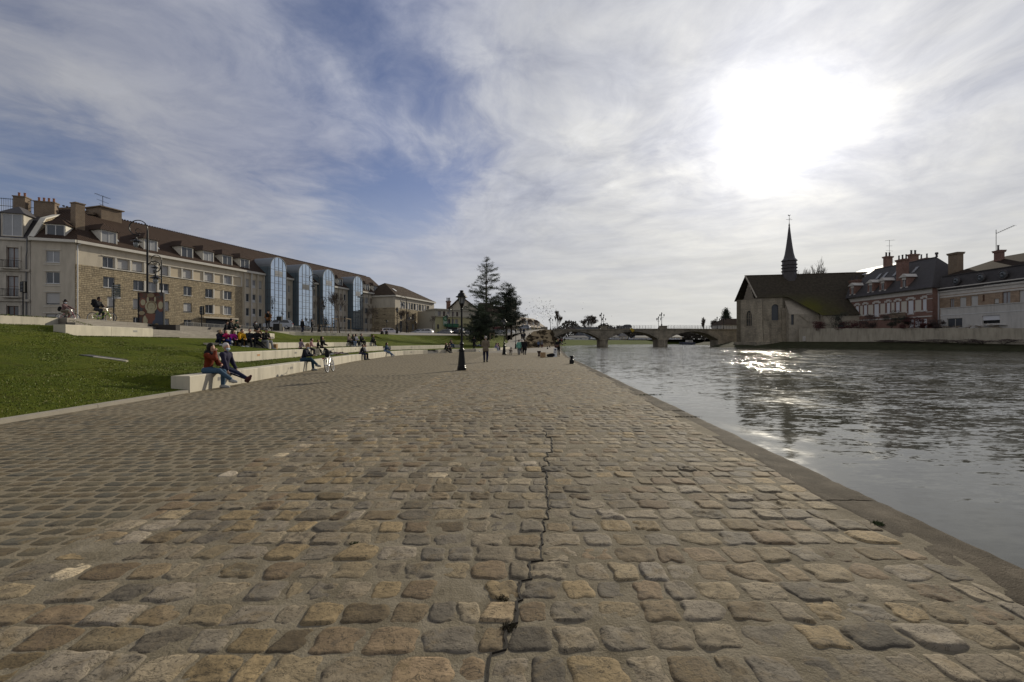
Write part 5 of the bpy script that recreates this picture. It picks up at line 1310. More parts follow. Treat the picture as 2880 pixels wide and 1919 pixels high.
m = MB(HXF); m.box(-.6, -.75, ZEH-.15, HL+.6, -.55, ZEH+.02); m.box(HL+.45, -.55, ZEH-.15, HL+.65, 11, ZEH+.02); m.tube([(6.2, hv, zrH+.05), (HL-5.4, hv, zrH+.05)], .12, 6); m.build('gutter', M_SLATE, rfH)
sH = (zrH-ZEH)/(hv+.6)
for a, sc in ((205, 1), (432, 1), (583, 1), (850, 1.1)):
    uc = uh(d8(a)); w = 1.9; m = MB(HXF); z0 = ZEH+.7; v0 = .1
    m.box(uc-w/2, v0, z0, uc-.45, v0+3.2, z0+2.5); m.box(uc+.45, v0, z0, uc+w/2, v0+3.2, z0+2.5); m.box(uc-.45, v0, z0+1.9, uc+.45, v0+3.2, z0+2.5); m.box(uc-.45, v0+.2, z0, uc+.45, v0+3, z0+1.9, 1)
    d = m.build('dormer', [M_BRICK, M_GLASS], rfH)
    m = MB(HXF); m.prism([(uc-w/2-.35, v0-.3, z0+2.5), (uc+w/2+.35, v0-.3, z0+2.5), (uc, v0-.3, z0+3.35)], (0, 4.6, 0)); m.box(uc-w/2-.1, v0-.08, z0-.2, uc-.45, v0+.05, z0+.25); m.box(uc+.45, v0-.08, z0-.2, uc+w/2+.1, v0+.05, z0+.25); m.box(uc-.55, v0-.06, z0+1.9, uc+.55, v0-.003, z0+2.45); m.build('dormer_pediment', M_CHALK, d)
    m = MB(HXF); m.bar((uc-.42, v0+.15, z0), (uc-.42, v0+.15, z0+1.9), .08); m.bar((uc+.42, v0+.15, z0), (uc+.42, v0+.15, z0+1.9), .08); m.bar((uc, v0+.15, z0), (uc, v0+.15, z0+1.9), .08); m.build('dormer_window', M_WHITE, d)
def big_stack(u_, v_, z0, z1, su, sv, pots=4, rt=rfH, xf=HXF, mt=None):
    m = MB(xf); su *= .8; sv *= .85; m.box(u_-su/2, v_-sv/2, z0, u_+su/2, v_+sv/2, z1); m.box(u_-su/2-.15, v_-sv/2-.15, z1-.003, u_+su/2+.15, v_+sv/2+.15, z1+.25); m.box(u_-su/2-.22, v_-sv/2-.22, z1+.25, u_+su/2+.22, v_+sv/2+.22, z1+.42)
    c = m.build('chimney', mt or M_BRICK, rt)
    for k in range(pots): m = MB(xf); m.lathe([(.2, 0), (.16, .2), (.15, .8), (.2, .9), (.2, 1.0)], 8, (u_+(k-(pots-1)/2)*su/max(pots, 1), v_+(.2 if k % 2 else -.2), z1+.5)); m.build('chimney_pot', M_SLATE, c)
big_stack(uh(d8(845), 2.6)-.2, 2.6, 15.5, 21.0, 2.6, 1.6); big_stack(uh(d8(225), 2)+.6, 2.0, 13.5, 17.9, 3.4, 1.4, 3); big_stack(uh(d8(1090), 6.5), 6.8, 19.0, 21.0, 2.6, 1.2, 2)
m = MB(HXF); m.lathe([(.25, 0), (.2, .6), (.35, .7), (.3, 1.1)], 8, (HL-5.4, hv, zrH)); m.build('finial', M_SLATE, rfH)
m = MB(HXF)
for a in (480, 560, 690, 930): uc = uh(d8(a), 2.6); v_ = 3.2; z_ = ZEH+sH*(v_+.6)+.08; m.hexa([(uc-.4, v_, z_), (uc+.4, v_, z_), (uc+.4, v_+1.2, z_+1.2*sH), (uc-.4, v_+1.2, z_+1.2*sH)], [(uc-.4, v_, z_+.1), (uc+.4, v_, z_+.1), (uc+.4, v_+1.2, z_+1.2*sH+.1), (uc-.4, v_+1.2, z_+1.2*sH+.1)])
m.build('skylight', mat('skylight_glass', (.12, .12, .13), .25), rfH)
# old houses behind
root2 = thing('roofed_house', 'pale old house with a metal roof behind the brick house', 'house', (104, 128, 1.5))
m = MB(); m.box(100, 122, 1.5, 112, 140, 20.5); m.build('wall', M_CHALK, root2); m = MB(); m.add([(99.5, 121.5, 20.5), (112.5, 121.5, 20.5), (112.5, 140.5, 20.5), (99.5, 140.5, 20.5), (106, 124, 23.3), (106, 138, 23.3)], [(0, 1, 4), (1, 2, 5, 4), (2, 3, 5), (3, 0, 4, 5)]); r2 = m.build('roof', mat('metal_roof', (.42, .43, .45), .65, .15, 1), root2)
big_stack(102, 123.5, 20, 24.2, 2.2, 1.2, 4, r2, None); big_stack(108, 122.5, 21, 24.6, 2.6, 1.2, 4, r2, None)
m = MB(); m.tube([(102, 123, 24), (102, 123, 29)], .04, 5); m.bar((100.8, 123, 28.8), (103.4, 123, 29), .05); m.bar((101.2, 123, 27.4), (102.8, 123, 27.4), .05); m.bar((101, 123, 26.2), (103, 123, 26.0), .04); m.build('aerial', M_BLACK, r2)
# long mansard neighbour
NX = 93.5; NXF = (NX, Yn-.1, 0.0, -math.pi/2)
def un(px, off=0.0): return (Yn-.1)-(NX+off)*FPX/(px-CX)
NL = 42
M_BAND = brick_mat('banded_brick', (.32, .235, .165), (.25, .18, .125), .8, .32, (.15, .11, .08))
root = thing('mansard_house', 'long low brick house with a dark mansard roof and round roof windows', 'house', (NX, Yn-10, 1.5))
opsN = []; kN = []
for a, b, z0, z1, k in ((1428, 1480, 8.3, 10.6, 'o'), (1548, 1630, 8.4, 10.7, 's'), (1688, 1778, 8.6, 10.8, 's'), (1835, 1862, 9.6, 10.8, 'o'), (1978, 2038, 8.8, 9.8, 's'), (2080, 2182, 8.5, 10.9, 'o'), (2290, 2400, 8.5, 10.9, 's'), (2560, 2680, 8.5, 10.9, 'o')):
    opsN.append((un(d8(a)), un(d8(b)), z0, z1)); kN.append(k)
m = MB(NXF); facade(m, 0, NL, 1.5, 12.2, opsN, .25, 0, [(-1, NL+1, 11.5, 12.3, 1)]); m.quad((0, .28, 1.5), (NL, .28, 1.5), (NL, .28, 12.2), (0, .28, 12.2), 2); m.quad((0, 0, 1.5), (0, 9, 1.5), (0, 9, 12.2), (0, 0, 12.2)); m.build('wall', [M_BAND, M_CHALK, M_FRAMED], root)
for o_, k in zip(opsN, kN): window(NXF, root, *o_, 's' if k == 's' else 'w', .22, frame=M_WOODF)
m = MB(NXF); m.box(0, -.25, 12.2, NL, .1, 12.5); m.box(0, -.6, 12.9, NL, .1, 13.1); m.box(.1, -.06, 11.0, NL, .02, 11.35); m.build('cornice', M_CHALK, root)
m = MB(NXF); m.quad((0, -.35, 13.1), (NL, -.35, 13.1), (NL, .5, 15.6), (0, .5, 15.6)); m.quad((0, -.35, 12.5), (NL, -.35, 12.5), (NL, -.35, 13.1), (0, -.35, 13.1)); m.box(0, .35, 15.6, NL, .6, 15.75)
r3 = m.build('roof', M_DARKSL, root)
m = MB(NXF); m.quad((0, .5, 15.7), (NL, .5, 15.7), (NL, 7.5, 19.0), (6.5, 7.5, 19.0)); m.tri((0, .5, 15.7), (6.5, 7.5, 19.0), (0, 12, 15.7)); m.build('upper_roof', mat('dark_tile', (.030, .022, .017), .9, .3, 1.5, spec=.03), r3)
for a in (1530, 1840, 2120, 2450):
    uc = un(d8(a)); m = MB(NXF); m.ring((uc, -.45, 14.2), .75, .16, 'y', 18, 6); m.mi = 1; m.ring((uc, -.35, 14.2), .35, .36, 'y', 12, 6); m.build('round_window', [M_SLATE, M_GLASS], r3)
big_stack(un(d8(1500), 4), 4.0, 12, 20.6, 2.6, 1.6, 0, r3, NXF, M_BRICKB); big_stack(un(d8(2030), 5.5)+.2, 5.5, 16.5, 19.6, 1.6, 1.0, 1, r3, NXF)
m = MB(NXF); q = un(d8(2005), 5.5); m.tube([(q, 5.5, 18.5), (q, 5.5, 24.4)], .05, 5); m.bar((q, 5.5, 23.6), (q+3.4, 5.5, 24.4), .06)
for k in range(9): m.bar((q+.4*k+.2, 5.1, 23.7+k*.09), (q+.4*k+.2, 5.9, 23.7+k*.09), .03)
m.build('aerial', M_BLACK, r3)
# pale flat-roofed annex in front
AX = 89.2; AXF = (AX, WX(1, 1)*0+AX*FPX/(2645-CX), 0.0, -math.pi/2); YA = AX*FPX/(2645-CX)
def ua_(px): return YA-AX*FPX/(px-CX)
root = thing('flat_annex', 'pale rendered flat-roofed annex with a dark wide opening', 'building', (AX, YA-12, 1.5))
oA = [(ua_(d8(1390)), ua_(d8(1582)), 4.3, 6.2), (ua_(d8(1830)), ua_(d8(2052)), 4.9, 6.4)]
m = MB(AXF); facade(m, 0, 34, 1.4, 8.3, oA, .3); m.quad((0, 0, 1.4), (0, 3, 1.4), (0, 3, 8.3), (0, 0, 8.3)); m.box(-.1, -.1, 8.3, 34, 4.1, 8.45); m.box(0, -.06, 6.9, 34, .02, 7.0, 2); m.quad((0, .33, 1.4), (34, .33, 1.4), (34, .33, 8.3), (0, .33, 8.3), 1); m.build('wall', [mat('annex_render', (.46, .44, .41), .85, .12, .8, stain=.5, streak=True), M_BLACK, M_WHITE], root)
window(AXF, root, *oA[0], 'w', .25, frame=M_CHALK, glass=M_FRAMED); m = MB(AXF); m.box(oA[1][0]+.02, .15, 5.5, oA[1][1]-.02, .25, 6.38); m.build('shutter', M_SHUTW, root)
# river wall
def rwx(y): return float(np.interp(y, [60, 80, 120, 124], [93.5, 88.5, 79, 78.2]))
root = thing('river_wall', 'long weathered rendered wall along the right bank', 'wall', (82, 110, 1.4))
m = MB(); y = 124.0
while y > 58:
    y2 = y-2.0; za, zb = [float(np.interp(q, [60, 80, 124], [3.2, 3.9, 5.1]))+.06*math.sin(q) for q in (y, y2)]
    m.hexa([(rwx(y), y, 1.0), (rwx(y2), y2, 1.0), (rwx(y2)+.5, y2, 1.0), (rwx(y)+.5, y, 1.0)], [(rwx(y), y, za), (rwx(y2), y2, zb), (rwx(y2)+.5, y2, zb), (rwx(y)+.5, y, za)]); y = y2
m.quad((rwx(124), 124, 1), (rwx(124)+6, 126, 1), (rwx(124)+6, 126, 5.1), (rwx(124), 124, 5.1))
m.build('wall_face', mat('weathered_wall', (.36, .32, .25), .9, .25, .7, .5, 5, stain=.75, streak=True), root)
m = MB(); m.cbox((rwx(122.2)-.1, 122.2, 2.3), (.25, 1.0, 1.3)); tag(m.build('meter_box', M_CHALK), 'small white meter box on the end of the river wall', 'box')
root = thing('debris_heap', 'heap of broken boards and pale sheets on top of the river wall', 'debris')
m = MB()
for k in range(26):
    y = rnd.uniform(83, 92); x = rwx(y)+rnd.uniform(.6, 1.6); a = rnd.uniform(-.6, .6); L = rnd.uniform(.8, 3.2)
    m.cbox((x, y, 4.15+rnd.uniform(-.1, .5)), (.12, L, .06), a, (rnd.uniform(-.5, .5), 0))
m.build('boards', mat('broken_board', (.22, .18, .13), .9, .4, 6), root); m = MB()
for k in range(4): m.cbox((rwx(83)+1.2, 82.5+k*1.4, 4.5), (.9, 1.2, .05), rnd.uniform(0, 1), (rnd.uniform(-.4, .4), .2))
m.build('sheets', M_WHITE, root)
# house glimpsed between bridge and church
root = thing('riverside_house', 'low dark-roofed house between the bridge and the church', 'house', (WX(2060, 175), 175, 1.5))
a, b = WX(2030, 175), WX(2095, 175); m = MB(); m.box(a, 175, 1, b, 184, WZ(914, 175)); m.build('wall', M_CHALK, root); m = MB(); zt = WZ(895, 175); m.add([(a-.4, 174.5, WZ(914, 175)), (b+.4, 174.5, WZ(914, 175)), (b+.4, 184.5, WZ(914, 175)), (a-.4, 184.5, WZ(914, 175)), (a+2.2, 179, zt), (b, 179, zt)], [(0, 1, 5, 4), (1, 2, 5), (2, 3, 4, 5), (3, 0, 4)]); m.build('roof', M_TILE2, root)

# ---------------------------------------------------------------- left bank beyond the corner building
YS = 128.0
root = thing('green_shop', 'yellow shop building with a green ring sign and green awning', 'shop', (WX(1270, YS), YS, 3.6))
SXF = (WX(1246, YS), YS, 0.0, .62); 
kx = lambda px: ((px-CX)/FPX*SXF[1]-SXF[0])/(math.cos(.62)-(px-CX)/FPX*math.sin(.62))
zt = WZ(872, YS)
wl = kx(1330); opsS = []
for p0, p1 in ((1232, 1240), (1246, 1252), (1258, 1265), (1271, 1277), (1283, 1289)): opsS.append((kx(p0), kx(p1), WZ(889, YS), WZ(876, YS)))
for p0, p1 in ((1260, 1267), (1270, 1277), (1280, 1288)): opsS.append((kx(p0), kx(p1), WZ(913, YS), WZ(897, YS)))
uL = kx(1224)
m = MB(SXF); facade(m, uL, wl, 3, zt, opsS, .2, 0, [(uL-1, wl, 2.9, WZ(888.5, YS), 1)]); m.quad((uL, .22, 3), (wl, .22, 3), (wl, .22, zt), (uL, .22, zt), 2); m.box(uL-.2, -.4, zt, wl, 6, zt+.3); m.quad((uL, 0, 3), (uL, 12, 3), (uL, 12, zt), (uL, 0, zt), 0); m.box(uL-.2, -.35, WZ(889.5, YS)-.2, wl, .02, WZ(889.5, YS)); m.build('wall', [mat('shop_upper', (.38, .35, .28), .8, .1), mat('shop_yellow', (.36, .33, .18), .8, .1), M_FRAMED], root)
for o_ in opsS: window(SXF, root, *o_, 'w', .18, frame=M_WOODF, sill=False)
m = MB(SXF); a, b = kx(1245.5), kx(1257.5); m.box(a, -.25, WZ(916, YS), b, -.05, WZ(891, YS)); m.mi = 1; m.ring(((a+b)/2, -.27, WZ(896, YS)), .55, .16, 'y', 20, 6)
m.build('sign', [mat('sign_pale_green', (.22, .30, .21), .6, .05), mat('sign_green', (.02, .12, .05), .5)], root)
try:
    fo = text_mesh('sign_lettering', 'AC2', .8, M_WHITE)
    c_, s_ = math.cos(.62), math.sin(.62); q = ((a+b)/2-.6, -.28); fo.location = (SXF[0]+q[0]*c_-q[1]*s_-ORG[root.as_pointer()][0], SXF[1]+q[0]*s_+q[1]*c_-YS, WZ(910, YS)-3.6); fo.rotation_euler = (R(90), 0, .62); fo.parent = root
except Exception: pass
m = MB(SXF); a, b = kx(1249), kx(1289); z = WZ(916, YS); m.prism([(a, 0, z+.6), (a, -1.5, z-.1), (a, -1.5, z-.45), (a, 0, z-.2)], (b-a, 0, 0)); m.build('awning', mat('green_awning', (.015, .075, .035), .7, .15), root)
m = MB(SXF); m.box(kx(1256), -.05, 3.2, kx(1286), .02, 5.6); m.build('shop_window', M_GLASS, root)
# white gabled house with a chimney behind
root = thing('gabled_house', 'pale gabled house with a brick chimney behind the shop', 'house', (WX(1300, 150), 150, 3.6))
m = MB(); a, b, pk_ = WX(1262, 150), WX(1345, 150), WX(1297, 150); ze, zp = WZ(872, 150), WZ(836, 150)
m.prism([(a, 150, 3), (b, 150, 3), (b, 150, ze), (pk_, 150, zp), (a, 150, ze)], (0, 14, 0)); m.build('wall', M_REND2, root)
m = MB(); m.bar((a-.6, 149.6, ze-.3), (pk_, 149.6, zp+.15), .25, .3); m.hexa([(a-.8, 149.3, ze-.5), (pk_, 149.3, zp), (pk_, 165, zp), (a-.8, 165, ze-.5)], [(a-.8, 149.3, ze-.1), (pk_, 149.3, zp+.4), (pk_, 165, zp+.4), (a-.8, 165, ze-.1)]); m.hexa([(pk_, 149.3, zp), (b+.8, 149.3, ze-.5), (b+.8, 165, ze-.5), (pk_, 165, zp)], [(pk_, 149.3, zp+.4), (b+.8, 149.3, ze-.1), (b+.8, 165, ze-.1), (pk_, 165, zp+.4)]); r4 = m.build('roof', M_TILE2, root)
big_stack(WX(1260, 150), 151, WZ(872, 150), WZ(850, 150), 1.6, 1.0, 3, r4, None)
for p0 in (1300, 1316): window((0, 150, 0, 0), root, WX(p0, 150), WX(p0+7, 150), WZ(898, 150), WZ(884, 150), 'w', -.04, frame=M_WOODF, sill=False)
# low shop fronts glimpsed under the trees
for px0, px1, pyt, cname, cc3, lab in ((1318, 1343, 922, 'teal_front', (.13, .26, .25), 'shop front with a pale teal fascia under the big conifer'), (1345, 1384, 905, 'brown_front', (.18, .12, .09), 'brown shop house behind the big conifer trunk'), (1384, 1420, 915, 'red_front', (.12, .035, .035), 'shop house with a dark red awning behind the conifers'), (1420, 1452, 895, 'tan_front', (.25, .20, .14), 'tan house behind the smaller pine')):
    Yq = 150; root = thing('shop_house', lab, 'shop', (WX(px0, Yq), Yq, 3.8))
    m = MB(); a, b = WX(px0, Yq), WX(px1, Yq)-.1; m.box(a, Yq, 3.4, b, Yq+10, WZ(pyt, Yq)+3.2); m.build('wall', mat(cname+'_wall', (.33, .29, .22), .85, .15), root)
    m = MB(); m.prism([(a-.3, Yq-.5, WZ(pyt, Yq)+3.2), (a-.3, Yq+10.5, WZ(pyt, Yq)+3.2), (a-.3, Yq+5, WZ(pyt, Yq)+6.6)], (b-a+.6, 0, 0)); m.build('roof', M_TILE2, root)
    m = MB(); m.box(a+.2, Yq-.12, 5.6, b-.2, Yq+.05, 6.4); m.build('fascia', mat(cname, cc3, .6), root)
    m = MB(); m.box(a+.4, Yq-.06, 3.8, b-.4, Yq+.05, 5.5); m.build('shop_window', M_GLASS, root)
    for k in range(2): q = a+(b-a)*(.3+.4*k); window((0, Yq, 0, 0), root, q-.5, q+.5, 7.0, 8.6, 'w', -.03, sill=False)
# long yellow house with dormers near the bridge head
YL = 175.0; pts_ = [(1448, 880, 918), (1543, 905, 922)]
root = thing('long_house', 'long yellow house with a tiled roof and dormers at the bridge head', 'house', (WX(1495, YL), YL, 4.5))
x0_, x1_ = WX(1452, YL-12), WX(1538, YL+22); d = math.atan2(34, x1_-x0_); LL = math.hypot(34, x1_-x0_); LXF = (x0_, YL-12, 0.0, d)
zeL = WZ(917, YL-12); m = MB(LXF); m.box(0, 0, 4, LL, 9, zeL); m.build('wall', mat('yellow_render', (.36, .31, .18), .85, .1, stain=.3), root)
m = MB(LXF); zq = WZ(886, YL-8); m.add([(-.5, -.5, zeL), (LL+.5, -.5, zeL), (LL+.5, 9.5, zeL), (-.5, 9.5, zeL), (.5, 4.5, zq), (LL-4, 4.5, zq)], [(0, 1, 5, 4), (1, 2, 5), (2, 3, 4, 5), (3, 0, 4)]); rL = m.build('roof', mat('tan_tile', (.15, .11, .075), .85, .25), root)
for k in range(3): dormer(LXF, rL, LL*(.35+.2*k), 1.8, zeL+.8, 1.6, .5, 1.2, M_TILE2, M_REND2)
for k in range(8): q = LL*(.08+.115*k); window(LXF, root, q-.55, q+.55, 6.0, 8.2, 'w', -.03, frame=M_CHALK, sill=False)
# far houses seen over and under the bridge
def far_house(px0, px1, py0, py1, Y, wc, lab, win=3, flat=False):
    root = thing('far_house', lab, 'house', (WX((px0+px1)/2, Y), Y, 2.8)); a, b = WX(px0, Y), WX(px1, Y); zt, zb = WZ(py0, Y), 2.2
    zw = zt if flat else zb+(zt-zb)*.62
    m = MB(); m.box(a, Y, zb, b, Y+9, zw); m.build('wall', wc, root)
    m = MB()
    if flat: m.box(a-.3, Y-.3, zw, b+.3, Y+9.3, zw+.5)
    else: m.add([(a-.4, Y-.4, zw), (b+.4, Y-.4, zw), (b+.4, Y+9.4, zw), (a-.4, Y+9.4, zw), (a+1.5, Y+4.5, zt), (b-1.5, Y+4.5, zt)], [(0, 1, 5, 4), (1, 2, 5), (2, 3, 4, 5), (3, 0, 4)])
    m.build('roof', M_SLATE, root)
    for k in range(win): q = a+(b-a)*(k+.6)/(win+.2); window((0, Y, 0, 0), root, q-.6, q+.6, zb+(zw-zb)*.5, zb+(zw-zb)*.85, 'w', -.04, sill=False)
WH = mat('far_white', (.50, .49, .46), .8, .05); GB = mat('far_blue_grey', (.10, .11, .13), .7, .1)
far_house(1620, 1682, 922, 955, 330, GB, 'blue-grey block with white windows seen above the bridge arch', 4, True)
far_house(1600, 1655, 944, 956, 300, WH, 'white row house seen through the left bridge arch', 4)
far_house(1715, 1742, 942, 956, 352, WH, 'white house seen through the middle arch', 3); far_house(1744, 1765, 938, 956, 356, M_REND2, 'grey house seen through the middle arch beside the white one', 2); far_house(1786, 1830, 944, 957, 366, M_REND2, 'long low grey house seen through the middle arch', 5)
far_house(1890, 1918, 942, 956, 368, M_REND, 'cream house seen through the right arch', 2)
# ---------------------------------------------------------------- people: smooth bodies from tapered limbs, meshed as one surface
def surface_nets(F, org, h):
    nx, ny, nz = F.shape; ins = F < 0
    c = [ins[a:nx-1+a, b:ny-1+b, d:nz-1+d] for a in (0, 1) for b in (0, 1) for d in (0, 1)]
    s_ = sum(x.astype(np.int8) for x in c); act = (s_ > 0) & (s_ < 8)
    I, J, K = np.nonzero(act); n = len(I); idx = np.full(act.shape, -1, np.int64); idx[I, J, K] = np.arange(n)
    acc = np.zeros((n, 3)); cnt = np.zeros(n)
    off = [(a, b, d) for a in (0, 1) for b in (0, 1) for d in (0, 1)]
    for p in off:
        for ax in range(3):
            if p[ax]: continue
            q = list(p); q[ax] = 1
            fa = F[I+p[0], J+p[1], K+p[2]]; fb = F[I+q[0], J+q[1], K+q[2]]; m = (fa < 0) != (fb < 0)
            t = np.where(m, fa/np.where(m, fa-fb, 1), 0)
            for k in range(3): acc[:, k] += np.where(m, p[k]+(t if k == ax else 0), 0)
            cnt += m
    V = (np.stack([I, J, K], 1)+acc/np.maximum(cnt, 1)[:, None])*h+np.asarray(org)
    Q = []
    for ax in range(3):
        o1, o2 = [(1, 2), (2, 0), (0, 1)][ax]
        sl = [slice(1, d-1) for d in F.shape]; sl[ax] = slice(0, F.shape[ax]-1); sl2 = list(sl); sl2[ax] = slice(1, F.shape[ax])
        a_, b_ = ins[tuple(sl)], ins[tuple(sl2)]; m = a_ != b_; P = np.array(np.nonzero(m)).T
        P[:, o1] += 1; P[:, o2] += 1
        e1 = np.zeros(3, int); e1[o1] = 1; e2 = np.zeros(3, int); e2[o2] = 1
        g_ = lambda w: idx[w[:, 0], w[:, 1], w[:, 2]]
        q = np.stack([g_(P-e1-e2), g_(P-e2), g_(P), g_(P-e1)], 1); fl = b_[m]
        q[fl] = q[fl][:, ::-1]; Q.append(q[(q >= 0).all(1)])
    return V, np.concatenate(Q)
def sdf_mesh(name, prims, h, matl, parent, k=.035):
    """prims: (a, b, ra, rb[, flat axis, flat factor]) tapered limbs, smoothly joined"""
    A = np.array([[*p[0]] for p in prims]); B = np.array([[*p[1]] for p in prims]); Rm = np.array([max(p[2], p[3]) for p in prims])
    lo = np.minimum(A, B).min(0)-Rm.max()-3*h; hi = np.maximum(A, B).max(0)+Rm.max()+3*h
    n = np.ceil((hi-lo)/h).astype(int)+1; F = np.full(n, .3, np.float32)
    ax = [lo[i]+np.arange(n[i])*h for i in range(3)]
    for p in prims:
        a, b = np.array(p[0], float), np.array(p[1], float); r = max(p[2], p[3])+max(.06, 3*h)
        l, u_ = np.minimum(a, b)-r, np.maximum(a, b)+r
        i0 = np.maximum(((l-lo)/h).astype(int), 0); i1 = np.minimum(((u_-lo)/h).astype(int)+2, n)
        X, Y, Z = np.meshgrid(*[ax[i][i0[i]:i1[i]] for i in range(3)], indexing='ij', sparse=True)
        d = b-a; dd = max(d@d, 1e-9); px, py, pz = X-a[0], Y-a[1], Z-a[2]
        t = np.clip((px*d[0]+py*d[1]+pz*d[2])/dd, 0, 1); px, py, pz = px-t*d[0], py-t*d[1], pz-t*d[2]
        sq = px*px+py*py+pz*pz
        if len(p) > 4 and p[4] is not None:
            f = p[4]; c = px*f[0]+py*f[1]+pz*f[2]; sq = sq+(p[5]**2-1)*c*c
        D = np.sqrt(sq)-(p[2]+t*(p[3]-p[2]))
        S = F[i0[0]:i1[0], i0[1]:i1[1], i0[2]:i1[2]]; kk = p[6] if len(p) > 6 else k
        hh = np.maximum(kk-np.abs(S-D), 0)/kk; F[i0[0]:i1[0], i0[1]:i1[1], i0[2]:i1[2]] = np.minimum(S, D)-hh*hh*kk*.25
    V, Q = surface_nets(F, lo, h)
    return raw_mesh(name, V, Q, matl, smooth=True, parent=parent)
def ik(a, c, l1, l2, pole):
    a, c, pole = Vector(a), Vector(c), Vector(pole); d = c-a; L = min(d.length, (l1+l2)*.999); d = d.normalized() if d.length > 1e-6 else Vector((0, 0, -1))
    x = (l1*l1-l2*l2+L*L)/(2*L); y = math.sqrt(max(0, l1*l1-x*x)); p = pole-d*pole.dot(d); p = p.normalized() if p.length > 1e-6 else d.orthogonal().normalized()
    return a+d*x+p*y, a+d*L
PM = {}
def cloth(c, rough=.85):
    key = tuple(round(q, 3) for q in c)
    if key not in PM: PM[key] = mat('cloth_%d' % len(PM), c, rough, .28, 7, .15, 26, spec=.15)
    return PM[key]
SKIN = mat('skin', (.42, .24, .165), .55, .08, 5, spec=.35); SKIND = mat('dark_skin', (.17, .095, .062), .5, .1, 5)
HAIRS = {'dark': (.014, .010, .008), 'brown': (.055, .032, .018), 'blond': (.28, .19, .085), 'grey': (.34, .31, .29), 'white': (.5, .46, .44), 'red': (.12, .045, .02)}
def person(label, loc, face, pose='stand', h=.02, s=1.0, top=(.02, .02, .02), legs=(.02, .02, .025), shoe=(.05, .05, .05), hair='dark', long=False, hat=None, hatc=(.01, .01, .01), coat=False, scarf=None, skin=None, mask=False, lean=None, P=None, group=None, hood=None, seat=.46, stripe=None, extra=None, fem=False):
    """local frame: x forwards, y to the left, z up; face = heading angle in the world"""
    P = dict(P or {}); skin = skin or SKIN
    root = thing('person', label, 'person', loc, face, group)
    inv = 1/s
    st = {'stand': dict(pel=(0, 0, .93), lean=.03, aL=(.02, .10, .085), aR=(-.02, -.10, .085), wL=(.06, .27, .80), wR=(.06, -.27, .80)),
          'walk': dict(pel=(0, 0, .91), lean=.06, aL=(.24, .085, .10), aR=(-.27, -.085, .14), wL=(-.16, .27, .82), wR=(.22, -.25, .84)),
          'sit': dict(pel=(-.20, 0, seat*inv+.10), lean=.16, aL=(.30, .10, .085), aR=(.24, -.10, .085), wL=(.16, .10, seat*inv+.26), wR=(.18, -.08, seat*inv+.27)),
          'cross': dict(pel=(-.20, 0, seat*inv+.10), lean=.14, aL=(.28, .09, .085), aR=(.62, .02, .32), wL=(.12, .12, seat*inv+.26), wR=(.30, -.10, seat*inv+.55)),
          'slump': dict(pel=(-.18, 0, seat*inv+.10), lean=.42, aL=(.26, .12, .085), aR=(.20, -.12, .085), wL=(.30, .06, seat*inv+.22), wR=(.30, -.06, seat*inv+.22)),
          'ride': dict(pel=(-.22, 0, 1.0), lean=.28, aL=(.10, .11, .28), aR=(.02, -.11, .55), wL=(.50, .26, 1.05), wR=(.50, -.26, 1.05))}[pose]
    st.update(P); lean = st['lean'] if lean is None else lean
    pel = Vector(st['pel']); dirv = Vector((math.sin(lean), 0, math.cos(lean))); twist = st.get('twist', 0)
    fw = Vector((math.cos(lean), 0, -math.sin(lean))); lt = Vector((-math.sin(twist), math.cos(twist), 0))
    chest = pel+dirv*.34; neck = pel+dirv*.52; bend = st.get('bend', 0)
    hd = Vector((math.sin(lean*.4+bend), 0, math.cos(lean*.4+bend))); head = neck+hd*.165
    yaw = st.get('yaw', 0); pitch = st.get('pitch', 0)
    hf = Vector((math.cos(yaw)*math.cos(pitch), math.sin(yaw)*math.cos(pitch), -math.sin(pitch))); hl = Vector((-math.sin(yaw), math.cos(yaw), 0)); hu = hf.cross(hl)
    sw = .165 if fem else .185; hw = .10
    S = {}; J = {}
    for sd, nm in ((1, 'L'), (-1, 'R')):
        sh = pel+dirv*.46+lt*(sd*sw); hip = pel+Vector((0, sd*hw*.9, -.02))
        kn, an = ik(hip, st['a'+nm], .43, .43, st.get('knee'+nm, (1, sd*.12, .25)))
        el, wr = ik(sh, st['w'+nm], .29, .26, st.get('elb'+nm, (-.5, sd*.8, -.6)))
        td = st.get('toe'+nm, (1, sd*.18, -.05 if st['a'+nm][2] < .12 else -.3)); td = Vector(td).normalized()
        J[nm] = dict(sh=sh, hip=hip, kn=kn, an=an, el=el, wr=wr, toe=an+td*.17+Vector((0, 0, -.045)), heel=an-td*.045+Vector((0, 0, -.04)))
    # ---- the body, one continuous surface
    fl = tuple(fw)
    B = [(pel, chest, .115, .12, fl, 1.45), (chest, neck-dirv*.08, .125, .09, fl, 1.4), (neck-dirv*.05, head-hu*.04, .052, .048),
         (head+hu*.035-hf*.012, head+hu*.035-hf*.012+hl*.001, .094, .094, tuple(hl), 1.22), (head-hu*.035+hf*.022, head-hu*.07+hf*.045, .066, .045, tuple(hl), 1.1),
         (head+hf*.088-hu*.002, head+hf*.104-hu*.026, .011, .015, None, 1, .02), (head+hf*.068+hl*.034+hu*.024, head+hf*.072-hl*.034+hu*.024, .02, .02, None, 1, .02),
         (head+hl*.084-hf*.01-hu*.01, head+hl*.088-hf*.018+hu*.012, .014, .016, None, 1, .012), (head-hl*.084-hf*.01-hu*.01, head-hl*.088-hf*.018+hu*.012, .014, .016, None, 1, .012),
         (head+hf*.078-hu*.058+hl*.018, head+hf*.078-hu*.058-hl*.018, .016, .016, None, 1, .02)]
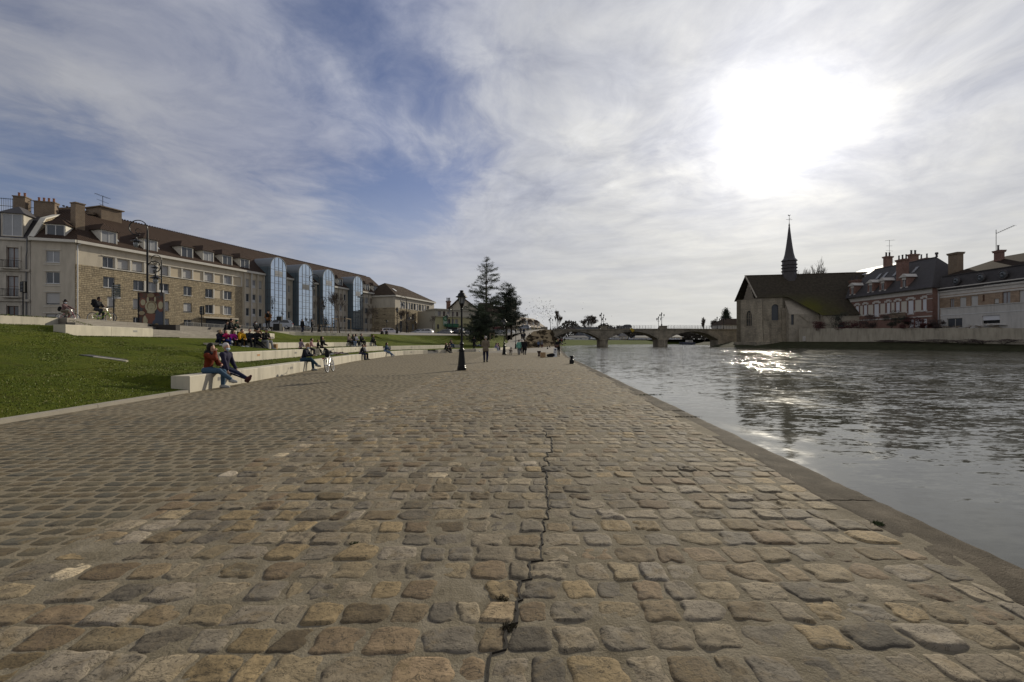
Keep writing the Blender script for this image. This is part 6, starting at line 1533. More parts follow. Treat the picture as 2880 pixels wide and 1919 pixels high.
    for sd, nm in ((1, 'L'), (-1, 'R')):
        j = J[nm]; B += [(chest+dirv*.08+lt*sd*.08, j['sh'], .085, .06), (j['sh'], j['el'], .053, .040), (j['el'], j['wr'], .040, .027), (pel+Vector((0, sd*.05, .02)), j['hip'], .11, .10), (j['hip'], j['kn'], .088, .058), (j['kn'], j['kn']*.55+j['an']*.45, .058, .056), (j['kn']*.55+j['an']*.45, j['an'], .056, .036), (j['heel'], j['toe'], .038, .03)]
        # hand: palm, four fingers of different lengths, thumb from the side of the palm
        ad = (j['wr']-j['el']).normalized(); hn = Vector(st.get('palm'+nm, (0, -sd, 0))); hn = (hn-ad*hn.dot(ad)); hn = hn.normalized() if hn.length > .05 else ad.orthogonal().normalized(); sdv = ad.cross(hn)*(1 if sd > 0 else -1)
        rf_ = max(.0085, .55*h); cu = st.get('curl', .55)
        kb = j['wr']+ad*.085; B.append((j['wr']+ad*.01, kb, .030, .034, tuple(hn), 1.9, .02))
        for q, L in zip((-1.5, -.5, .5, 1.5), (.062, .074, .080, .072)):
            b0 = kb+sdv*(q*.018)-ad*abs(q)*.004; b1 = b0+(ad*math.cos(cu)+hn*math.sin(cu))*L*.55; b2 = b1+(ad*math.cos(cu*2)+hn*math.sin(cu*2))*L*.45
            B += [(b0, b1, rf_, rf_*.95, None, 1, .008), (b1, b2, rf_*.95, rf_*.8, None, 1, .008)]
        t0 = j['wr']+ad*.025+sdv*.026; t1 = t0+(ad*.6+sdv*.75+hn*.3).normalized()*.04; t2 = t1+(ad*.85+sdv*.2+hn*.45).normalized()*.032
        B += [(t0, t1, rf_*1.25, rf_*1.05, None, 1, .012), (t1, t2, rf_*1.05, rf_*.85, None, 1, .008)]
    sc = lambda L: [tuple([Vector(q[0])*s, Vector(q[1])*s, q[2]*s, q[3]*s])+tuple(q[4:]) for q in L]
    sdf_mesh('body', sc(B), h, skin, root)
    # ---- clothes
    g_ = max(.014, .7*h); C = [(pel-dirv*(.12 if coat else .02), chest, .128+g_+(.03 if coat else 0), .128+g_, fl, 1.3), (chest, neck-dirv*.07, .128+g_, .10+g_*.6, fl, 1.28), (neck-dirv*.09, neck-dirv*.0, .085, .066+g_*.5)]
    if pose in ('stand', 'walk') and not coat: C += [(pel+Vector((0, sd*.075, .02)), pel+Vector((0, sd*.085, -.075)), .112+g_, .112+g_) for sd in (1, -1)]
    if coat:
        m_ = (J['L']['kn']+J['R']['kn'])/2
        for nm in 'LR': C.append((J[nm]['hip']+Vector((0, 0, .02)), J[nm]['hip']*.35+J[nm]['kn']*.65, .125+g_, .125+g_))
    for sd, nm in ((1, 'L'), (-1, 'R')):
        j = J[nm]; C += [(chest+dirv*.07+lt*sd*.08, j['sh'], .09+g_, .066+g_), (j['sh'], j['el'], .060+g_, .049+g_), (j['el'], j['wr']+(j['el']-j['wr'])*.06, .049+g_, .038+g_)]
    jk = sdf_mesh('jacket', sc(C), h, cloth(top), root, .05)
    T_ = [(pel+dirv*.10, pel-Vector((0, 0, .03)), .115+g_, .115+g_, fl, 1.15)]
    for sd, nm in ((1, 'L'), (-1, 'R')):
        j = J[nm]; T_ += [(j['hip'], j['kn'], .096+g_, .064+g_), (j['kn'], j['an']+(j['kn']-j['an'])*.09, .062+g_, .046+g_)]
    tr = sdf_mesh('trousers', sc(T_), h, cloth(legs), root, .03)
    if stripe:
        m = MB()
        j = J['R']; o_ = Vector((0, -.07-g_, .0)); m.tube([Vector(p_)*s for p_ in (j['hip']+o_*1.25, j['kn']+o_*.95, j['an']+o_*.75)], .008, 5); m.build('side_stripe', cloth((.5, .5, .55)), tr, world=False)
    for nm in 'LR':
        j = J[nm]; td = (j['toe']-j['heel']).normalized(); sdf_mesh('shoe', sc([(j['heel'], j['heel']*.45+j['toe']*.55, .044+g_*.5, .046+g_*.5), (j['heel']*.45+j['toe']*.55, j['toe'], .046+g_*.5, .036+g_*.4), (j['an']+Vector((0, 0, .0)), j['an']-Vector((0, 0, .02)), .047+g_*.5, .05)]), h, cloth(shoe, .6), root)
    # ---- hair, hat, hood, mask, scarf
    hc = cloth(HAIRS[hair], .6); cen = head+hu*.035-hf*.012
    if hat is None or long or hat == 'cap':
        Hr = [(cen+hu*.030-hf*.034, cen+hu*.026-hf*.032+hl*.001, .095+g_*.5, .095+g_*.5, tuple(hl), 1.15), (cen-hf*.045-hu*.02, cen-hf*.04-hu*.06, .08, .06)]
        if hair in ('grey', 'white') and not long: Hr = Hr[:1]+[(cen-hf*.05-hu*.01, cen-hf*.045-hu*.04, .07, .055)]
        if long: Hr += [(cen-hf*.05, neck-fw*.08-dirv*.08, .085, .065), (cen+hl*.06-hf*.02, neck+hl*.07-dirv*.05, .05, .03), (cen-hl*.06-hf*.02, neck-hl*.07-dirv*.05, .05, .03)]
        sdf_mesh('hair', sc(Hr), h, hc, root)
    if hat == 'cap':
        sdf_mesh('cap', sc([(cen+hu*.05-hf*.01, cen+hu*.045-hf*.02, .104, .104, tuple(hu), 1.3), (cen+hu*.045+hf*.08, cen+hu*.035+hf*.15, .05, .045, tuple(hu), 4.5)]), min(h, .014), cloth(hatc), root, .02)
    elif hat == 'brim':
        sdf_mesh('hat', sc([(cen+hu*.06, cen+hu*.14, .10, .085), (cen+hu*.062, cen+hu*.063, .2, .2, tuple(hu), 9.0)]), min(h, .014), cloth(hatc), root, .02)
    elif hat == 'beanie':
        sdf_mesh('beanie', sc([(cen+hu*.04-hf*.02, cen+hu*.03-hf*.02+hl*.001, .108, .108)]), h, cloth(hatc), root)
    if hood: sdf_mesh('hood', sc([(neck-fw*.09+dirv*.02+lt*.07, neck-fw*.09+dirv*.02-lt*.07, .075, .075), (neck-fw*.05+dirv*.01+lt*.1, neck+fw*.03+lt*.09, .045, .035), (neck-fw*.05+dirv*.01-lt*.1, neck+fw*.03-lt*.09, .045, .035)]), h, cloth(hood), root)
    if scarf: sdf_mesh('scarf', sc([(neck+hl*.05, neck-hl*.05, .085, .085), (neck+hf*.06, neck+hf*.06-hu*.05, .05, .04)]), h, cloth(scarf), root)
    if mask: sdf_mesh('face_mask', sc([(head+hf*.07-hu*.03+hl*.03, head+hf*.07-hu*.03-hl*.03, .045, .045), (head+hf*.06-hu*.075, head+hf*.065-hu*.05, .04, .04)]), min(h, .011), cloth((.42, .52, .6)), root, .02)
    if h < .012:
        for sg in (-1, 1):
            m = MB(); m.ball(tuple((head+hf*.083+hl*(.033*sg)+hu*.008)*s), .011*s, 8, 6); m.build('eye', M_BLACK, root, world=False)
    return root, J, dict(head=head, neck=neck, pel=pel, chest=chest, hf=hf, hu=hu, hl=hl, fw=fw, s=s)
def heading(f, y):                                                # straight out from a bench line
    d = (float(f(y+.3))-float(f(y-.3)))/.6; return math.atan2(-d, 1.0)
def seated(label, f, y, foot_z, seat_top, pose='sit', px=None, turn=0, inset=0.0, **kw):
    x = float(f(y)); a = heading(f, y); q = -.03-inset
    loc = (x+math.cos(a)*q, y+math.sin(a)*q, foot_z)
    kw.setdefault('h', .011 if y < 24 else (.017 if y < 40 else .026))
    return person(label, loc, a+turn, pose, seat=seat_top-foot_z, **kw)
DN = (.022, .045, .085); JEAN = (.045, .085, .13); BLK = (.012, .012, .013); NAVY = (.014, .018, .035)
# the nearest couple
seated('woman in a rust-red fleece and blue jeans eating, legs crossed, on the front bench', B1, 14.25, 0, .476, 'cross', h=.009, top=(.12, .022, .008), legs=JEAN, shoe=(.30, .30, .29), hair='dark', long=True, fem=True, hood=(.015, .012, .014), scarf=(.02, .017, .02), turn=-.12, P=dict(lean=.22, wR=(.10, -.07, 1.15), wL=(.17, .10, .73), yaw=-.1, pitch=.25, elbR=(.25, -.6, -.9), aR=(.50, .10, .26), aL=(.24, .08, .085), toeR=(1, -.1, -.1)))
seated('white-haired man in a navy jacket and face mask with outstretched crossed legs', B1, 15.25, 0, .476, 'sit', h=.009, top=(.022, .020, .042), legs=(.012, .017, .04), shoe=(.06, .02, .02), hair='white', mask=True, stripe=True, turn=-.12, P=dict(lean=.10, aL=(.72, -.06, .17), aR=(.80, .10, .10), wL=(.02, .24, .55), wR=(.05, -.24, .52), yaw=-.15, pitch=.2, toeL=(.7, .2, .8), toeR=(.6, -.25, .8), elbR=(-.7, -.5, -.3)))
rd, jj, hh = seated('blonde woman in a dark navy coat reading a sheet of paper on the front bench', B1, 22.9, 0, .476, 'cross', h=.011, top=(.014, .016, .024), legs=(.022, .048, .075), shoe=(.20, .21, .20), hair='blond', fem=True, mask=True, turn=-.1, P=dict(lean=.34, wL=(.30, .10, .78), wR=(.32, -.08, .78), pitch=.75, bend=.25, aR=(.50, .02, .30), toeR=(1, -.1, -.15)))
m = MB((*rd.location, rd.rotation_euler.z)); m.cbox((.42, 0, .80), (.22, .30, .004), 0, (0, -.5)); tag(m.build('paper', mat('paper', (.5, .5, .48), .8)), 'white sheet of paper held by the blonde woman in navy', 'paper')
# second bench: children and young women round the bicycle
seated('child in a lilac top seen from behind on the second bench', B2, 31.0, .45, .95, 'sit', s=.78, top=(.20, .15, .19), legs=BLK, hair='dark', turn=.9, inset=.12)
seated('girl in a pink coat with a fur hood at the end of the second bench', B2, 32.4, .45, .95, 'slump', s=.85, top=(.36, .19, .19), legs=(.02, .018, .03), hair='dark', shoe=(.4, .4, .4), hood=(.34, .26, .21), fem=True, turn=.3)
seated('small child in dark clothes between the pink coat and the bicycle', B2, 34.1, .45, .95, 'sit', s=.72, top=BLK, legs=BLK, hair='brown', turn=.4)
seated('young woman in black with long dark hair, a hand at her mouth, behind the bicycle', B2, 35.2, .45, .95, 'sit', s=1.0, top=BLK, legs=BLK, shoe=(.40, .40, .38), long=True, fem=True, P=dict(lean=.05, wR=(.02, -.08, 1.12), aL=(.55, .10, .085), aR=(.48, -.08, .085), elbR=(.3, -.9, -.6)))
# the row of seven on the third bench
grp = 'row of seven people eating on the third bench'
row7 = [(621, 'blond child in a dark navy hooded coat, first of the row of seven', dict(s=.92, top=(.016, .016, .03), legs=NAVY, hair='blond', hood=(.03, .025, .02), shoe=(.4, .4, .4))),
        (640, 'girl in a pink jacket and blue leggings in the row of seven', dict(s=.9, top=(.42, .02, .10), legs=(.015, .03, .16), hair='dark', long=True, fem=True, pose='cross', shoe=(.4, .4, .4))),
        (658, 'girl in a magenta jacket with brown hair in the row of seven', dict(s=.92, top=(.38, .02, .24), legs=BLK, hair='brown', long=True, fem=True, shoe=(.03, .03, .03))),
        (681, 'person in a bright yellow hoodie in the row of seven', dict(top=(.55, .29, .012), legs=BLK, hair='dark', shoe=(.5, .5, .5), hood=(.5, .27, .012))),
        (707, 'man in a dark grey jacket turning aside in the row of seven', dict(top=(.022, .025, .032), legs=(.012, .012, .014), hair='dark', P=dict(yaw=-.7, lean=.2))),
        (728.6, 'person all in black with curly black hair in the row of seven', dict(top=BLK, legs=BLK, hair='dark', P=dict(aL=(.55, .1, .085), aR=(.62, -.08, .085), lean=.25, pitch=.4))),
        (752, 'man in black sweater, light grey joggers and grey cap ending the row of seven', dict(s=1.06, top=(.010, .010, .010), legs=(.24, .24, .245), hat='cap', hatc=(.16, .15, .14), shoe=(.3, .3, .3), P=dict(lean=.3, pitch=.5, aL=(.34, .16, .085), aR=(.30, -.2, .085))))]
for px, lab, kw in row7:
    ys_ = np.linspace(28.2, 34, 300); y = float(ys_[np.argmin(np.abs(CX+B3(ys_)/ys_*FPX-(px-2)))])
    pose = kw.pop('pose', 'slump' if 'P' not in kw else 'sit'); kw['P'] = {**dict(bend=.1), **kw.get('P', {})}
    hd_ = heading(B3, 33.0)
    x = float(B3(y)); person(lab, (x+.02, y-.05, lawn_z(x+.3, y-.2)), -.45+rnd.uniform(-.15, .15), pose, h=.015, seat=1.4-lawn_z(x+.3, y-.2), group=grp, **kw)
def bag(px, Y, f, lab, w=.34, hh_=.36, c=(.33, .20, .085)):
    x = WX(px, Y); z = lawn_z(x, Y)
    r = thing('paper_bag', lab, 'bag', (x, Y, z), group='brown paper bags in front of the row of seven')
    m = MB(); m.hexa([(-w/2, -.09, -.03), (w/2, -.09, -.03), (w/2, .09, -.03), (-w/2, .09, -.03)], [(-w/2-.01, -.07, hh_), (w/2, -.10, hh_-.02), (w/2+.01, .08, hh_+.01), (-w/2, .10, hh_)]); m.build('bag_body', mat('kraft_paper', c, .8, .2, 8), r, world=False)
    m = MB(); m.ring((0, -.09, hh_-.02), .06, .008, 'y', 10, 4); m.build('handle', mat('kraft_paper', c), r, world=False)
bag(682, 29.6, B3, 'brown paper bag at the feet of the person in yellow', .52); bag(772, 31.0, B3, 'brown paper bag beside the grey joggers', .36); bag(664, 29.2, B3, 'small brown paper bag at the feet of the girl in magenta', .2, .3)
# behind them on the upper bench
T4z = lambda y: float(np.interp(y, [37, 46], [2.42, 2.28]))
for px, Y, lab, kw in ((634, 39.6, 'person in black at the back behind the black hooded jacket', dict(top=BLK, legs=BLK, s=.95)), (645.5, 37.8, 'man in a black hooded jacket and dark beanie on the upper bench', dict(s=1.08, top=BLK, legs=BLK, hat='beanie', hatc=(.01, .01, .012), hood=(.05, .04, .035))), (661, 38.6, 'person in a green hood holding food on the upper bench', dict(top=(.016, .026, .018), legs=(.03, .045, .02), hat='beanie', hatc=(.012, .055, .04), P=dict(wR=(.26, -.02, 1.02), wL=(.26, .03, 1.0))))):
    person(lab, (WX(px, Y)+.1, Y, 1.75), heading(T4, Y)+.1, 'slump', h=.02, seat=T4z(Y)-1.75, **kw)
person('young man in a dark cap and tan trousers, knees up, on the upper bench', (WX(724, 41.5), 41.5, 2.0), -.35, 'sit', h=.02, seat=.38, top=BLK, legs=(.16, .085, .035), hat='cap', hatc=BLK, mask=True, P=dict(lean=-.02, aL=(.50, .12, .085), aR=(.62, -.1, .085)))
rt_, J_, H_ = person('person in an orange-brown jacket with a black bag on the chest, standing on the terrace', (WX(754.6, 44), 44, 2.68), -1.45, 'stand', h=.022, s=1.02, top=(.14, .06, .02), legs=BLK, hat='cap', hatc=BLK, P=dict(wL=(.22, .08, 1.06), wR=(.22, -.08, 1.06)))
m = MB((*rt_.location, rt_.rotation_euler.z)); m.cbox((.17, 0, 1.28), (.14, .26, .36)); m.ball((.2, 0, 1.45), (.1, .13, .12)); tag(m.build('chest_bag', cloth(BLK)), 'black bag worn on the chest of the person in orange-brown', 'bag')
for px, lab, kw, a in ((850, 'man in black jacket and dark jeans, left of the two standing men on the terrace', dict(top=BLK, legs=(.016, .02, .04), s=1.0), 1.3), (876.5, 'man in black with hands forward, right of the two standing men on the terrace', dict(top=BLK, legs=BLK, s=.97, P=dict(wL=(.25, .1, 1.05), wR=(.25, -.1, 1.05))), .4)):
    x = WX(px, 60); person(lab, (x, 60, plaza_z(x, 60)), a, 'stand', h=.026, **kw)
# five on the third bench further along
for i, (px, lab, kw) in enumerate(((987, 'young woman in a beige top, first of the five on the third bench', dict(top=(.20, .15, .12), legs=BLK, long=True, fem=True)), (995.5, 'young woman in black, second of the five on the third bench', dict(top=BLK, legs=(.15, .2, .3), long=True, fem=True)), (1007, 'young woman in a pale grey top, third of the five on the third bench', dict(top=(.28, .28, .31), legs=BLK, long=True, fem=True)), (1022, 'young man in black with a hood, fourth of the five on the third bench', dict(top=BLK, legs=BLK, s=1.08)), (1037, 'young man in black bending down, last of the five on the third bench', dict(top=BLK, legs=BLK, shoe=(.4, .4, .4))))):
    ys_ = np.linspace(46, 54.4, 400); y = float(ys_[np.argmin(np.abs(CX+B3(ys_)/ys_*FPX-px+2))]) if px < 1030 else 53.2+.6*i/4
    seated(lab, B3, y, .95, 1.4, 'slump' if i in (1, 4) else 'sit', h=.026, group='five young people on the third bench', turn=-.1, **{'shoe': (.35, .35, .35), **kw})
# front bench, further along
seated('person in a dark jacket beside a friend in a white vest on the front bench', B1, 36.4, 0, .476, 'slump', s=.9, top=(.015, .015, .022), legs=(.02, .025, .05), hair='dark', turn=.3)
seated('person in a white vest and dark trousers beside a friend on the front bench', B1, 37.1, 0, .476, 'slump', s=.9, top=(.36, .34, .32), legs=BLK, hair='brown', turn=.2)
seated('girl in a denim jacket and ripped jeans with long dark hair on the front bench', B1, 45.2, 0, .476, 'slump', top=(.03, .055, .10), legs=(.09, .14, .22), long=True, fem=True, shoe=(.4, .4, .4), P=dict(aL=(.45, .1, .085), aR=(.62, .0, .2), lean=.3))
seated('long-haired woman in black, left of the pair beside the steps', B1, 60.0, 0, .44, 'slump', top=BLK, legs=BLK, hair='red', long=True, fem=True, P=dict(aL=(.6, .1, .085), aR=(.55, -.08, .085)))
seated('woman in a dark top over white, right of the pair beside the steps', B1, 60.7, 0, .44, 'slump', top=(.07, .05, .045), legs=BLK, hair='brown', long=True, fem=True)
seated('man in black and blue jeans leaning over on the second bench behind the lantern', B2, 75.0, .5, .95, 'slump', h=.03, top=BLK, legs=(.03, .06, .13), s=1.02)
seated('woman in a pale top leaning on a man on the second bench behind the lantern', B2, 76.0, .5, .95, 'sit', h=.03, top=(.35, .25, .16), legs=(.04, .07, .13), long=True, fem=True)
person('person in black looking at a phone, standing on the grass behind the front bench', (WX(1333.5, 67), 67, lawn_z(WX(1333.5, 67), 67)), 2.2, 'stand', h=.028, s=1.0, top=BLK, legs=BLK, P=dict(wL=(.26, .08, 1.22), wR=(.2, -.1, 1.05), pitch=.4))
x = WX(1345, 82); rl, _, _ = person('person lying on the lawn with knees up near the phone user', (x, 82, lawn_z(x, 82)+.02), -.2, 'sit', h=.03, seat=.06, top=(.03, .03, .04), legs=(.10, .12, .18), P=dict(lean=-.95, aL=(.42, .1, .085), aR=(.5, -.1, .085), wL=(-.5, .35, .1), wR=(-.2, -.3, .2)))
for px, y, lab, kw in ((1394.5, 74.2, 'dark-haired woman in lilac, first of three on the far front bench', dict(top=(.16, .13, .22), legs=(.28, .30, .36), long=True, fem=True)), (1400, 75.4, 'person in pink, middle of three on the far front bench', dict(top=(.30, .18, .18), legs=(.3, .31, .36))), (1409, 77, 'person in a dark vest, last of three on the far front bench', dict(top=(.03, .03, .05), legs=BLK))):
    seated(lab, B1, y, 0, .40, 'slump', h=.03, **{'shoe': (.45, .45, .45), **kw})
x = WX(1074, 78); person('person in black sitting at the top edge of the lawn', (x, 78, 2.3), -.6, 'slump', h=.035, seat=.4, top=BLK, legs=BLK); person('second dark figure sitting at the top edge of the lawn beside a friend', (x+.7, 78.3, 2.3), -.8, 'slump', h=.035, seat=.4, top=(.03, .03, .035), legs=BLK)
# walkers on the quay
person('grey-haired man in a tan jacket and navy trousers walking away on the quay', (WX(1366, 32.4), 32.4, .012), 1.62, 'walk', h=.013, s=1.06, top=(.155, .125, .092), legs=(.010, .012, .035), shoe=(.012, .01, .01), hair='grey', P=dict(aL=(.10, .09, .09), aR=(-.12, -.09, .11), wL=(.20, .10, .98), wR=(.20, -.10, .98), elbL=(-.5, .35, -.6), elbR=(-.5, -.35, -.6), lean=.02))
person('woman in a mint green jacket and jeans walking away beside a long black coat', (WX(1459.5, 50), 50, .012), 1.5, 'walk', h=.02, s=.96, top=(.13, .30, .24), legs=(.03, .045, .07), hair='brown', hat='cap', hatc=(.15, .13, .1), fem=True)
person('person in a long black coat and dark hair walking away beside the mint jacket', (WX(1476, 50), 50.3, .012), 1.55, 'walk', h=.02, s=1.0, top=BLK, legs=BLK, hair='dark', coat=True)
person('white-haired walker in black half hidden behind the long black coat', (WX(1468, 56.5), 56.5, .005), 1.5, 'walk', h=.024, top=BLK, legs=BLK, hair='white')
person('walker in a blue jacket, left of two grey-haired walkers near the bridge', (WX(1514.6, 110), 110, .005), 1.5, 'walk', h=.04, s=1.02, top=(.09, .12, .19), legs=(.01, .012, .03), hair='white', group='two walkers near the bridge')
person('walker in a grey jacket and wine-red trousers near the bridge', (WX(1524.6, 110), 110.5, .005), 1.5, 'walk', h=.04, s=1.04, top=(.15, .15, .155), legs=(.10, .015, .02), hair='white', group='two walkers near the bridge')
# musician at the water's edge
mu_, J_, H_ = person('busker in black with a guitar standing at the edge of the quay', (WX(1570, 45.2), 45.2, .012), -1.9, 'stand', h=.02, s=1.0, top=BLK, legs=BLK, shoe=(.10, .05, .025), hair='dark', long=True, P=dict(wL=(.24, .42, 1.22), wR=(.22, -.10, 1.05)))
gt = thing('guitar', 'dark acoustic guitar held by the busker', 'guitar', (*mu_.location,), mu_.rotation_euler.z)
m = MB(); 
for u_, w_ in ((-.18, .17), (.06, .13)): m.ball((.22, u_, 1.06+u_*.25), (.05, w_, w_), 12, 8)
m.build('guitar_body', mat('dark_guitar', (.05, .02, .01), .3), gt, world=False); m = MB(); m.bar((.24, .12, 1.09), (.27, .72, 1.27), .05, .03); m.cbox((.275, .78, 1.29), (.03, .16, .07), 0, (.25, 0)); m.build('neck', M_BLACK, gt, world=False)
# ramp and bridge walkers, small in the distance
for k, (px, Y, z, c) in enumerate(((1463.5, 118, 2.0, BLK), (1468, 117, 1.95, (.03, .03, .04)), (1471, 119, 2.1, BLK), (1460.5, 132, 3.75, (.06, .05, .05)), (1469.5, 131, 3.7, (.02, .025, .05)))):
    z = float(np.interp(Y, [97, 112, 126, 140, 152], [.03, 1.35, 3.1, 4.7, 5.62])); person(['walker in black, left of three on the ramp', 'walker in dark grey, middle of three on the ramp', 'walker in black, right of three on the ramp', 'walker in a brown coat high on the ramp', 'walker in navy high on the ramp'][k], (WX(px, Y)+.4, Y, z), 1.5 if k % 2 else -1.6, 'walk', h=.05, top=c, legs=BLK, group='walkers on the ramp')
for k, (px, Y) in enumerate(((1576, 168), (1580, 172), (1583, 178), (1588, 186), (1574, 171))):
    person(['stroller in black under the left bridge arch', 'stroller in red under the left bridge arch', 'stroller in pale grey under the left bridge arch', 'last stroller on the path beyond the left arch', 'stroller in navy under the left bridge arch'][k], (WX(px, Y), Y, float(np.interp(Y, [157, 190, 215], [.55, 1.6, 2.4]))), rnd.uniform(0, 6), 'walk', h=.05, top=[BLK, (.2, .02, .03), (.3, .3, .3), BLK, NAVY][k], legs=BLK, group='strollers under the left bridge arch')
# ---------------------------------------------------------------- lantern posts
M_IRON = mat('black_iron', (.005, .005, .005), .38, .2, 8, .1, 30, spec=.22)
M_LGLASS = glass_mat('lantern_glass', (.20, .21, .22), .08)
def lantern_geo(root, z, s=1.0, off=(0, 0)):
    ox, oy = off
    m = MB()
    b, t, h = .13*s, .25*s, .42*s
    for k in range(6):
        a = math.pi/3*k+.2; m.bar((ox+b*math.cos(a), oy+b*math.sin(a), z), (ox+t*math.cos(a), oy+t*math.sin(a), z+h), .028*s)
    m.lathe([(.05*s, -.16*s), (.10*s, -.1*s), (.14*s, -.02*s), (.14*s, .02*s)], 12, (ox, oy, z))
    L = m.build('lantern', M_IRON, root, world=False)
    m = MB(); m.lathe([(t*1.5, h-.03*s), (t*1.42, h+.01*s), (t*1.0, h+.06*s), (t*.86, h+.17*s), (t*.62, h+.23*s), (.12*s, h+.26*s), (.09*s, h+.31*s), (.13*s, h+.33*s), (.12*s, h+.37*s), (.02*s, h+.40*s)], 12, (ox, oy, z)); m.build('lantern_cap', M_IRON, L, world=False)
    m = MB(); m.lathe([(b*.93, .0), (t*.93, h)], 6, (ox, oy, z), rot=.2-math.pi/6); m.build('lantern_glass', M_LGLASS, L, world=False)
    m = MB(); m.ball((ox, oy, z+.16*s), (.07*s, .07*s, .12*s), 8, 6); m.build('lamp', M_IRON, L, world=False)
def lamp_post(x, y, z, label, H=4.0, group='black lantern posts on the quay', proto=[None]):
    if proto[0] is not None: return dup(proto[0], (x, y, z), rnd.uniform(0, 1), label, H/4.0)
    r = thing('lamp_post', label, 'street lamp', (x, y, z), 0, group)
    m = MB(); m.lathe([(.23, 0), (.23, .13), (.215, .15), (.22, .20), (.195, .24), (.165, .58), (.135, .92), (.13, .95), (.155, .98), (.155, 1.03), (.12, 1.07), (.09, 1.12)], 16); m.build('base', M_IRON, r, world=False)
    m = MB(); m.lathe([(.088, 1.1), (.085, 1.28), (.115, 1.31), (.115, 1.35), (.075, 1.4), (.058, 1.5), (.046, 3.05), (.07, 3.08), (.07, 3.12), (.05, 3.16), (.085, 3.26), (.12, 3.34), (.125, 3.38)], 12); m.build('post', M_IRON, r, world=False)
    lantern_geo(r, 3.39, .84)
    proto[0] = r; return r
lamp_post(WX(1298.5, 23.2), 23.2, .01, 'nearest black lantern post standing on the seam of the cobbles')
lamp_post(WX(1418, 51.6), 51.6, .01, 'second black lantern post from the camera, left of the dog')
lamp_post(WX(1450.5, 95), 95, .01, 'third black lantern post, between the conifers and the mint jacket')
lamp_post(WX(1490, 132), 132, .01, 'farthest quay lantern post below the brown slope')
for px, y, lab in ((1117, 92, 'black lantern post in front of the corner building'), (1258, 118, 'black lantern post in front of the green shop')):
    lamp_post(WX(px, y), y, 2.95, lab, (5.4 if px == 1117 else 5.6))
for px, y, H, lab in ((1088, 110, 3.4, 'small black lamp by the inner corner of the buildings'), (1169, 118, 3.4, 'small black lamp beside the parked white car')): lamp_post(WX(px, y), y, 3.3, lab, H)
# tall swirl lamps
def swirl_lamp(x, y, z, rz, label, H=7.5, arms=((1, 7.5, .62, 1), (-1, 4.55, .45, 1)), proto={}):
    key = len(arms)
    if key in proto: return dup(proto[key], (x, y, z), rz, label, H/7.5)
    r = thing('scroll_lamp', label, 'street lamp', (x, y, z), rz, 'tall scroll lamps of the upper street')
    m = MB(); m.lathe([(.2, 0), (.2, .3), (.12, .4), (.10, 1.2), (.075, 2.5), (.065, 6.2), (.055, 6.8)], 10); m.build('post', M_IRON, r, world=False)
    for sd, top, rad, _ in arms:
        m = MB(); cz_ = top-rad; pts = []
        n = 26
        for k in range(n+1):                                   # loop over the top and a scroll back inside
            a = -.1+(math.pi*1.62)*k/n; rr_ = rad*(1 if k < 14 else 1-.30*(k-14)/12)
            pts.append((-sd*(rad-rad*math.cos(a)) if 0 else -sd*(rad-rr_*math.cos(a)), 0, cz_+rr_*math.sin(a)))
        m.tube([(0, 0, cz_-.9), (0, 0, cz_-.3)]+pts, .035, 6)
        ex = -sd*(rad*1.55); 
        q = [(-sd*(rad+.28*rad*math.cos(t)), 0, cz_-.25*rad+.28*rad*math.sin(t)) for t in np.linspace(-2.4, 2.6, 14)]
        m.tube([pts[-1]]+[(-sd*rad*1.2, 0, cz_-rad*.95)], .025, 5); m.tube(q, .022, 5); m.build('scroll_arm', M_IRON, r, world=False)
        lx = -sd*rad*1.2; lz = cz_-rad*.95-.25
        m = MB(); m.lathe([(.04, .25), (.06, .12), (.10, .06), (.34, -.06), (.36, -.10), (.2, -.10), (.16, -.12)], 12, (lx, 0, lz)); L = m.build('lamp_head', M_IRON, r, world=False)
        m = MB(); m.lathe([(.15, -.10), (.17, -.3), (.10, -.48), (.03, -.52)], 8, (lx, 0, lz)); m.build('lamp_glass', M_LGLASS, L, world=False)
        m = MB()
        for k in range(4): a = math.pi/2*k; m.bar((lx+.17*math.cos(a), .17*math.sin(a), lz-.1), (lx+.11*math.cos(a), .11*math.sin(a), lz-.5), .02)
        m.build('lamp_cage', M_IRON, L, world=False)
    proto[key] = r; return r
x = WX(414.6, 33); swirl_lamp(x, 33, 2.75, .12, 'tall two-armed scroll lamp behind the painted panel')
x = WX(454, 47); swirl_lamp(x, 47, 2.9, .1, 'slender scroll lamp right of the painted panel, farther back', 6.6, ((1, 7.5, .5, 1),))
for px, y, lab, H in ((898, 66, 'scroll lamp in front of the second and third glass towers', 8.3), (1143, 104, 'scroll lamp in front of the corner building', 9.0)):
    swirl_lamp(WX(px, y), y, 2.9, .2, lab, H, ((1, 7.5, .5, 1), (-1, 4.5, .4, 1)))
swirl_lamp(WX(1485, 142), 142, .01, .2, 'tall scroll lamp on the quay below the bridge head', 9.8, ((1, 7.5, .5, 1),))
swirl_lamp(WX(1272, 112), 112, 3.1, .2, 'thin tall scroll lamp beside the green shop', 7.6, ((1, 7.5, .5, 1),))

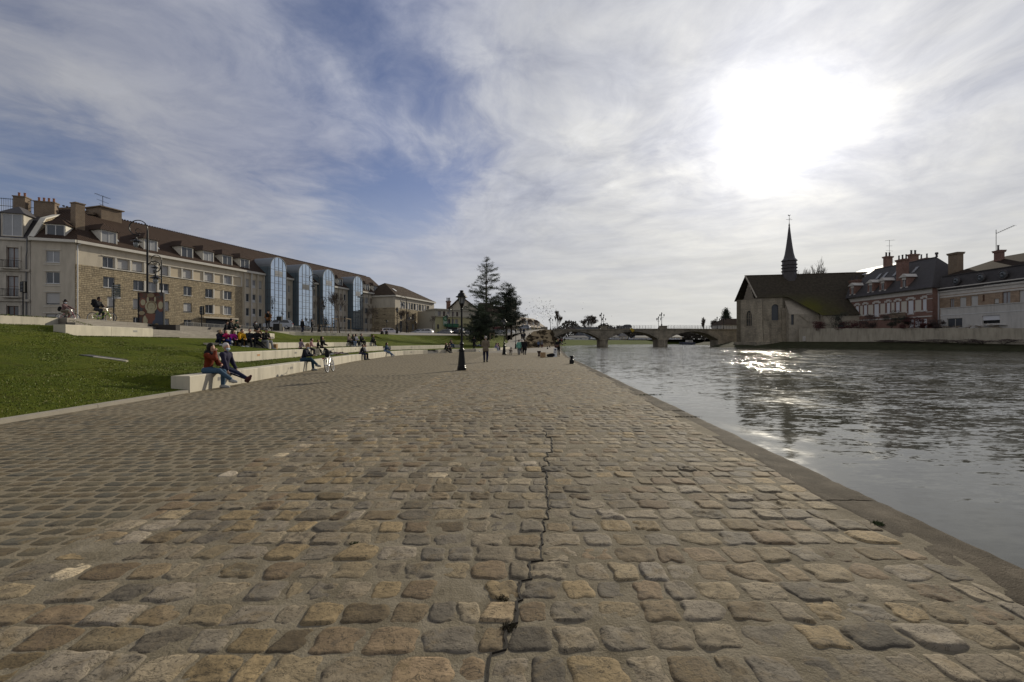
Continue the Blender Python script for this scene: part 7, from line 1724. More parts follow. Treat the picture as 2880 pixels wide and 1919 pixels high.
# ---------------------------------------------------------------- sign, painted panel, traffic lights, planters
r = thing('fingerpost', 'dark green direction sign of stacked white-lettered blades behind the green bicycle', 'sign', (WX(327, 33), 33, 2.75))
SA_ = math.atan2(.30, 1)*0-.35
xf = (WX(327, 33), 33, 2.75, SA_)
m = MB(xf); m.tube([(-.28, 0, 0), (-.28, 0, 3.0)], .045, 8); m.build('post', M_IRON, r)
M_SGREEN = mat('sign_dark_green', (.010, .022, .016), .45, .1)
for k, (tx, wl_) in enumerate((('Centre historique', 'w'), ('Quais de Yonne', 'w'), ('Marché', 'w'), ('Cathédrale', 'w'), ('Musées', 'w'), ('Office de Tourisme', 'w'))):
    z0 = 2.86-.155*k; m = MB(xf); m.prism([(-.5, -.02, z0-.138), (.44, -.02, z0-.138), (.5, -.02, z0-.07), (.44, -.02, z0), (-.5, -.02, z0)], (0, .03, 0)); b_ = m.build('blade', M_SGREEN, r)
    t = text_mesh('lettering', tx, .098, M_WHITE); t.parent = b_; c_, s_ = math.cos(SA_), math.sin(SA_); t.location = (-.44*c_+.024*s_, -.44*s_-.024*c_, z0-.10); t.rotation_euler = (R(90), 0, SA_)
z0 = 2.86-.155*6; m = MB(xf); m.prism([(-.44, -.02, z0-.10), (.5, -.02, z0-.10), (.5, -.02, z0), (-.44, -.02, z0)], (0, .03, 0)); b_ = m.build('blade', M_WHITE, r); t = text_mesh('lettering', 'Parking des Quais', .075, M_SGREEN); t.parent = b_; t.location = (-.36*c_+.024*s_, -.36*s_-.024*c_, z0-.075); t.rotation_euler = (R(90), 0, SA_)
# painted panel: a plain figure composition of our own
Yp = 31.5; xa, xb = WX(391, Yp), WX(459, Yp); zb, zt = 2.35, WZ(824, Yp)
r = thing('painted_panel', 'tall painted panel with pale figures on dark red and blue, in a black frame', 'painting', ((xa+xb)/2, Yp, zb))
m = MB(); m.box(xa, Yp, zb, xb, Yp+.06, zt); 
def panel_mat():
    g = NT('panel_paint'); n = g.noise(g.coord((1, 1, 1)), 2.2, 5, .6, 1.0)
    return g.done(g.ramp(n, [(.28, (.035, .018, .014)), (.42, (.11, .035, .024)), (.52, (.085, .055, .03)), (.6, (.035, .045, .065)), (.72, (.12, .085, .045))]), .6, None, 0, .3)
m.build('board', panel_mat(), r)
pc = [(.36, .32, .20), (.28, .22, .13), (.16, .06, .035), (.05, .06, .085), (.20, .15, .08)]
def P2(u_, w_): return (xa+(xb-xa)*u_, zb+(zt-zb)*w_)
k = 0
for (cu_, cw_, ru, rw, ci) in ((.47, .24, .34, .20, 2), (.84, .26, .18, .30, 3), (.72, .14, .17, .13, 3), (.73, .10, .09, .06, 4), (.16, .72, .15, .15, 2), (.90, .64, .15, .17, 2), (.50, .62, .25, .16, 0), (.52, .64, .20, .13, 4), (.52, .615, .145, .115, 0), (.50, .47, .16, .045, 0), (.17, .735, .10, .085, 0), (.90, .655, .10, .11, 0), (.37, .81, .045, .085, 0), (.67, .82, .04, .075, 0), (.25, .24, .075, .13, 0), (.33, .22, .04, .07, 0), (.12, .44, .13, .055, 1), (.50, .93, .15, .06, 4)):
    m = MB(); pts = []
    for q in range(20): a = 2*math.pi*q/20; uu, w_ = P2(cu_+ru*math.cos(a), cw_+rw*math.sin(a)*(1 if ci else .98)); pts.append((min(max(uu, xa), xb), Yp-.004-.0012*k, min(max(w_, zb), zt)))
    m.prism(pts, (0, .003, 0)); m.build('painted_figure', mat('panel_tone_%d' % ci, pc[ci], .6, .25, 4), r); k += 1
m = MB()
for cu_, cw_, s_ in ((.52, .615, .8),):
    for du_ in (-.07*s_, .07*s_): uu, w_ = P2(cu_+du_, cw_+.03*s_); m.box(uu-.035*s_, Yp-.034, w_-.012, uu+.035*s_, Yp-.028, w_+.012)
    uu, w_ = P2(cu_, cw_-.075*s_); m.box(uu-.07*s_, Yp-.034, w_-.014, uu+.07*s_, Yp-.028, w_+.014)
m.build('painted_features', mat('panel_line', (.09, .05, .03), .6), r)
m = MB(); m.box(xa-.07, Yp-.03, zb-.3, xa, Yp+.09, zt+.04); m.box(xb, Yp-.03, zb-.3, xb+.05, Yp+.09, zt); m.box(xa, Yp-.03, zt, xb, Yp+.09, zt+.04); m.build('frame', M_BLACK, r)
m = MB(); x = WX(452, 31); m.box(x-.7, 30.9, 2.0, x+1.1, 31.3, 2.62); tag(m.build('planter', mat('rusty_planter', (.028, .022, .018), .8, .3, 4)), 'dark low planter box at the foot of the painted panel', 'planter')
def traffic_light(px, Y, z, H, lab, rz=0):
    r = thing('traffic_light', lab, 'traffic light', (WX(px, Y), Y, z), rz, 'traffic lights on the upper street')
    m = MB(); m.tube([(0, 0, 0), (0, 0, H)], .06, 8); m.build('post', M_BLACK, r, world=False)
    m = MB(); m.box(-.17, -.12, H-.95, .17, .12, H); m.box(-.24, .12, H-1.02, .24, .14, H+.07)
    h = m.build('signal_head', M_BLACK, r, world=False)
    for k in range(3): m = MB(); m.ring((0, -.13, H-.16-.31*k), .10, .02, 'y', 12, 4); m.ball((0, -.12, H-.16-.31*k), (.09, .03, .09), 10, 6); m.build('lens', M_FRAMED, h, world=False)
traffic_light(65, 42, 3.1, 3.9, 'traffic light at the left edge before the old town house'); traffic_light(567, 56, 3.2, 2.6, 'traffic light by the low entrance of the apartment block'); traffic_light(1232, 112, 3.1, 2.6, 'traffic light left of the green shop'); traffic_light(1127, 100, 3.0, 3.0, 'traffic light beside the lantern post near the corner building')
m = MB(); m.lathe([(.07, 0), (.07, .8), (.09, .82), (.09, .9), (.05, .98)], 10); o = m.build('bollard', M_WHITE, None, loc=(WX(86, 42), 42, 3.2)); tag(o, 'slim dark bollard with a white top at the left edge of the plaza', 'bollard')
# railings along the street before the apartment block
def railing(pxa, pxb, Ya, Yb, z, lab):
    r = thing('street_railing', lab, 'railing', (WX(pxa, Ya), Ya, z), group='low grey railings along the upper street'); xa, xb = WX(pxa, Ya), WX(pxb, Yb); m = MB()
    L = math.hypot(xb-xa, Yb-Ya); n = int(L/.16)
    for h in (.12, .95): m.bar((xa, Ya, z+h), (xb, Yb, z+h), .05)
    for k in range(n+1): t = k/n; m.bar((xa+(xb-xa)*t, Ya+(Yb-Ya)*t, z), (xa+(xb-xa)*t, Ya+(Yb-Ya)*t, z+.95), .07 if k % 12 == 0 else .025)
    m.build('bars', mat('grey_rail', (.10, .10, .10), .5, metal=.3), r)
railing(520, 640, 64, 76, 3.3, 'grey railing before the entrance of the apartment block'); railing(655, 748, 78, 92, 3.4, 'grey railing below the ribbed bay of the apartment block'); railing(800, 1000, 80, 112, 3.4, 'grey railing below the glass towers')
# young trees and their stake frames
def stake_frame(px, Y, z, w, h, lab):
    r = thing('tree_guard', lab, 'tree guard', (WX(px, Y), Y, z), group='timber stake frames round the young trees'); mt = mat('stake_timber', (.17, .13, .08), .85, .2, 6)
    for dx_ in (-w/2, w/2):
        for dy_ in (-w/2, w/2): m = MB(); m.tube([(dx_, dy_, -.1), (dx_, dy_, h)], .05, 6); m.build('stake', mt, r, world=False)
    m = MB()
    for z_ in (h-.1,):
        m.bar((-w/2, -w/2, z_), (w/2, -w/2, z_), .09, .05); m.bar((-w/2, w/2, z_), (w/2, w/2, z_), .09, .05); m.bar((-w/2, -w/2, z_), (-w/2, w/2, z_), .05, .09); m.bar((w/2, -w/2, z_), (w/2, w/2, z_), .05, .09)
    m.build('rail', mt, r, world=False)
stake_frame(961, 74, 3.0, 2.2, 2.3, 'wide timber stake frame round the bare tree by the third tower'); stake_frame(912, 80, 3.1, 1.6, 1.4, 'lower timber stake frame by the second tower'); stake_frame(1060, 95, 3.0, 1.6, 1.5, 'timber stake frame near the corner building'); stake_frame(1300, 92, 2.7, 1.2, 2.2, 'timber stake frame on the lawn left of the big conifer'); stake_frame(1384, 80, 1.7, .7, 1.3, 'small leaning stakes on the lawn under the big conifer')

# ---------------------------------------------------------------- bare trees
M_BARK = mat('bark', (.060, .048, .036), .9, .3, 5, .5, 20); M_TWIG = mat('twigs', (.075, .060, .047), .9, .25, 3)
def bare_tree(name, label, x, y, z, H, spread=.5, lev=5, seed=1, trunk=.035, columnar=False, leaves=0, group=None, leafc=(.10, .05, .025), tw=.012):
    q = random.Random(seed); r = thing(name, label, 'tree', (x, y, z), group=group); mt = MB(); mb_ = MB(); lf = []
    def grow(p, d, L, rad, k):
        n = 3; pts = [p]; rs = [rad]; dd = d.copy()
        for i in range(n):
            dd = (dd+Vector((q.uniform(-1, 1), q.uniform(-1, 1), q.uniform(-.3, .9)))*.14).normalized(); p = p+dd*(L/n); pts.append(p); rs.append(rad*(1-.38*(i+1)/n))
        (mt if k == 0 else mb_).tube(pts, rs, 7 if k == 0 else (5 if k < 3 else 3), False)
        if k >= lev:
            lf.append(p); return
        m_ = (q.choice([2, 2, 3]) if columnar else q.choice([2, 3, 3])) if k else q.choice([3, 4])
        for i in range(m_):
            a = q.uniform(0, 6.28); t = spread*(.35 if columnar else q.uniform(.6, 1.15)); side = dd.orthogonal().normalized(); side = Matrix.Rotation(a, 3, dd) @ side
            nd = (dd*math.cos(t)+side*math.sin(t)+Vector((0, 0, .45 if columnar else .12))).normalized()
            grow(pts[-1] if i or k == 0 else pts[-2], nd, L*q.uniform(.62, .85), max(rs[-1]*q.uniform(.62, .8), tw), k+1)
        if k and k < lev: grow(pts[-1], dd, L*.7, max(rs[-1]*.8, tw), k+1)
    grow(Vector((0, 0, -.1)), Vector((0, 0, 1)), H*(.2 if leaves > 300 else .26), H*trunk, 0)
    mt.build('trunk', M_BARK, r, world=False); mb_.build('crown', M_TWIG, r, world=False)
    if leaves:
        m = MB()
        for _ in range(leaves):
            p = q.choice(lf)+Vector((q.uniform(-1, 1), q.uniform(-1, 1), q.uniform(-1, 1)))*.3; a = Vector((q.uniform(-1, 1), q.uniform(-1, 1), q.uniform(-1, 1))).normalized()*(.09 if H < 10 else .22); b = a.orthogonal()*.5
            m.quad(p-a, p+b*.6, p+a, p-b*.6)
        m.build('leaves', mat('dry_leaf', leafc, .9, .3), r, world=False)
    return r
bare_tree('bare_tree', 'bare young tree in the wide stake frame by the third tower', WX(955, 75), 75, 3.0, 9.0, .42, 5, 3, .012, tw=.016, group='young bare trees of the upper street')
bare_tree('bare_tree', 'thin bare young tree before the second glass tower', WX(915, 82), 82, 3.1, 8.0, .32, 4, 4, .010, tw=.014, group='young bare trees of the upper street')
bare_tree('bare_tree', 'thin bare young tree right of the last glass tower', WX(1032, 92), 92, 3.1, 6.6, .36, 4, 5, .010, tw=.016, group='young bare trees of the upper street')
bare_tree('bare_tree', 'thin bare young tree before the last bay of the apartment block', WX(1054, 94), 94, 3.1, 7.4, .34, 4, 6, .010, tw=.016, group='young bare trees of the upper street')
bare_tree('bare_tree', 'bare tree with a few brown leaves before the corner building', WX(1148, 102), 102, 3.0, 7.0, .62, 5, 8, .016, leaves=130, tw=.018, group='young bare trees of the upper street')
bare_tree('bare_tree', 'slim bare tree right of the corner building', WX(1215, 118), 118, 3.2, 6.5, .3, 4, 9, .01, tw=.018, group='young bare trees of the upper street')
# trees beyond the bridge and the church
gb = 'bare trees beyond the bridge'
bare_tree('bare_tree', 'large round bare plane tree over the left bridge arch', WX(1654, 345), 345, 3, 27, .62, 6, 21, .018, leaves=320, leafc=(.07, .058, .04), tw=.075, group=gb)
bare_tree('bare_tree', 'columnar bare poplar at the left end of the bridge', WX(1562, 270), 270, 3, 19, .36, 6, 22, .02, True, leaves=200, leafc=(.08, .06, .045), tw=.05, group=gb)
for px, Y, H, sd, lab in ((1592, 330, 13, 23, 'dense dark bare tree left of the plane tree'), (1606, 335, 14, 24, 'round bare tree between the poplar and the plane tree'), (1618, 325, 12, 25, 'low dark bare tree beside the blue-grey block'), (1675, 350, 12, 26, 'dark bare tree right of the plane tree'), (1740, 380, 9, 27, 'low round tree over the middle arch'), (1578, 300, 10, 28, 'low bare tree beside the poplar'), (1880, 400, 10, 29, 'small bare tree over the right arch'), (1910, 410, 11, 30, 'twin bare tree over the right arch')):
    bare_tree('bare_tree', lab, WX(px, Y), Y, 3, H, .6, 6, sd, .022, leaves=900, leafc=(.058, .048, .036), tw=.07, group=gb)
bare_tree('bare_tree', 'tall feathery bare tree at the church end of the bridge', WX(1982, 200), 200, 1.5, 11, .34, 6, 31, .018, True, leaves=150, leafc=(.09, .07, .05), tw=.04, group=gb); bare_tree('bare_tree', 'second feathery bare tree left of the dark fir', WX(2018, 205), 205, 1.5, 11, .42, 6, 32, .018, leaves=200, leafc=(.10, .07, .05), tw=.04, group=gb)
bare_tree('poplar_tree', 'left of two bare poplars rising behind the church roof', WX(2257, 175), 175, 2, 31, .28, 6, 33, .008, True, tw=.028, group='bare poplars behind the church'); bare_tree('poplar_tree', 'right of two bare poplars rising behind the church roof', WX(2283, 178), 178, 2, 32.5, .28, 6, 34, .008, True, tw=.028, group='bare poplars behind the church')

# ---------------------------------------------------------------- conifers
M_NEED = mat('needles', (.034, .046, .021), .8, .35, .8); M_NEEDL = mat('needles_light', (.062, .078, .034), .8, .3, .8); M_NEEDD = mat('needles_dark', (.019, .026, .014), .85, .3, .8)
def conifer(name, label, x, y, z, H, widths, seed, n_whorl=34, airy=.55, mats=(None, None), clump=.34, droop=.25, bare=0.06, top_clear=1.0):
    """widths: (height share, half width) outline of the crown; whorls of limbs carrying small needle tufts"""
    q = random.Random(seed); r = thing(name, label, 'tree', (x, y, z)); m = MB(); m.tube([(0, 0, -.3), (.05, 0, H*.3), (-.05, .04, H*.65), (0, 0, H)], [H*.022, H*.017, H*.009, .02], 9); m.build('trunk', M_BARK, r, world=False)
    hs, ws_ = zip(*widths); lm = MB(); V = []; T_ = []
    for k in range(n_whorl):
        t = bare+(1-bare)*((k+q.uniform(-.3, .3))/n_whorl); zz = H*t; w = float(np.interp(t, hs, ws_))
        nb = q.choice([4, 5, 6]) if w > 1 else q.choice([3, 4])
        for b in range(nb):
            a = q.uniform(0, 6.28); L = w*q.uniform(.55, 1.12); up = q.uniform(-.1, .35)-droop*(1-t)
            p0 = Vector((0, 0, zz)); pts = [p0+Vector((math.cos(a)*L*s_, math.sin(a)*L*s_, up*L*s_+ (.12*L*s_*s_))) for s_ in (0, .35, .7, 1)]
            lm.tube(pts, [.02+.028*w/4*H/16, .02, .014, .008], 4, False)
            nt = max(2, int(L*(9-5*airy*t)))
            for i in range(nt):
                s_ = q.uniform(.22 if t > .4 else .15, 1.05)**.8; j = min(2, int(s_*3)); base_ = pts[0].lerp(pts[3], min(s_, 1))
                base_.z = p0.z+up*L*s_+.12*L*s_*s_
                spread_ = .16*L*(1.1-s_)+.1
                c0_ = base_+Vector((q.uniform(-1, 1), q.uniform(-1, 1), q.uniform(-.6, .5)))*spread_
                for f in range(q.choice([9, 11, 13])):
                    c = c0_+Vector((q.gauss(0, 1), q.gauss(0, 1), q.gauss(0, .7)))*clump*.75; d1 = Vector((q.uniform(-1, 1), q.uniform(-1, 1), q.uniform(-.5, .7))).normalized()*clump*q.uniform(.5, 1.1); d2 = d1.orthogonal().normalized()*clump*.22
                    V += [c-d2*.6, c+d1*.5-d2, c+d1, c+d1*.5+d2]; T_.append(q.random() < .3)
    lm.build('limbs', M_BARK, r, world=False)
    n = len(T_); raw_mesh('crown', np.array([tuple(v_) for v_ in V]), np.arange(4*n).reshape(-1, 4), [mats[0], mats[1]], mi=np.array(T_, int), parent=r); return r
conifer('conifer_tree', 'tall airy conifer with a broad dark lower crown on the lawn', WX(1368, 90), 90, lawn_z(WX(1368, 90), 90)-.1, 18.0, [(.05, 3.6), (.13, 4.6), (.25, 5.2), (.38, 4.9), (.45, 3.9), (.6, 3.5), (.75, 2.7), (.88, 1.7), (.96, .8), (1, .2)], 5, 36, .95, (M_NEED, M_NEEDL), .19, .22, .14)
# broad dark lower limbs
conifer('yew_tree', 'broad dark evergreen crown low down in front of the tall conifer', WX(1352, 88.5), 88.5, lawn_z(WX(1352, 88.5), 88.5)-.1, 7.0, [(.1, 3.4), (.35, 4.2), (.6, 3.6), (.85, 2.0), (1, .4)], 15, 22, .2, (M_NEEDD, M_NEED), .2, .1, .16)
conifer('pine_tree', 'dark dense pine standing right of the tall conifer', WX(1424, 95), 95, 2.2, 11.9, [(.22, 3.2), (.33, 3.8), (.48, 3.4), (.62, 3.0), (.78, 2.3), (.9, 1.3), (1, .25)], 7, 19, .5, (M_NEEDD, M_NEED), .24, .05, .2)
conifer('pine_tree', 'dark pine stem leaning out to the right of the other pine', WX(1438, 96), 96, 2.2, 10.6, [(.25, 3.4), (.4, 3.0), (.6, 2.2), (.8, 1.8), (.92, 1.0), (1, .2)], 8, 16, .5, (M_NEEDD, M_NEED), .24, .05, .24)
conifer('fir_tree', 'small dark fir between the bridge and the church', WX(2042, 200), 200, 1.5, 15, [(.1, 2.6), (.5, 2.2), (.8, 1.2), (1, .2)], 9, 20, .4, (M_NEEDD, M_NEED), .6, .1, .3)
# shrubs and ivy on the river wall and the slope
M_IVY = mat('bare_creeper', (.040, .026, .022), .9, .35, 2); M_IVYR = mat('red_creeper', (.060, .016, .014), .9, .35, 2); M_BUSH = mat('dark_bush', (.022, .024, .014), .9, .35, 2)
def shrub(name, label, c, size, n, mt, leaf=.16, group=None, cat='shrub'):
    r = thing(name, label, cat, (c[0], c[1], c[2]-size[2]), group=group); q = random.Random(int(c[0]*31+c[1]*7)); V = []
    cl_ = [(q.gauss(0, .42), q.gauss(0, .42), q.uniform(-.8, .9), q.uniform(.25, .5)) for _ in range(12)]
    for _ in range(n):
        a = q.choice(cl_); d = Vector((q.gauss(0, 1), q.gauss(0, 1), q.gauss(0, 1))).normalized()*a[3]*q.uniform(.4, 1)
        p = Vector(((a[0]+d.x)*size[0], (a[1]+d.y)*size[1], size[2]+(a[2]+d.z)*size[2]*.8)); e = Vector((q.uniform(-1, 1), q.uniform(-1, 1), q.uniform(-1, 1))).normalized()*leaf*q.uniform(.6, 1.3); f = e.orthogonal()*.5
        V += [p-e, p+f, p+e, p-f]
    raw_mesh('foliage', np.array([tuple(v_) for v_ in V]), np.arange(len(V)).reshape(-1, 4), mt, parent=r)
    m = MB()
    for k in range(7): a = q.uniform(0, 6.28); m.tube([(0, 0, -.2), (math.cos(a)*size[0]*.3, math.sin(a)*size[1]*.3, size[2]*.8), (math.cos(a)*size[0]*.6, math.sin(a)*size[1]*.6, size[2]*1.5)], [.05, .035, .015], 4, False)
    m.build('stems', M_TWIG, r, world=False); return r
def rw(px, off=.8):
    for y in np.linspace(124, 60, 600):
        if CX+(rwx(y)+off)/y*FPX >= px: return rwx(y)+off, y
for px, zc_, sz, mt, lab in ((2300, 5.6, (2.2, 2.6, 1.5), M_IVYR, 'dark red creeper spilling over the left end of the river wall'), (2345, 6.8, (3.0, 3.4, 2.4), M_BUSH, 'big dark bush between the church and the brick house'), (2395, 5.6, (2.0, 3.0, 1.4), M_IVYR, 'low reddish creeper below the brick house'), (2445, 6.2, (2.6, 3.2, 1.9), M_IVY, 'tangled brown bush under the brick house windows'), (2500, 6.4, (2.4, 3.0, 2.0), M_BUSH, 'grey-green bush in front of the brick house balcony'), (2545, 5.4, (2.0, 2.6, 1.6), M_IVYR, 'dark red creeper in the middle of the river wall'), (2590, 4.6, (1.8, 2.4, 1.3), M_IVYR, 'red creeper hanging over the wall beside the annex'), (2630, 4.9, (1.6, 2.0, 1.4), M_IVY, 'brown creeper at the corner of the annex')):
    x_, y_ = rw(px); shrub('creeper' if 'creeper' in lab else 'bush', lab, (x_+.4, y_, zc_), sz, 3600, mt, .085, 'creepers and bushes on the river wall')
for k, (px, s_) in enumerate(((2480, .5), (2520, .7), (2570, .6), (2640, .9), (2700, 1.0), (2760, .7), (2820, .8))):
    x_, y_ = rw(px, -.9); shrub('weeds', ['dry weeds at the foot of the wall below the balcony', 'weed clump below the middle of the river wall', 'low weeds below the red creeper', 'dark weeds below the annex corner', 'broad dark weeds under the wide opening of the annex', 'low weeds under the board heap', 'weeds at the foot of the wall near the right edge'][k], (x_, y_, 1.6), (1.4, 3.6+1.5*s_, .3*s_+.15), 900, M_IVY, .07, 'weeds at the foot of the river wall', 'weeds')
KT, KB, KZ = [97, 112, 126, 140, 152, 157], [2.1, 5.6, 8.8, 12.2, 16, 16], [.03, 1.35, 3.1, 4.7, 5.62, 5.7]
for k in range(34):
    y = rnd.uniform(104, 156); t = rnd.uniform(.1, .95); x0 = float(np.interp(y, KT, [1.6, 3.0, 4.2, 6.6, 11, 14])); x1 = float(np.interp(y, KT, KB)); z = float(np.interp(y, KT, KZ))*(1-t)
    shrub('dry_shrub', 'dry brown shrub on the slope beside the ramp', (x0+(x1-x0)*t, y, z+.35), (1.2, 1.6, .55), 520, mat('dry_foliage', (.085, .066, .04), .9, .4, 2, spec=.02) if k % 3 else mat('dry_foliage_dark', (.06, .045, .03), .9, .4, 2, spec=.02), .09, 'dry shrubs on the slope beside the ramp')
# tufts on the quay edge and in the joints
for px, py, s_, lab in ((2468, 1476, 1.0, 'green weed tuft in the coping joint at the lower right'), (1830, 1112, 1.4, 'grass growing across the coping in mid-distance'), (1932, 1174, 1.0, 'dark moss line across the coping'), (996, 1531, .6, 'small green tuft between the cobbles on the left'), (1415, 1688, .8, 'brown moss tuft in the long crack of the cobbles'), (1432, 1770, .9, 'dark tuft in the crack near the lower edge')):
    Y = CAMZ*FPX/(py-HY); x = WX(px, Y); q = random.Random(px); V = []
    for k in range(90 if s_ > .8 else 45):
        a = q.uniform(0, 6.28); rr_ = .045*s_*q.random()**.5*(1.6 if px in (1830, 1932) else 1); p = Vector((x+rr_*math.cos(a)*(4 if px in (1830, 1932) else 1), Y+rr_*math.sin(a)*.8, .004)); h_ = .024*s_*q.uniform(.3, 1.2); w = .0035*(1+Y*.12)
        d = Vector((q.uniform(-1, 1)*.022, q.uniform(-1, 1)*.022, h_)); V += [p-Vector((w, 0, 0)), p+Vector((w, 0, 0)), p+d]
    o = raw_mesh('weed_tuft', V, np.arange(len(V)).reshape(-1, 3), mat('moss_brown', (.035, .028, .012), .9) if px in (1415, 1432, 1932) else mat('weed_green', (.035, .05, .012), .8)); tag(o, lab, 'weed')

# ---------------------------------------------------------------- bollards, busker's things, dog
def bollard(px, Y, lab, z=.01, proto=[None]):
    if proto[0]: return dup(proto[0], (WX(px, Y), Y, z), 0, lab)
    r = thing('mooring_bollard', lab, 'bollard', (WX(px, Y), Y, z), group='black mooring bollards on the quay edge'); m = MB(); m.lathe([(.165, 0), (.165, .02), (.15, .03), (.15, .22), (.125, .27), (.095, .3), (.09, .36), (.10, .42), (.145, .47), (.155, .5), (.12, .525), (.05, .53)], 16); m.build('post', M_IRON, r, world=False); proto[0] = r; return r
bollard(1608, 30.0, 'nearest black mooring bollard at the water edge'); bollard(1540, 92, 'black mooring bollard beyond the busker'); bollard(1546.5, 118, 'farthest black mooring bollard near the bridge')
r = thing('djembe', 'goblet drum standing on the cobbles left of the wooden box drum', 'drum', (WX(1516, 45), 45, .01)); m = MB(); m.lathe([(.13, 0), (.10, .2), (.09, .28), (.16, .36), (.19, .48), (.19, .56)], 14); m.build('shell', mat('drum_wood', (.035, .015, .01), .5), r, world=False); m = MB(); m.lathe([(.195, .555), (.18, .575)], 14); m.build('skin', M_CHALK, r, world=False)
r = thing('cajon', 'plain wooden box drum with a sound hole on the cobbles', 'drum', (WX(1527, 42), 42, .01), .35); m = MB(); m.box(-.2, -.16, 0, .2, .16, .48); m.build('box', mat('plywood', (.30, .19, .095), .6, .12, 4), r, world=False); m = MB(); m.xf = (0, 0, 0, 0); m.ring((.203, .0, .3), .04, .02, 'x', 12, 4); m.build('sound_hole', M_BLACK, r, world=False)
o = sdf_mesh('instrument_bag', [(Vector((-.3, 0, .13)), Vector((.3, .03, .15)), .14, .17), (Vector((-.1, 0, .2)), Vector((.2, 0, .22)), .12, .12)], .02, cloth(BLK), None); o.location = (WX(1550, 44), 44, .01); tag(o, 'black instrument bag lying on the cobbles by the busker', 'bag')
r = thing('sign_board', 'white standing sign board beside the busker', 'sign', (WX(1562, 44), 44, .01), -.3); m = MB(); m.hexa([(-.18, -.16, 0), (.18, -.16, 0), (.18, -.12, 0), (-.18, -.12, 0)], [(-.17, -.02, .86), (.17, -.02, .86), (.17, .02, .86), (-.17, .02, .86)]); m.build('front_board', M_WHITE, r, world=False); m = MB(); m.hexa([(-.17, .14, 0), (.17, .14, 0), (.17, .17, 0), (-.17, .17, 0)], [(-.16, .025, .85), (.16, .025, .85), (.16, .05, .85), (-.16, .05, .85)]); m.build('back_board', M_CHALK, r, world=False)
m = MB(); m.box(-.08, -.09, .62, .08, -.04, .74); m.box(-.09, -.12, .42, -.03, -.085, .5); m.box(.03, -.12, .42, .09, -.085, .5); m.build('printed_marks', M_BLACK, r, world=False)
m = MB(); m.box(-.12, -.1, 0, .12, .1, .62); tag(m.build('loudspeaker', M_BLACK, None, loc=(WX(1558, 44.8), 44.8, .01)), 'small black loudspeaker behind the white sign board', 'loudspeaker')
m = MB(); m.lathe([(.3, 0), (.33, 1.0), (.36, 1.02), (.2, 1.12)], 12); tag(m.build('litter_bin', M_CHALK, None, loc=(WX(1532.5, 112), 112, .01)), 'pale litter bin near the two far walkers', 'bin')
r = thing('dog', 'shaggy brown and black dog seen from behind with a raised white tail', 'dog', (WX(1436.6, 51.5), 51.5, .01), 1.5)
M_FUR = mat('dark_fur', (.055, .035, .022), .95, .45, 7, .6, 60); M_FURW = mat('white_fur', (.45, .42, .37), .95, .1, 8)
B_ = [((-.30, 0, .47), (.22, 0, .48), .155, .175), ((.22, 0, .46), (.38, 0, .56), .15, .10), ((.36, 0, .56), (.50, 0, .70), .09, .075), ((.50, 0, .71), (.58, 0, .71), .085, .075), ((.58, 0, .69), (.70, 0, .66), .055, .035), ((.48, .06, .76), (.46, .08, .82), .03, .012), ((.48, -.06, .76), (.46, -.08, .82), .03, .012)]
for sd in (.09, -.09):
    B_ += [((-.30, sd, .44), (-.22, sd*1.15, .29), .10, .06), ((-.22, sd*1.15, .29), (-.36, sd*1.15, .17), .055, .036), ((-.36, sd*1.15, .17), (-.33, sd*1.15, .05), .034, .03), ((-.33, sd*1.15, .035), (-.26, sd*1.15, .03), .035, .03), ((.24, sd, .42), (.22, sd, .24), .075, .045), ((.22, sd, .24), (.25, sd, .05), .04, .03), ((.25, sd, .035), (.31, sd, .03), .034, .03)]
sdf_mesh('body', [(Vector(a), Vector(b), c, d) for a, b, c, d in B_], .016, M_FUR, r, .05)
sdf_mesh('tail', [(Vector((-.42, 0, .55)), Vector((-.50, .02, .78)), .05, .06), (Vector((-.50, .02, .78)), Vector((-.42, .04, .98)), .06, .03)], .014, M_FURW, r)
sdf_mesh('hind_trousers', [(Vector((-.42, .09, .42)), Vector((-.36, .10, .08)), .05, .04), (Vector((-.42, -.09, .42)), Vector((-.36, -.10, .08)), .05, .04)], .016, M_FURW, r)
m = MB(); tag(m.ball((WX(1349, 66), 65.6, .1), .1, 10, 7).build('ball', M_WHITE), 'small white ball beside the front bench', 'ball')

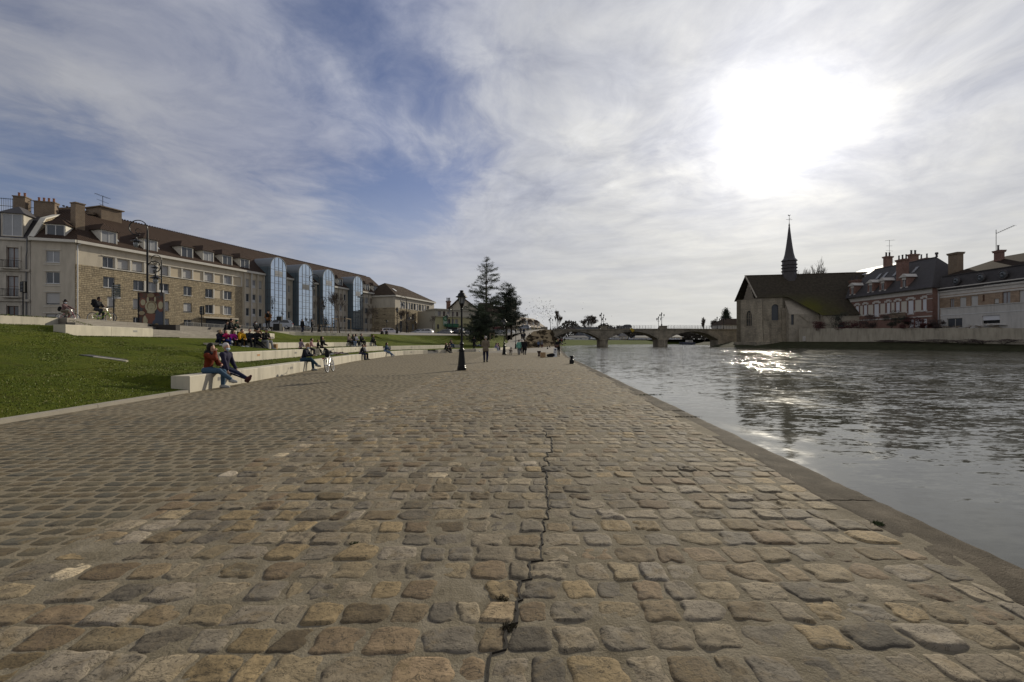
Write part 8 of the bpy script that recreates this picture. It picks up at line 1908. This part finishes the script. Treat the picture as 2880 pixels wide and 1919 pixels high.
# ---------------------------------------------------------------- bicycles
M_TYRE = mat('tyre', (.012, .012, .012), .8); M_CHROME = mat('bare_metal', (.45, .45, .45), .3, .1, metal=.9)
def bicycle(label, p, rz, frame, lean=0.0, roll=0.0, wall=None, basket=False, R_=.34, wb=1.05, step=False, steer=0.0, mud=False, zrot=None):
    r = thing('bicycle', label, 'bicycle', p, rz); r.rotation_euler = (lean, roll, rz)
    fm = mat('bike_'+'_'.join('%d' % (c*1000) for c in frame), frame, .3, .05, spec=.6)
    def wheel(x, st):
        m = MB(); m.ring((x, 0, R_), R_-.02, .022, 'y', 32, 7, rz=0); w_ = m.build('wheel', M_TYRE, r, world=False)
        m = MB(); m.ring((x, 0, R_), R_-.045, .012 if not wall else .019, 'y', 32, 5); m.build('rim', wall or M_CHROME, w_, world=False)
        m = MB(); 
        for k in range(18): a = 2*math.pi*k/18; m.bar((x, .02 if k % 2 else -.02, R_), (x+(R_-.05)*math.cos(a), 0, R_+(R_-.05)*math.sin(a)), .003)
        m.tube([(x, -.06, R_), (x, .06, R_)], .022, 8); m.build('spokes', M_CHROME, w_, world=False)
        if st and abs(st) > .01:
            for o_ in [w_]: pass
    wheel(0, 0); wheel(wb, steer)
    bb = (.40, 0, .29); st_ = (.26, 0, .74); hd_t = (wb-.22, 0, .84); hd_b = (wb-.16, 0, .66)
    m = MB(); m.tube([bb, st_], .017, 8); m.tube([bb, hd_b], .02, 8)
    if step: m.tube([(.33, 0, .52), (.62, 0, .48), hd_t], .018, 8)
    else: m.tube([(.28, 0, .68), hd_t], .019, 8)
    m.tube([hd_b, hd_t], .022, 8)
    for sd in (.05, -.05): m.tube([(0, sd, R_), (.40, sd*.5, .29)], .011, 6); m.tube([(0, sd, R_), (.28, sd*.4, .66)], .010, 6)
    m.build('frame', fm, r, world=False)
    m = MB()
    for sd in (.05, -.05): m.tube([hd_b, (wb-.10, sd, .62), (wb, sd, R_)], .014, 6)
    m.build('fork', fm, r, world=False)
    m = MB(); m.tube([hd_t, (wb-.27, 0, .98)], .014, 6); m.tube([(wb-.45, .28, 1.03), (wb-.30, .22, 1.04), (wb-.25, .06, 1.0), (wb-.25, -.06, 1.0), (wb-.30, -.22, 1.04), (wb-.45, -.28, 1.03)], .012, 6); m.build('handlebar', M_CHROME, r, world=False)
    m = MB(); m.tube([(wb-.47, .283, 1.03), (wb-.36, .25, 1.035)], .018, 6); m.tube([(wb-.47, -.283, 1.03), (wb-.36, -.25, 1.035)], .018, 6); m.build('grip', M_BLACK, r, world=False)
    m = MB(); m.tube([st_, (.23, 0, .86)], .013, 6); m.build('seat_post', M_CHROME, r, world=False)
    m = MB(); m.hexa([(.10, -.09, .86), (.36, -.02, .87), (.36, .02, .87), (.10, .09, .86)], [(.09, -.085, .92), (.37, -.022, .905), (.37, .022, .905), (.09, .085, .92)]); m.build('saddle', M_BLACK, r, world=False)
    m = MB(); m.ring((bb[0], .05, bb[2]), .09, .008, 'y', 20, 4); m.bar((bb[0], .07, bb[2]), (bb[0]+.12, .08, bb[2]-.12), .02); m.bar((bb[0], -.07, bb[2]), (bb[0]-.12, -.08, bb[2]+.12), .02); m.cbox((bb[0]+.13, .12, bb[2]-.13), (.09, .08, .025)); m.cbox((bb[0]-.13, -.12, bb[2]+.13), (.09, .08, .025)); m.bar((bb[0], .05, bb[2]+.09), (0, .05, R_+.04), .008); m.bar((bb[0], .05, bb[2]-.09), (0, .05, R_-.04), .008); m.build('crankset', M_BLACK if not step else M_CHROME, r, world=False)
    if mud:
        m = MB(); m.ring((0, 0, R_), R_+.03, .016, 'y', 18, 5, a0=.3, a1=3.0); m.ring((wb, 0, R_), R_+.03, .016, 'y', 18, 5, a0=.9, a1=3.0); m.build('mudguard', M_CHROME, r, world=False)
        m = MB(); m.box(-.30, -.07, .69, .12, .07, .71); m.tube([(-.2, .06, .7), (0, .06, R_)], .008, 5); m.tube([(-.2, -.06, .7), (0, -.06, R_)], .008, 5); m.build('luggage_rack', M_CHROME, r, world=False)
        m = MB(); m.box(-.335, -.04, .66, -.305, .04, .72); m.build('rear_light', mat('red_lens', (.25, .01, .02), .3), r, world=False)
        m = MB(); m.tube([(.36, .06, .28), (.30, .22, .02)], .009, 5); m.build('kickstand', M_CHROME, r, world=False)
    if basket: 
        m = MB(); m.hexa([(wb-.16, -.13, .80), (wb+.08, -.13, .80), (wb+.08, .13, .80), (wb-.16, .13, .80)], [(wb-.2, -.17, 1.02), (wb+.14, -.17, 1.02), (wb+.14, .17, 1.02), (wb-.2, .17, 1.02)]); m.build('basket', mat('wicker', (.22, .13, .06), .8, .3, 20), r, world=False)
    return r
bicycle('white city bicycle with pale tyre walls parked on the setts beside the bench', (-8.55, 21.1, .015), R(98), (.50, .50, .50), R(-9), 0, wall=M_WHITE, step=True, mud=True)
o = sdf_mesh('child_seat_bag', [(Vector((0, 0, 0)), Vector((0, 0, .14)), .11, .10)], .02, cloth(BLK), None); o.location = (-8.53, 21.0, .84); tag(o, 'dark bag strapped on the rack of the white bicycle', 'bag')
q = (WX(955, 33.2), 33.2); bicycle('pink bicycle lying on the grass behind the front bench', (q[0], q[1], lawn_z(*q)+.12), R(-35), (.38, .22, .24), R(78), 0)
gx_, gy_ = WX(268, 31.4), 31.2; gz = plaza_z(gx_, gy_); 
bicycle('lime green mountain bicycle with black tyres ridden on the plaza', (gx_, gy_, gz+.01), R(6), (.22, .42, .01), 0, 0, R_=.37, wb=1.15)
rg, J_, H_ = person('man in dark clothes looking down, riding the lime green bicycle', (gx_+.45*math.cos(R(6)), gy_+.45*math.sin(R(6)), gz), R(6), 'ride', h=.015, s=1.0, top=(.014, .014, .016), legs=(.03, .032, .038), shoe=(.30, .28, .28), hair='dark', skin=SKIND, P=dict(yaw=.2, pitch=.55, wL=(.24, .05, 1.20), wR=(.26, -.06, 1.16), pel=(-.20, 0, .98), lean=.22, bend=.15))
o = sdf_mesh('backpack', [(Vector((-.30, 0, 1.22)), Vector((-.34, 0, 1.52)), .15, .16), (Vector((-.45, .05, 1.3)), Vector((-.5, .05, 1.34)), .09, .09)], .02, cloth(BLK), None); o.location = rg.location; o.rotation_euler.z = rg.rotation_euler.z; tag(o, 'bulky black rucksack on the back of the lime bicycle rider', 'backpack')
wx_, wy_ = WX(168, 34.5), 34.5; wz = plaza_z(wx_, wy_); bicycle('red and white bicycle ridden behind the top wall bench', (wx_, wy_, wz+.01), R(8), (.30, .035, .06), 0, 0)
person('woman in a dark brimmed hat and mauve jacket riding the red bicycle', (wx_+.42, wy_+.05, wz), R(8), 'ride', h=.016, s=.95, top=(.16, .10, .095), legs=(.13, .115, .085), hair='brown', hat='brim', hatc=(.015, .013, .012), long=True, fem=True, mask=True, P=dict(yaw=-.7, pel=(-.20, 0, .96)))
o = sdf_mesh('shoulder_bag', [(Vector((-.42, 0, .98)), Vector((-.40, 0, 1.12)), .13, .12)], .02, cloth(BLK), None); o.location = (wx_+.42, wy_, wz); tag(o, 'black bag behind the woman on the red bicycle', 'bag')

# ---------------------------------------------------------------- cars
M_TINT = glass_mat('car_glass', (.03, .034, .038), .04); M_RUBB = mat('rubber', (.015, .015, .015), .8)
def car(label, p, rz, col, kind='hatch', group='cars parked along the upper street', simple=False):
    r = thing('parked_car', label, 'car', p, rz, group); pm = mat('car_paint_'+'_'.join('%d' % (c*100) for c in col), col, .25, .04, spec=.6)
    if kind == 'van': prof = [(-2.4, .35), (-2.45, 1.0), (-2.42, 1.95), (-2.2, 2.05), (1.0, 2.05), (1.5, 1.85), (2.05, 1.15), (2.5, .95), (2.55, .4)]; W_ = .92; gl = [(-2.2, 1.2, 1.85), (1.75, 1.2, 1.85)]
    else: prof = [(-1.95, .35), (-2.02, .75), (-1.9, 1.0), (-1.6, 1.42), (-1.2, 1.5), (.1, 1.5), (.45, 1.42), (1.1, .98), (1.9, .82), (2.02, .6), (1.98, .35)]; W_ = .84
    m = MB(); n = len(prof)
    def tw(z): return W_*(1 if z < 1.0 else 1-.18*(z-1.0)/.5) if kind != 'van' else W_*(1 if z < 1.2 else 1-.06*(z-1.2)/.8)
    L_ = [(x, -tw(z), z) for x, z in prof]; R__ = [(x, tw(z), z) for x, z in prof]
    m.add(L_+R__, [tuple(range(n))[::-1], tuple(range(n, 2*n))]+[(i, (i+1) % n, n+(i+1) % n, n+i) for i in range(n)]); b = m.build('body', pm, r, world=False)
    m = MB()
    def side(x0, x1, x2, x3, z0, z1):
        for sg in (-1, 1): m.quad((x0, sg*(tw(z0)+.004), z0), (x1, sg*(tw(z0)+.004), z0), (x2, sg*(tw(z1)+.004), z1), (x3, sg*(tw(z1)+.004), z1))
    if kind == 'van': side(.5, 1.75, 1.45, .5, 1.15, 1.75); m.quad((1.55, -.8, 1.82), (1.55, .8, 1.82), (2.06, .86, 1.2), (2.06, -.86, 1.2)); 
    else:
        side(-1.6, -.2, -.2, -1.35, 1.0, 1.4); side(-.12, .85, .42, -.12, 1.0, 1.4)
        m.quad((.5, -.68, 1.43), (.5, .68, 1.43), (1.1, .80, 1.015), (1.1, -.80, 1.015)); m.quad((-1.63, -.68, 1.42), (-1.63, .68, 1.42), (-1.92, .78, 1.03), (-1.92, -.78, 1.03))
    m.build('window', M_TINT, r, world=False)
    for x in ((-1.2, 1.3) if kind != 'van' else (-1.5, 1.65)):
        for sg in (-1, 1): m = MB(); m.xf = None; m.ring((x, sg*(W_-.08), .31), .22, .1, 'y', 16, 6); w_ = m.build('wheel', M_RUBB, r, world=False); m = MB(); m.ring((x, sg*(W_-.03), .31), .1, .08, 'y', 12, 5); m.build('rim', M_CHROME, w_, world=False)
    for sg in (-1, 1): x = prof[-2][0]-.06; m = MB(); m.ball((x, sg*.62, .72), (.1, .18, .09), 8, 5); m.build('headlight', M_LGLASS, r, world=False); m = MB(); m.box(prof[0][0]-.09, sg*.7-.1, .75, prof[0][0]+.06, sg*.7+.1, .95); m.build('tail_light', mat('red_lens', (.25, .01, .02), .3), r, world=False)
    return r
car('white hatchback in front of the corner building', (WX(1196, 112), 112, 3.15), R(170), (.62, .62, .62)); car('silver hatchback half hidden by the white one in front of the corner building', (WX(1180, 114), 114, 3.15), R(172), (.30, .32, .35))
car('white car with red parts behind the pair on the lawn edge', (WX(1097, 100), 100, 3.0), R(20), (.60, .55, .56)); car('grey car parked in front of the green shop', (WX(1252, 118), 118, 3.2), R(160), (.16, .17, .19)); car('dark car between the grey car and the white van', (WX(1285, 120), 120, 3.2), R(170), (.02, .02, .025))
car('white van right of the green shop', (WX(1305, 124), 124, 3.2), R(175), (.66, .66, .66), 'van'); car('silver-grey car behind the terrace bench and the speaker', (WX(783, 70), 70, 3.4), R(200), (.30, .32, .35))
car('white car under the conifers', (WX(1404, 128), 128, 3.3), R(30), (.62, .62, .60)); car('white car right of the pine trunk', (WX(1434, 134), 134, 3.5), R(-30), (.62, .62, .6)); car('pale blue-grey car at the top of the ramp', (WX(1474, 150), 150, 5.5), R(160), (.26, .29, .34))
car('dark car crossing the bridge', (WX(1760, 160), 160.2, 6.05), R(176), (.012, .012, .014), group='traffic on the bridge')
base_car = car('far white car through the left arch, first of the row', (WX(1592, 285), 285, 2.9), .1, (.66, .66, .66), group='far cars parked beyond the bridge')
for k, (px, lab) in enumerate(((1604, 'second far white car through the left arch'), (1670, 'far white car at the right of the left arch'), (1722, 'far white car beside the white house in the middle arch'), (1738, 'far car in front of the white house in the middle arch'), (1775, 'far car centred in the middle arch'), (1792, 'far car under the grey house in the middle arch'), (1808, 'far car left of the second pier'), (1828, 'last far car in the middle arch'), (1890, 'far car in the right arch'), (1905, 'second far car in the right arch'))):
    Y = 285 if px < 1700 else 345; dup(base_car, (WX(px, Y), Y, 2.9), rnd.uniform(-.3, .3), lab)
m = MB(); m.cbox((WX(1777, YB), YB-.4, 5.55), (1.4, .2, .9), 0, (0, .78)); tag(m.build('navigation_sign', mat('yellow_sign', (.40, .27, .02), .6)), 'yellow navigation board fixed over the middle bridge arch', 'sign')
# barge beyond the bridge
r = thing('river_barge', 'dark blue barge moored beyond the right bridge arch', 'boat', (WX(1935, 262), 262, WATER)); m = MB(); x0, x1 = WX(1917, 262)-WX(1935, 262), WX(1953, 262)-WX(1935, 262)
m.prism([(x0, -2, -.3), (x0-.8, -2, 1.6), (x1, -2, 1.3), (x1-.3, -2, -.3)], (0, 4.5, 0)); m.build('hull', mat('hull_paint', (.03, .035, .055), .5), r, world=False); m = MB(); m.box(x0+3, -1.5, 1.35, x1-1.5, 2, 2.6); m.build('cabin', M_CHALK, r, world=False); m = MB(); m.box(x0+3.3, -1.52, 1.8, x1-1.8, -1.48, 2.3); m.build('cabin_window', M_TINT, r, world=False)
# loudspeaker on the terrace
r = thing('speaker_box', 'black loudspeaker stack on the terrace beside the silver car', 'loudspeaker', (WX(781, 50), 50, 2.7)); m = MB(); m.box(-.35, -.3, 0, .35, .3, .75); m.build('cabinet', M_BLACK, r, world=False); m = MB(); m.tube([(.2, 0, .75), (.2, 0, 1.15)], .03, 6); m.box(-.05, -.15, 1.1, .45, .15, 1.55); m.build('top_box', M_BLACK, r, world=False)

# ---------------------------------------------------------------- flock of birds over the bridge head
m = MB(); m.ball((0, 0, 0), (.2, .06, .06), 6, 4); m.add([(.06, .03, .02), (-.08, .03, .02), (-.10, .42, .16), (.0, .40, .15)], [(0, 1, 2, 3)]); m.add([(.06, -.03, .02), (-.08, -.03, .02), (-.10, -.42, .16), (.0, -.40, .15)], [(0, 1, 2, 3)]); m.add([(-.18, -.03, 0), (-.18, .03, 0), (-.32, .06, 0), (-.32, -.06, 0)], [(0, 1, 2, 3)])
b0 = m.build('bird', M_BLACK, None, loc=(0, 0, 0)); tag(b0, 'small dark bird in the flock wheeling over the bridge head', 'bird', 'flock of birds over the bridge head')
q = random.Random(99); first = True
for k in range(175):
    u_, w_ = q.gauss(0, 1), q.gauss(0, 1); px = 1530+u_*24+w_*4; py = 873+w_*13+(u_*2.5 if u_ > 0 else -u_*1.0); Y = q.uniform(120, 165)
    if k > 168: px, py = q.uniform(1500, 1760), q.uniform(820, 900)
    o = b0 if first else b0.copy()
    if not first: COL.objects.link(o)
    first = False; o.location = (WX(px, Y), Y, WZ(py, Y)); o.rotation_euler = (q.uniform(-.7, .7), q.uniform(-.4, .4), q.uniform(0, 6.28)); o.scale = (q.uniform(.5, .8),)*3

# far wood beyond the bend, one mass seen under and over the arches
q = random.Random(5); V = []
for k in range(9000):
    px = q.uniform(1555, 2050); Y = q.uniform(395, 430); x = WX(px, Y); top = 5.5+3.5*float(vnoise(np.array([x*.09]), np.array([0.]), 4)[0])+2*float(vnoise(np.array([x*.4]), np.array([0.]), 9)[0])
    top += 9*math.exp(-((px-1603)/32)**2)+5*math.exp(-((px-1700)/26)**2)+3*math.exp(-((px-1745)/14)**2)
    p = Vector((x, Y, 3+top*q.random()**.8)); e = Vector((q.uniform(-1, 1), q.uniform(-1, 1), q.uniform(-1, 1))).normalized()*q.uniform(.5, 1.3); f = e.orthogonal()*.7; V += [p-e, p+f, p+e, p-f]
raw_mesh('far_wood', np.array([tuple(v_) for v_ in V]), np.arange(len(V)).reshape(-1, 4), mat('far_wood', (.055, .048, .038), .95, .35, .3, spec=.02), kind='stuff')
